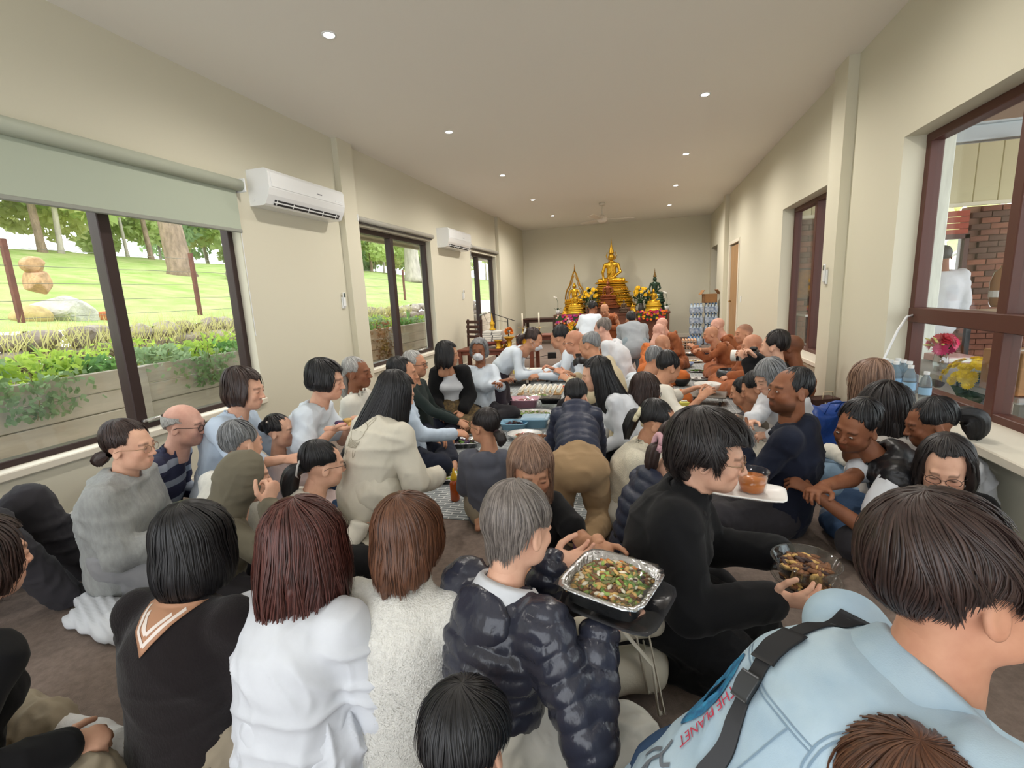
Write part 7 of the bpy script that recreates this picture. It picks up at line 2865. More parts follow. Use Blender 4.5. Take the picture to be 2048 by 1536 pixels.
def dish(px, kind, size, cols, label, rz=0.0, n=34, r=.016, m=None, z=.008, lid=None, name=None, wrap=False, loc=None):
    p = onz(px[0], px[1], .03) if loc is None else np.asarray(loc, float)
    lx, ly, h = size
    nm = name or {'tray': 'food_tray', 'bowl': 'bowl', 'plate': 'plate', 'tub': 'food_container'}[kind]
    o = empty(nm, (p[0], p[1], z if loc is None else p[2]), rz, label, {'tray': 'tray', 'bowl': 'bowl', 'plate': 'plate', 'tub': 'container'}[kind])
    if kind in ('tray', 'tub'):
        rect_tray(MB(), lx, ly, h).build('tray' if kind == 'tray' else 'tub', m or (FOIL if kind == 'tray' else CLEAR), o, True)
        if cols:
            pieces(o, lx * .86, ly * .86, h * .45, cols, n, r, mound=h * .5)
    elif kind == 'bowl':
        MB().lathe([(.0, .004), (lx * .24, 0), (lx * .26, .01), (lx * .42, h * .5), (lx * .5, h), (lx * .48, h), (lx * .40, h * .52), (lx * .2, .014), (0, .014)], 24, sy=ly / lx).build('bowl', m or CERW, o, True)
        if cols:
            pieces(o, lx * .8, ly * .8, h * .6, cols, n, r, rnd=True, mound=h * .4)
    else:
        MB().lathe([(.0, .0), (lx * .3, 0), (lx * .34, .006), (lx * .5, h), (lx * .49, h + .004), (lx * .33, .010), (0, .010)], 28, sy=ly / lx).build('plate', m or CERW, o, True)
        if cols:
            pieces(o, lx * .84, ly * .84, .014, cols, n, r, rnd=True, mound=.02)
    if wrap:
        mb = MB()
        nn = 10
        V = []
        for i in range(nn + 1):
            for j in range(nn + 1):
                u, v = 2 * i / nn - 1, 2 * j / nn - 1
                V.append((u * lx * .52, v * ly * .52, h + .004 + .03 * (1 - u * u) * (1 - v * v) + frng.uniform(-.003, .003)))
        mb.add(V, [(i * (nn + 1) + j, (i + 1) * (nn + 1) + j, (i + 1) * (nn + 1) + j + 1, i * (nn + 1) + j + 1) for i in range(nn) for j in range(nn)]).build('cling_film', CLING, o, True)
    if lid:
        MB().span((-lx / 2 - .012, -ly / 2 - .012, h), (lx / 2 + .012, ly / 2 + .012, h + .014), .006).span((-lx / 2 + .02, -ly / 2 + .02, h + .014), (lx / 2 - .02, ly / 2 - .02, h + .018), .004).build('lid', lid, o)
    return o


dish((990, 793), 'tray', (.42, .26, .05), ('cream', 'brown', 'pink'), 'long foil tray of grilled fish under film near the dark trousers', .1, 30, .03, wrap=True)
dish((928, 804), 'tub', (.20, .18, .06), ('yellow',), 'clear punnet of yellow fruit pieces', .1, 24, .022)
dish((957, 806), 'tub', (.22, .18, .06), ('red', 'dark', 'green'), 'clear punnet of mixed red and dark berries', .1, 36, .018)
dish((938, 815), 'tub', (.26, .18, .045), ('orange', 'cream', 'green'), 'teal tub filled with cut rolls', .1, 28, .022, m=mat('tub_teal', srgb(70, 160, 170), .4))
dish((990, 805), 'bowl', (.24, .22, .06), ('white',), 'foil bowl covered with crumpled clear film', 0, 12, .02, m=FOIL, wrap=True)
dish((1001, 817), 'bowl', (.20, .20, .08), ('white', 'red'), 'round white and red bowl heaped with white slices', 0, 26, .024)
dish((1018, 804), 'tray', (.20, .16, .04), ('orange', 'brown'), 'small tray of orange fritters beside the pink tub', .2, 24, .018)
dish((1048, 809), 'tub', (.34, .24, .10), ('pink', 'white'), 'big pink plastic tub under cloudy film', .05, 30, .03, m=TUBP, wrap=True)
dish((1101, 807), 'tub', (.28, .20, .07), ('lime', 'cream'), 'clear tub of pale salad with a black box on top', .05, 24, .022)
q = onz(1101, 804, .09)
dish(None, 'tub', (.22, .15, .05), None, 'flat black plastic box on top of the salad tub', .05, m=BLACK, loc=(q[0], q[1], .082), lid=mat('lid_smoke', srgb(60, 60, 62), .2))
dish((1077, 794), 'tub', (.36, .24, .06), ('cream', 'lime'), 'wide clear box behind the pink tub', .05, 20, .025, wrap=True)
dish((1122, 773), 'plate', (.22, .20, .02), ('orange', 'red'), 'small plate of bright orange snacks by the dark trolley', 0, 20, .018)
dish((1070, 826), 'plate', (.46, .30, .03), ('white', 'cream', 'lime'), 'large white oval platter of pale dumplings', .05, 66, .024)
dish((1015, 830), 'tub', (.28, .24, .06), ('noodle', 'pink'), 'clear hexagonal box of noodles with black clips', .1, 40, .02, wrap=True)
for (a, b) in ((1010, 838), (1024, 820)):
    q = onz(a, b, .07)
dish((1008, 843), 'tub', (.26, .20, .06), ('lime', 'cream', 'orange'), 'clear box of leafy salad in front of the noodles', .1, 34, .02)
dish((1071, 848), 'tub', (.26, .20, .09), ('cream',), 'pale blue tub with a frosted blue lid', .08, 10, .02, m=TUBB, lid=mat('lid_blue', srgb(176, 208, 228), .3))
dish((1029, 852), 'tub', (.26, .20, .07), ('purple', 'dark'), 'open pale blue tub of dark olives', .08, 26, .022, m=TUBB)
dish((1049, 872), 'plate', (.34, .26, .05), ('red', 'red', 'white', 'green'), 'oval dish of red and white skewers under clear film', .1, 54, .022, wrap=True)
dish((1078, 876), 'bowl', (.24, .18, .05), ('orange', 'brown'), 'oval dish of orange curry beside the skewers', .1, 26, .022, m=CLEAR)
dish((922, 845), 'tray', (.40, .26, .06), ('dark', 'brown', 'white'), 'foil tray of dark meat left of the girl in the hoodie', .05, 34, .028)
dish((903, 829), 'tub', (.24, .18, .05), ('dark', 'red'), 'clear punnet of dark red grapes', .1, 30, .02, wrap=True)
dish((926, 866), 'tub', (.34, .26, .05), ('white', 'cream'), 'clear tray wrapped in shiny film beside the cream sweatshirt', .2, 14, .03, wrap=True)
dish((928, 886), 'tray', (.28, .2, .05), ('dark', 'purple', 'green'), 'tray of dark leafy vegetables by the hoodie sleeve', .2, 34, .026)
dish((1092, 906), 'tray', (.32, .22, .06), ('noodle', 'orange'), 'oval foil tray of fried noodles', .1, 60, .018)
dish((1122, 905), 'tub', (.20, .18, .06), ('green',), 'clear box of green herbs beside the tan trousers', .1, 34, .022)
dish((1114, 938), 'tub', (.26, .20, .06), ('lime', 'white'), 'clear container with a bright green rim', .05, 12, .02, m=TUBG, wrap=True)
dish((760, 1002), 'tray', (.42, .30, .05), ('purple', 'dark', 'dark'), 'round tray of dark rice left of the kneeling woman', .1, 70, .02)
q = onz(790, 1000, .06)
pc = empty('egg_slices', (q[0] + .08, q[1], .055), 0, 'pale egg slices piled on the tray of dark rice', 'food')
for k in range(10):
    MB().lathe([(0, 0), (.030, 0), (.032, .006), (.028, .010), (0, .010)], 10, (frng.uniform(-.1, .1), frng.uniform(-.08, .08), .004 * k), 1, .8, rotx(frng.uniform(-.3, .3))).build('slice', FOODC['cream'], pc, True)
dish((722, 968), 'tray', (.44, .28, .06), ('purple', 'dark'), 'foil tray of purple sticky rice near the jeans', .3, 50, .025, wrap=True)
dish((905, 952), 'tray', (.30, .22, .04), ('yellow', 'lime', 'white'), 'foil tray with yellow slices behind the amber bottle', .2, 30, .03)
# cups on a wooden board
q = onz(1082, 783, .02)
o = empty('cup_platter', (q[0], q[1], .008), .05, 'wooden board crowded with small cream dessert cups', 'platter')
MB().span((-.30, -.20, 0), (.30, .20, .02), .006).build('board', mat('board_wood', srgb(180, 140, 90), .5, noise=(5, .2)), o)
cupm = MB().lathe([(.022, 0), (.028, .045), (.026, .045), (.020, .01), (0, .01)], 10).mesh('cup', True)
cupm.materials.append(mat('cup_paper', srgb(240, 234, 214), .6))
crm = MB().ball((0, 0, .05), (.024, .024, .018), 8, 5).mesh('cream_top', True)
crm.materials.append(FOODC['white'])
for a in range(8):
    for b in range(5):
        for me_, nm in ((cupm, 'cup'), (crm, 'cream_top')):
            c = bpy.data.objects.new(nm, me_)
            COL.objects.link(c)
            c.parent = o
            c.location = (-.26 + .074 * a, -.16 + .08 * b, .02)
# sauce bottle
q = onz(911, 1002, 0)
o = empty('sauce_bottle', (q[0], q[1], .008), 0, 'amber sauce bottle with a pointed yellow cap', 'bottle')
MB().lathe([(.030, 0), (.032, .01), (.032, .12), (.022, .145)], 14).build('bottle', mat('amber', srgb(170, 74, 20), .15, coat=.5), o, True)
MB().lathe([(.023, .143), (.023, .165), (.008, .20), (.004, .225), (0, .225)], 12).build('cap', mat('cap_yellow', srgb(236, 190, 40), .4), o, True)


# trolleys
def trolley(px, lx, ly, h, label, m, rz=0.0):
    p = onz(px[0], px[1], h)
    o = empty('trolley', (p[0], p[1], 0), rz, label, 'trolley')
    MB().span((-lx / 2, -ly / 2, h - .02), (lx / 2, ly / 2, h), .008).build('board', m, o)
    for sx in (-1, 1):
        for sy in (-1, 1):
            c = np.array([sx * (lx / 2 - .06), sy * (ly / 2 - .05), .035])
            MB().lathe([(0, -.012), (.033, -.012), (.035, 0), (.033, .012), (0, .012)], 12, c, R=roty(PI / 2)).build('wheel', BLACK, o, True)
            MB().span(c + [-.018, -.02, .02], c + [.018, .02, h - .055]).build('caster', STEEL, o)
    return p, o


TRW = mat('trolley_wood', srgb(128, 108, 94), .6, noise=(4, .2), stretch=(.6, 5, 5))
t1, _ = trolley((1012, 755), .80, .34, .13, 'low brown wheeled trolley pushed by the masked woman', TRW, .12)
t2, _ = trolley((1062, 745), .62, .34, .14, 'low wheeled trolley carrying boxes in front of the bending woman', TRW, .15)
t3, _ = trolley((1135, 745), .60, .40, .14, 'low wheeled trolley with a dark tray top beside the men', mat('trolley_dark', srgb(78, 80, 84), .5), .1)
t4, _ = trolley((1414, 787), .42, .34, .12, 'low wheeled trolley under the white bowl', mat('trolley_grey', srgb(112, 106, 98), .6), -.2)
for (dx, c, lab, sz) in ((-.16, (220, 206, 110), 'yellow food box on the middle trolley', (.24, .18, .05)), (.12, (226, 222, 214), 'long white food box on the middle trolley', (.28, .18, .05))):
    o = empty('food_box', (t2[0] + dx, t2[1], .14), .15, lab, 'box')
    MB().span((-sz[0] / 2, -sz[1] / 2, 0), (sz[0] / 2, sz[1] / 2, sz[2]), .005).build('base', mat('box_%d' % c[2], srgb(*c), .5), o)
    MB().span((-sz[0] / 2 - .004, -sz[1] / 2 - .004, sz[2]), (sz[0] / 2 + .004, sz[1] / 2 + .004, sz[2] + .012), .004).build('lid', mat('box_lid', srgb(232, 228, 216), .4), o)
dish(None, 'bowl', (.30, .28, .12), ('white',), 'big white enamel bowl on the right-hand trolley', loc=(t4[0], t4[1], .12), n=10, r=.03)
# monks' side
STB = mat('alms_black', srgb(70, 74, 78), .28, metal=.6)
STN2 = mat('alms_bronze', srgb(110, 98, 80), .25, metal=.8)
for i, (px, r_, m, lab, st) in enumerate((((1416, 703), .15, mat('alms_plum', srgb(62, 54, 66), .35, metal=.4), 'dark plum alms bowl farthest in the row of monks', 0), ((1428, 716), .16, STN2, 'bronze alms bowl between two monks', 0), ((1445, 735), .16, mat('alms_brown', srgb(104, 92, 76), .22, metal=.8), 'shiny brown alms bowl tilted on a straw ring', 1), ((1457, 765), .15, STB, 'black steel alms bowl on a carved wooden stand', 2), ((1354, 682), .13, STB, 'black alms bowl before the far bowing monk', 0))):
    p = onz(px[0], px[1], .12)
    o = empty('alms_bowl', (p[0], p[1], .008), 0, lab, 'bowl')
    z0 = (.0, .05, .12)[st]
    MB().lathe([(0, z0), (r_ * .5, z0 + .01), (r_ * .95, z0 + .07), (r_, z0 + .11), (r_ * .9, z0 + .155), (r_ * .78, z0 + .165), (r_ * .75, z0 + .16), (r_ * .86, z0 + .12), (r_ * .4, z0 + .03), (0, z0 + .02)], 24).build('bowl', m, o, True)
    if st:
        MB().lathe([(r_ * .95, 0), (r_ * .98, .02), (r_ * .7, z0 * .5), (r_ * .9, z0 + .03), (r_ * .7, z0 + .035), (r_ * .55, z0 * .5), (r_ * .8, .01)], 20).build('stand', mat('stand_wood', srgb(176, 122, 66), .5), o, True)
dish((1400, 757), 'plate', (.30, .18, .03), ('dark',), 'white oval plate with dark food beside the white bowl', -.2, 8, .03)
dish((1394, 741), 'plate', (.30, .20, .02), ('green', 'dark'), 'steel plate of dark greens on the monks mat', -.2, 40, .022, m=STEEL)
dish((1389, 722), 'plate', (.26, .20, .03), ('yellow', 'cream', 'dark'), 'plate of yellow and brown slices on the monks mat', -.2, 36, .022)
dish((1374, 731), 'bowl', (.22, .22, .07), ('white',), 'blue and white bowl between the monks', 0, 10, .02, m=mat('bowl_blue', srgb(120, 140, 178), .3))
dish((1382, 708), 'tray', (.30, .22, .05), ('brown', 'orange'), 'silver tray of brown food near the reaching monk', -.2, 26, .025)
dish((1366, 696), 'tub', (.22, .18, .07), ('orange', 'cream'), 'clear tub of orange food near the far monk', 0, 20, .02)
dish((1362, 768), 'bowl', (.26, .26, .11), None, 'black pot beside the man in cream', 0, m=BLACK)
dish((1376, 806), 'bowl', (.20, .20, .06), None, 'shallow steel bowl on the floor below the white bowl', 0, m=STEEL)
for (px, sz, c, lab) in (((1368, 818), (.09, .09, .16), (206, 200, 90), 'tall yellow carton beside the cream scrunchie'), ((1392, 834), (.20, .12, .09), (232, 230, 218), 'white tissue box on the floor near the yellow carton')):
    p = onz(px[0], px[1], sz[2] / 2)
    o = empty('carton', (p[0], p[1], 0), .3, lab, 'carton')
    MB().span((-sz[0] / 2, -sz[1] / 2, 0), (sz[0] / 2, sz[1] / 2, sz[2]), .006).build('box', mat('carton_%d' % c[2], srgb(*c), .6), o)
    MB().span((-sz[0] / 3, -.012, sz[2]), (sz[0] / 3, .012, sz[2] + .015), .004).build('top_flap', mat('paper2', srgb(240, 238, 232), .8), o)

# ---------------- the foil tray handed over in front
cn = [onz(a, b, .575) for a, b in ((1108, 1168), (1184, 1094), (1340, 1140), (1268, 1224))]
ce = sum(cn) / 4
du = ((cn[3] - cn[0]) + (cn[2] - cn[1])) / 2
dv = ((cn[1] - cn[0]) + (cn[2] - cn[3])) / 2
ang = math.atan2(du[1], du[0])
lx, ly = np.linalg.norm(du) * .93, np.linalg.norm(dv) * .93
o = empty('foil_food_tray', (ce[0], ce[1], .52), ang, 'large foil tray of stir-fried vegetables under cling film held out in front', 'tray')
rect_tray(MB(), lx, ly, .055, rim=.014).build('tray', FOIL, o, True)
pieces(o, lx * .95, ly * .95, .032, ('lime', 'brown', 'cream', 'brown', 'noodle', 'olive', 'green', 'noodle'), 1300, .0145, mound=.046, shape=(1, .5, .26))
pieces(o, lx * .9, ly * .9, .034, ('orange', 'dark'), 40, .010, mound=.048, shape=(1, .8, .4))
nn = 16
V = []
for i in range(nn + 1):
    for j in range(nn + 1):
        u, v = 2 * i / nn - 1, 2 * j / nn - 1
        V.append((u * (lx / 2 + .012), v * (ly / 2 + .012), .058 + .012 * (1 - u * u) * (1 - v * v) + frng.uniform(-.0025, .0025)))
MB().add(V, [(i * (nn + 1) + j, (i + 1) * (nn + 1) + j, (i + 1) * (nn + 1) + j + 1, i * (nn + 1) + j + 1) for i in range(nn) for j in range(nn)]).build('cling_film', CLING, o, True)
o = empty('serving_tray', (ce[0] + .025, ce[1] - .0, .497), ang, 'dark smoky plastic tray under the foil tray', 'tray')
rect_tray(MB(), lx * 1.10, ly * 1.12, .022, rim=.010).build('tray', clear_mat('smoke_plastic', (.35, .36, .37), .25, .15, (.12, .12, .13)), o, True)
# stacked glass dishes held by the woman in black
q = atd(1612, 1150, 1.56)
for k, lab in enumerate(('lower glass dish of browned mushrooms held by the woman in black', 'upper glass dish of browned meat held by the woman in black')):
    o = empty('glass_dish', (q[0], q[1] + .01 * k, q[2] - .055 + .055 * k), .2, lab, 'dish')
    MB().lathe([(0, 0), (.075, 0), (.085, .01), (.098, .048), (.104, .05), (.102, .052), (.094, .05), (.080, .012), (0, .006)], 26).build('dish', clear_mat('dish_glass', (.92, .94, .94), .06, .05), o, True)
    pieces(o, .175, .175, .024, ('brown', 'dark', 'noodle', 'brown'), 110, .021, rnd=True, mound=.026, shape=(1, .5, .3))
# white tray with two drinks
q = atd(1492, 985, 1.92)
o = empty('drinks_tray', (q[0], q[1], q[2]), -.2, 'white plastic tray carrying two amber drinks', 'tray')
rect_tray(MB(), .27, .16, .014, rim=.008).build('tray', mat('tray_white', srgb(238, 236, 232), .3), o, True)
TEA = mat('amber_drink', srgb(196, 110, 30), .1, coat=.6)
for (dx, dy, r_, h_, lab) in ((.02, .01, .060, .082, 'clear cup of amber soup on the white tray'), (-.082, -.015, .042, .062, 'smaller cup of orange drink on the white tray')):
    c = rotz(-.2) @ np.array([dx, dy, 0])
    o = empty('drink_cup', (q[0] + c[0], q[1] + c[1], q[2] + .008), 0, lab, 'cup')
    MB().lathe([(r_ * .82, 0), (r_, h_), (r_ * 1.05, h_), (r_ * 1.05, h_ + .004), (r_ * .96, h_ + .004)], 22, caps=False).build('cup', clear_mat('cup_clear', (.96, .96, .96), .05, .08), o, True)
    MB().lathe([(r_ * .76, .005), (r_ * .90, h_ * .72), (0, h_ * .72)], 20).build('drink', TEA if dx > 0 else mat('orange_drink', srgb(236, 110, 24), .1, coat=.6), o, True)
# plates in the hands of the woman with jeans
q = atd(700, 848, 2.98)
o = empty('dessert_plate', (q[0], q[1], q[2] - .02), .3, 'white plate of wrapped purple desserts held by the woman in jeans', 'plate')
MB().lathe([(0, 0), (.085, 0), (.12, .012), (.118, .016), (.08, .006), (0, .006)], 24).build('plate', CERW, o, True)
for k in range(6):
    a = k * 1.05
    MB().lathe([(.020, 0), (.030, .026), (.022, .034), (0, .036)], 10, (math.cos(a) * .065, math.sin(a) * .065, .008)).build('dessert', FOODC[('purple', 'pink', 'noodle')[k % 3]], o, True)
dish(None, 'bowl', (.13, .13, .04), ('white', 'lime'), 'small white bowl with white food below the dessert plate', loc=tuple(atd(738, 868, 3.05)), n=14, r=.014)
# camera of the photographer
q = atd(1504, 712, 4.10)
o = empty('camera', (q[0], q[1], q[2]), math.radians(72), 'black camera with a big white lens raised by the photographer', 'camera')
MB().span((-.075, -.05, -.05), (.075, .03, .05), .012).span((-.03, -.04, .05), (.03, .02, .08), .01).build('body', BLACK, o)
MB().lathe([(.042, .03), (.046, .06), (.050, .16), (.046, .165)], 18, R=rotx(-PI / 2)).build('lens', mat('lens_white', srgb(226, 224, 216), .4), o, True)
MB().lathe([(.047, .09), (.049, .12), (.047, .12)], 18, R=rotx(-PI / 2), caps=False).build('ring', BLACK, o, True)
MB().span((-.045, -.053, -.035), (.04, -.05, .03)).build('screen', mat('cam_screen', srgb(190, 190, 188), .2, emit=(srgb(200, 200, 200), .6)), o)

# ---------------- bags and bottles on the right
q = atd(1668, 806, 3.45)
BLUEB = mat('blue_bag', srgb(28, 70, 150), .4, bump=(14, .6, .02))
o = empty('carrier_bag', (min(q[0], 4.72), q[1], 0), .3, 'big shiny blue carrier bag standing against the right wall', 'bag')
f = SDF((-.3, -.22, 0), (.3, .22, .5), .016)
f.add((-.14, 0, .17), (.14, 0, .17), .17, k=.06, lat=(0, 0, 1), ratio=.8)
f.add((-.16, 0, .36), (.16, 0, .36), .10, k=.08)
f.add((0, 0, .36), (.02, .0, .46), .06, .02, k=.06)
f.cut((0, 0, .005), (0, 0, -1))
P_, Q_ = f.net()
N_ = vnormals(P_, Q_)
P_ = P_ + N_ * (np.abs(vnoise(P_, 11, 3)) * -.03 + .01)[:, None]
mesh_obj('bag', np_mesh('bag', P_, Q_), BLUEB, o)
for sx in (-1, 1):
    MB().tube([(sx * .12, -.08, .42), (sx * .10, -.1, .50), (sx * -.02, -.1, .50), (sx * -.04, -.08, .43)], .012, 6, flat=.3).build('handle', BLUEB, o, True)
q = onz(1640, 900, 0)
o = empty('paper_bag', (q[0] + .1, q[1] + .35, 0), .35, 'dark brown paper bag with a white fork mark beside the navy hoodie', 'bag')
BRB = mat('brown_bag', srgb(70, 44, 36), .7)
MB().span((-.12, -.07, 0), (.12, .07, .36), .004).build('bag', BRB, o)
for pts in ([(-.02, .24), (-.02, .33)], [(-.05, .29), (-.05, .33)], [(.01, .29), (.01, .33)], [(-.05, .29), (.01, .29)]):
    a, b = pts
    MB().tube([(a[0] + .03, -.073, a[1]), (b[0] + .03, -.073, b[1])], .006, 5).build('fork_mark', WHITE, o)
MB().tube([(-.05, -.07, .36), (-.04, -.07, .42), (.04, -.07, .42), (.05, -.07, .36)], .005, 6).build('handle', mat('cord_cream', srgb(210, 190, 160), .8), o, True)


def bottle(loc, label, s_=1.0, m=None, group=None):
    o = empty('water_bottle', loc, 0, label, 'bottle', group)
    MB().lathe([(a * s_, b * s_) for a, b in ((.028, 0), (.032, .008), (.030, .03), (.032, .05), (.030, .07), (.032, .09), (.030, .115), (.032, .13), (.026, .165), (.013, .190), (.013, .20))], 14).build('bottle', m or mat('pet_clear', srgb(206, 220, 226), .12, trans=.75, ior=1.12), o, True)
    MB().lathe([(.015 * s_, .195 * s_), (.015 * s_, .213 * s_), (0, .213 * s_)], 12).build('cap', WHITE, o)
    MB().lathe([(.0326 * s_, .07 * s_), (.0326 * s_, .115 * s_)], 14, caps=False).build('label', mat('label_ice', srgb(150, 190, 220), .4), o, True)
    return o


sz = .553
SL = W - .06
for k, (dx, dy, lab) in enumerate(((0, 0, 'row nearest the room, right'), (0, .075, 'row nearest the room, middle'), (0, .15, 'row nearest the room, left'), (.075, 0, 'row nearest the glass, right'), (.075, .075, 'row nearest the glass, middle'), (.075, .15, 'row nearest the glass, left'))):
    bottle((SL + dx, 3.72 + dy, sz), 'water bottle in the wrapped pack on the sill, ' + lab, 1.12, mat('pet_blue', srgb(186, 212, 228), .12, trans=.7, ior=1.12), 'bottles in the wrapped pack')
bottle((SL + .02, 3.58, sz), 'single clear water bottle beside the wrapped pack on the sill', 1.1)
bottle((SL + .05, 3.46, sz), 'clear water bottle on the sill, nearest to the camera', 1.0)
MB().span((-.045, -.045, .02), (.12, .195, .16), .012).build('shrink_wrap', clear_mat('shrink', (.86, .93, .97), .10, .08, (.85, .92, .96)), None, False, (SL, 3.72, sz), label='clear blue shrink wrap around the pack of bottles on the sill', cat='wrap')
o = empty('white_cable', (W - .02, 3.9, 0), 0, 'white cable running from the window frame down over the sill', 'cable')
MB().tube([(.15, .08, 1.08), (.10, .06, 1.07), (.04, .03, .98), (-.06, .0, .72), (-.15, -.03, .575), (-.20, -.05, .52), (-.205, -.08, .30), (-.20, -.1, .01)], .008, 6).build('cable', WHITE, o, True)
# flowers and things outside the big right window
q = onx(1962, 752, 5.62)
o = empty('flower_vase', (q[0], q[1], .60), 0, 'dome of bright yellow chrysanthemums in a glass vase outside the right window', 'vase of flowers')
zc = q[2] - .60
MB().lathe([(.05, 0), (.06, .05), (.05, .12)], 14).build('vase', clear_mat('vase_glass', (.8, .86, .84), .2), o, True)
for k in range(70):
    d = nrm([frng.uniform(-1, 1), frng.uniform(-1, 1), frng.uniform(-.05, 1.1)])
    put_flower(o, np.array([0, 0, zc - .03]) + d * np.array([.20, .20, .15]), .036, mat('petal_lemon', srgb(250, 216, 20), .6), d)
V, Q = leaves((0, 0, zc - .08), (.14, .14, .09), 60, .13, .07, frng)
mesh_obj('foliage', np_mesh('foliage', V, Q, False), LEAFD, o)
q = onx(1885, 690, 5.6)
o = empty('rose_bunch', (q[0], q[1], .60), 0, 'bunch of deep pink roses and pale lilies outside the right window', 'vase of flowers')
zc = q[2] - .60
MB().lathe([(.04, 0), (.05, .06), (.04, .14)], 12).build('vase', MATS['vase_glass'], o, True)
for k in range(9):
    d = nrm([frng.uniform(-1, 1), frng.uniform(-1, .6), frng.uniform(-.4, 1)])
    c = np.array([0, 0, zc]) + d * .07
    put_flower(o, c, .06, (mat('rose_pink', srgb(214, 40, 96), .6), PNK, mat('rose_red', srgb(176, 24, 50), .6))[k % 3], d)
    MB().tube([(0, 0, .1), c], .004, 4).build('stem', LEAFD, o)
for k in range(5):
    d = nrm([frng.uniform(-1, .2), frng.uniform(-1, .2), frng.uniform(0, 1)])
    MB().tube([np.array([0, 0, zc]) + d * .05, np.array([0, 0, zc]) + d * .13], [.016, .004], 6).build('lily_bud', mat('lily', srgb(206, 196, 110), .6), o, True)
for (px, X, sz_, m, lab, nm, ct) in (((2040, 790), 5.62, (.26, .30, .26), CARD, 'pale cardboard box just outside the right window', 'cardboard_box', 'box'), ((1895, 745), 5.9, (.22, .30, .06), mat('book_pink', srgb(190, 150, 146), .7), 'thick pinkish book lying on the outside table', 'book', 'book')):
    p = onx(px[0], px[1], X)
    o = empty(nm, (p[0], p[1], .60), .1, lab, ct)
    MB().span((-sz_[0] / 2, -sz_[1] / 2, 0), (sz_[0] / 2, sz_[1] / 2, sz_[2]), .004).build('box' if ct == 'box' else 'cover', m, o)
    MB().span((-sz_[0] / 2 + .01, -.01 if ct == 'box' else -sz_[1] / 2 - .002, sz_[2] * (1 if ct == 'box' else .2)), (sz_[0] / 2 - .01, .01 if ct == 'box' else sz_[1] / 2 - .01, sz_[2] * (1.004 if ct == 'box' else .8))).build('tape' if ct == 'box' else 'pages', mat('paper', srgb(230, 226, 214)), o)
p = onx(2005, 590, 7.6)
o = empty('drink_urn', (p[0], p[1], .92), 0, 'brown glass drink dispenser with a white label on the long table', 'urn')
MB().lathe([(.10, 0), (.12, .05), (.13, .3), (.10, .42), (.05, .47), (.05, .5), (0, .51)], 18).build('jar', mat('urn_brown', srgb(150, 104, 64), .2, coat=.5), o, True)
MB().lathe([(.132, .12), (.132, .20)], 18, caps=False).build('label', WHITE, o)
o = empty('picture', (6.05, BY - .03, 1.05), 0, 'framed golden landscape picture on the brick wall behind the narrow window', 'picture')
MB().span((-.32, -.03, 0), (.32, 0, .50), .004).build('frame', DKW, o)
MB().span((-.29, -.034, .03), (.29, -.028, .47)).build('canvas', mat('golden_scene', srgb(150, 98, 34), .6, noise=(9, .6), col2=srgb(60, 36, 18)), o)
for (x, lab, h_) in ((5.75, 'steel kettle on the kitchen bench', .22), (6.25, 'steel pot on the kitchen bench', .16)):
    o = empty('kitchen_pot', (x, 7.75, .89), 0, lab, 'pot')
    MB().lathe([(.09, 0), (.11, .03), (.11, h_ * .8), (.06, h_), (.02, h_ + .02), (0, h_ + .03)], 16).build('pot', STEEL, o, True)
    MB().tube([(-.10, 0, h_ * .5), (-.15, 0, h_ * .7), (-.10, 0, h_ * .9)], .008, 6).build('handle', BLACK, o, True)

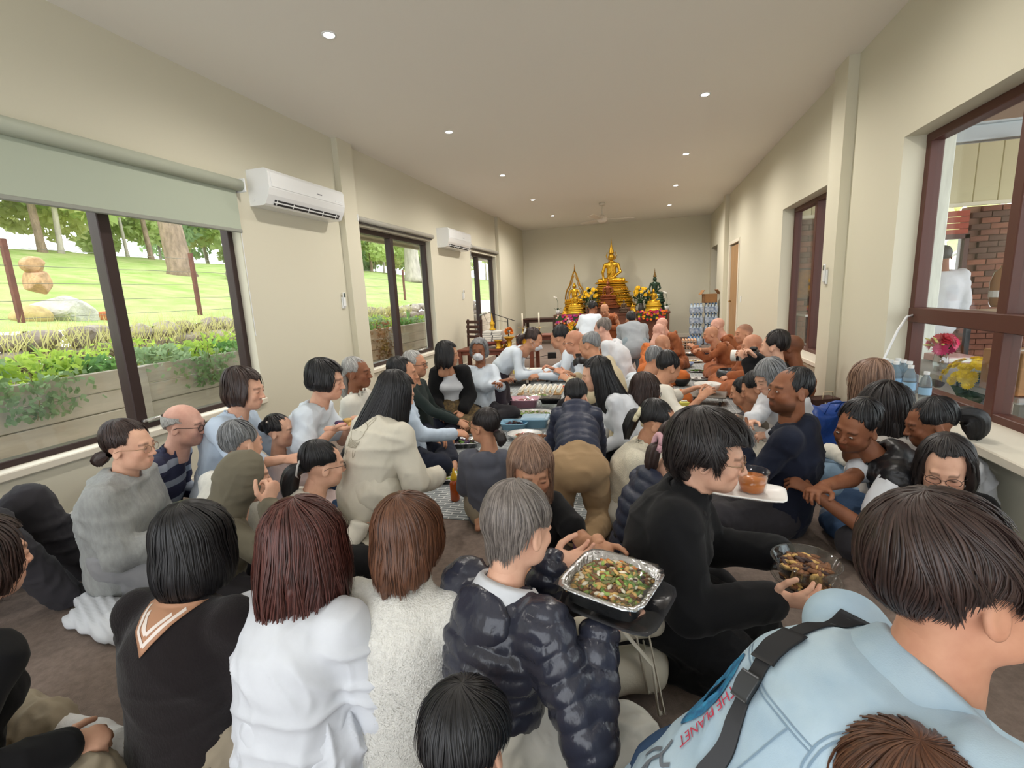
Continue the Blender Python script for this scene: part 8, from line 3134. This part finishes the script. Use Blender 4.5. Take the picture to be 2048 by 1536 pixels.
# ---------------- heap of clothes and straps on the floor at the left
o = empty('clothes_heap', onz(150, 1095, .1) * [1, 1, 0], 0, 'white fluffy jacket heaped by the left wall', 'jacket')
f = SDF((-.3, -.3, 0), (.3, .3, .35), .014)
for k in range(9):
    a = frng.uniform(-.16, .16, 3)
    b = a + frng.uniform(-.14, .14, 3)
    a[2], b[2] = frng.uniform(.03, .2), frng.uniform(.03, .16)
    f.add(a, b, .07, .05, .03)
f.cut((0, 0, .004), (0, 0, -1))
P_, Q_ = f.net()
N_ = vnormals(P_, Q_)
P_ = P_ + N_ * (.014 * (1 - 3 * np.minimum(np.abs(vnoise(P_, 10, 4)), .4)))[:, None]
mesh_obj('fleece', np_mesh('fleece', P_, Q_), C_FLC, o)
q = onz(165, 1125, .02)
o = empty('black_bag', (q[0], q[1], 0), .6, 'flat black bag with white edge under the heaped jacket', 'bag')
MB().span((-.24, -.12, .003), (.24, .12, .035), .012).build('bag', BLACK, o)
MB().tube([(-.2, .1, .03), (-.1, .2, .06), (.1, .2, .06), (.2, .1, .03)], .012, 6, flat=.4).build('handle', BLACK, o, True)
q = onz(205, 1215, .06)
o = empty('white_skirt', (q[0], q[1], 0), -.2, 'white pleated cloth spread over a leg on the carpet', 'cloth')
f = SDF((-.32, -.2, 0), (.32, .2, .2), .012)
f.add((-.24, .03, .035), (.22, .0, .03), .055, .085, .03, lat=(0, 1, 0), ratio=.6)
f.add((-.1, -.05, .02), (.2, -.02, .02), .06, .07, .03, lat=(0, 1, 0), ratio=.6)
f.cut((0, 0, .004), (0, 0, -1))
P_, Q_ = f.net()
N_ = vnormals(P_, Q_)
P_ = P_ + N_ * (.005 * np.sin(P_[:, 1] * 190 + P_[:, 0] * 30 + 2 * np.sin(P_[:, 0] * 9)))[:, None]
P_[:, 2] = np.maximum(P_[:, 2], .004)
mesh_obj('cloth', np_mesh('cloth', P_, Q_), C_WHT, o)
# tote bag with straps
q = onz(1235, 1330, .12)
o = empty('tote_bag', (q[0], q[1], 0), .4, 'cream canvas tote bag with long straps beside the foil tray', 'bag')
CANV = mat('canvas_cream', srgb(206, 198, 180), .85, bump=(120, .4, .003))
f = SDF((-.2, -.12, 0), (.2, .12, .36), .013)
f.add((-.1, 0, .10), (.1, 0, .10), .075, k=.04)
f.add((-.12, 0, .26), (.12, 0, .26), .045, k=.06)
f.cut((0, 0, .004), (0, 0, -1))
P_, Q_ = f.net()
P_ = P_ + vnormals(P_, Q_) * (.012 * vnoise(P_, 12, 8))[:, None]
mesh_obj('bag', np_mesh('bag', P_, Q_), CANV, o)
for sy in (-1, 1):
    MB().tube([(-.08, sy * .03, .30), (-.04, sy * .05 - .05, .36), (.05, sy * .06 - .10, .25), (.07, sy * .04 - .12, .08), (.10, sy * .04 - .10, .05), (.09, sy * .04, .26)], .014, 6, flat=.25).build('strap', CANV, o, True)
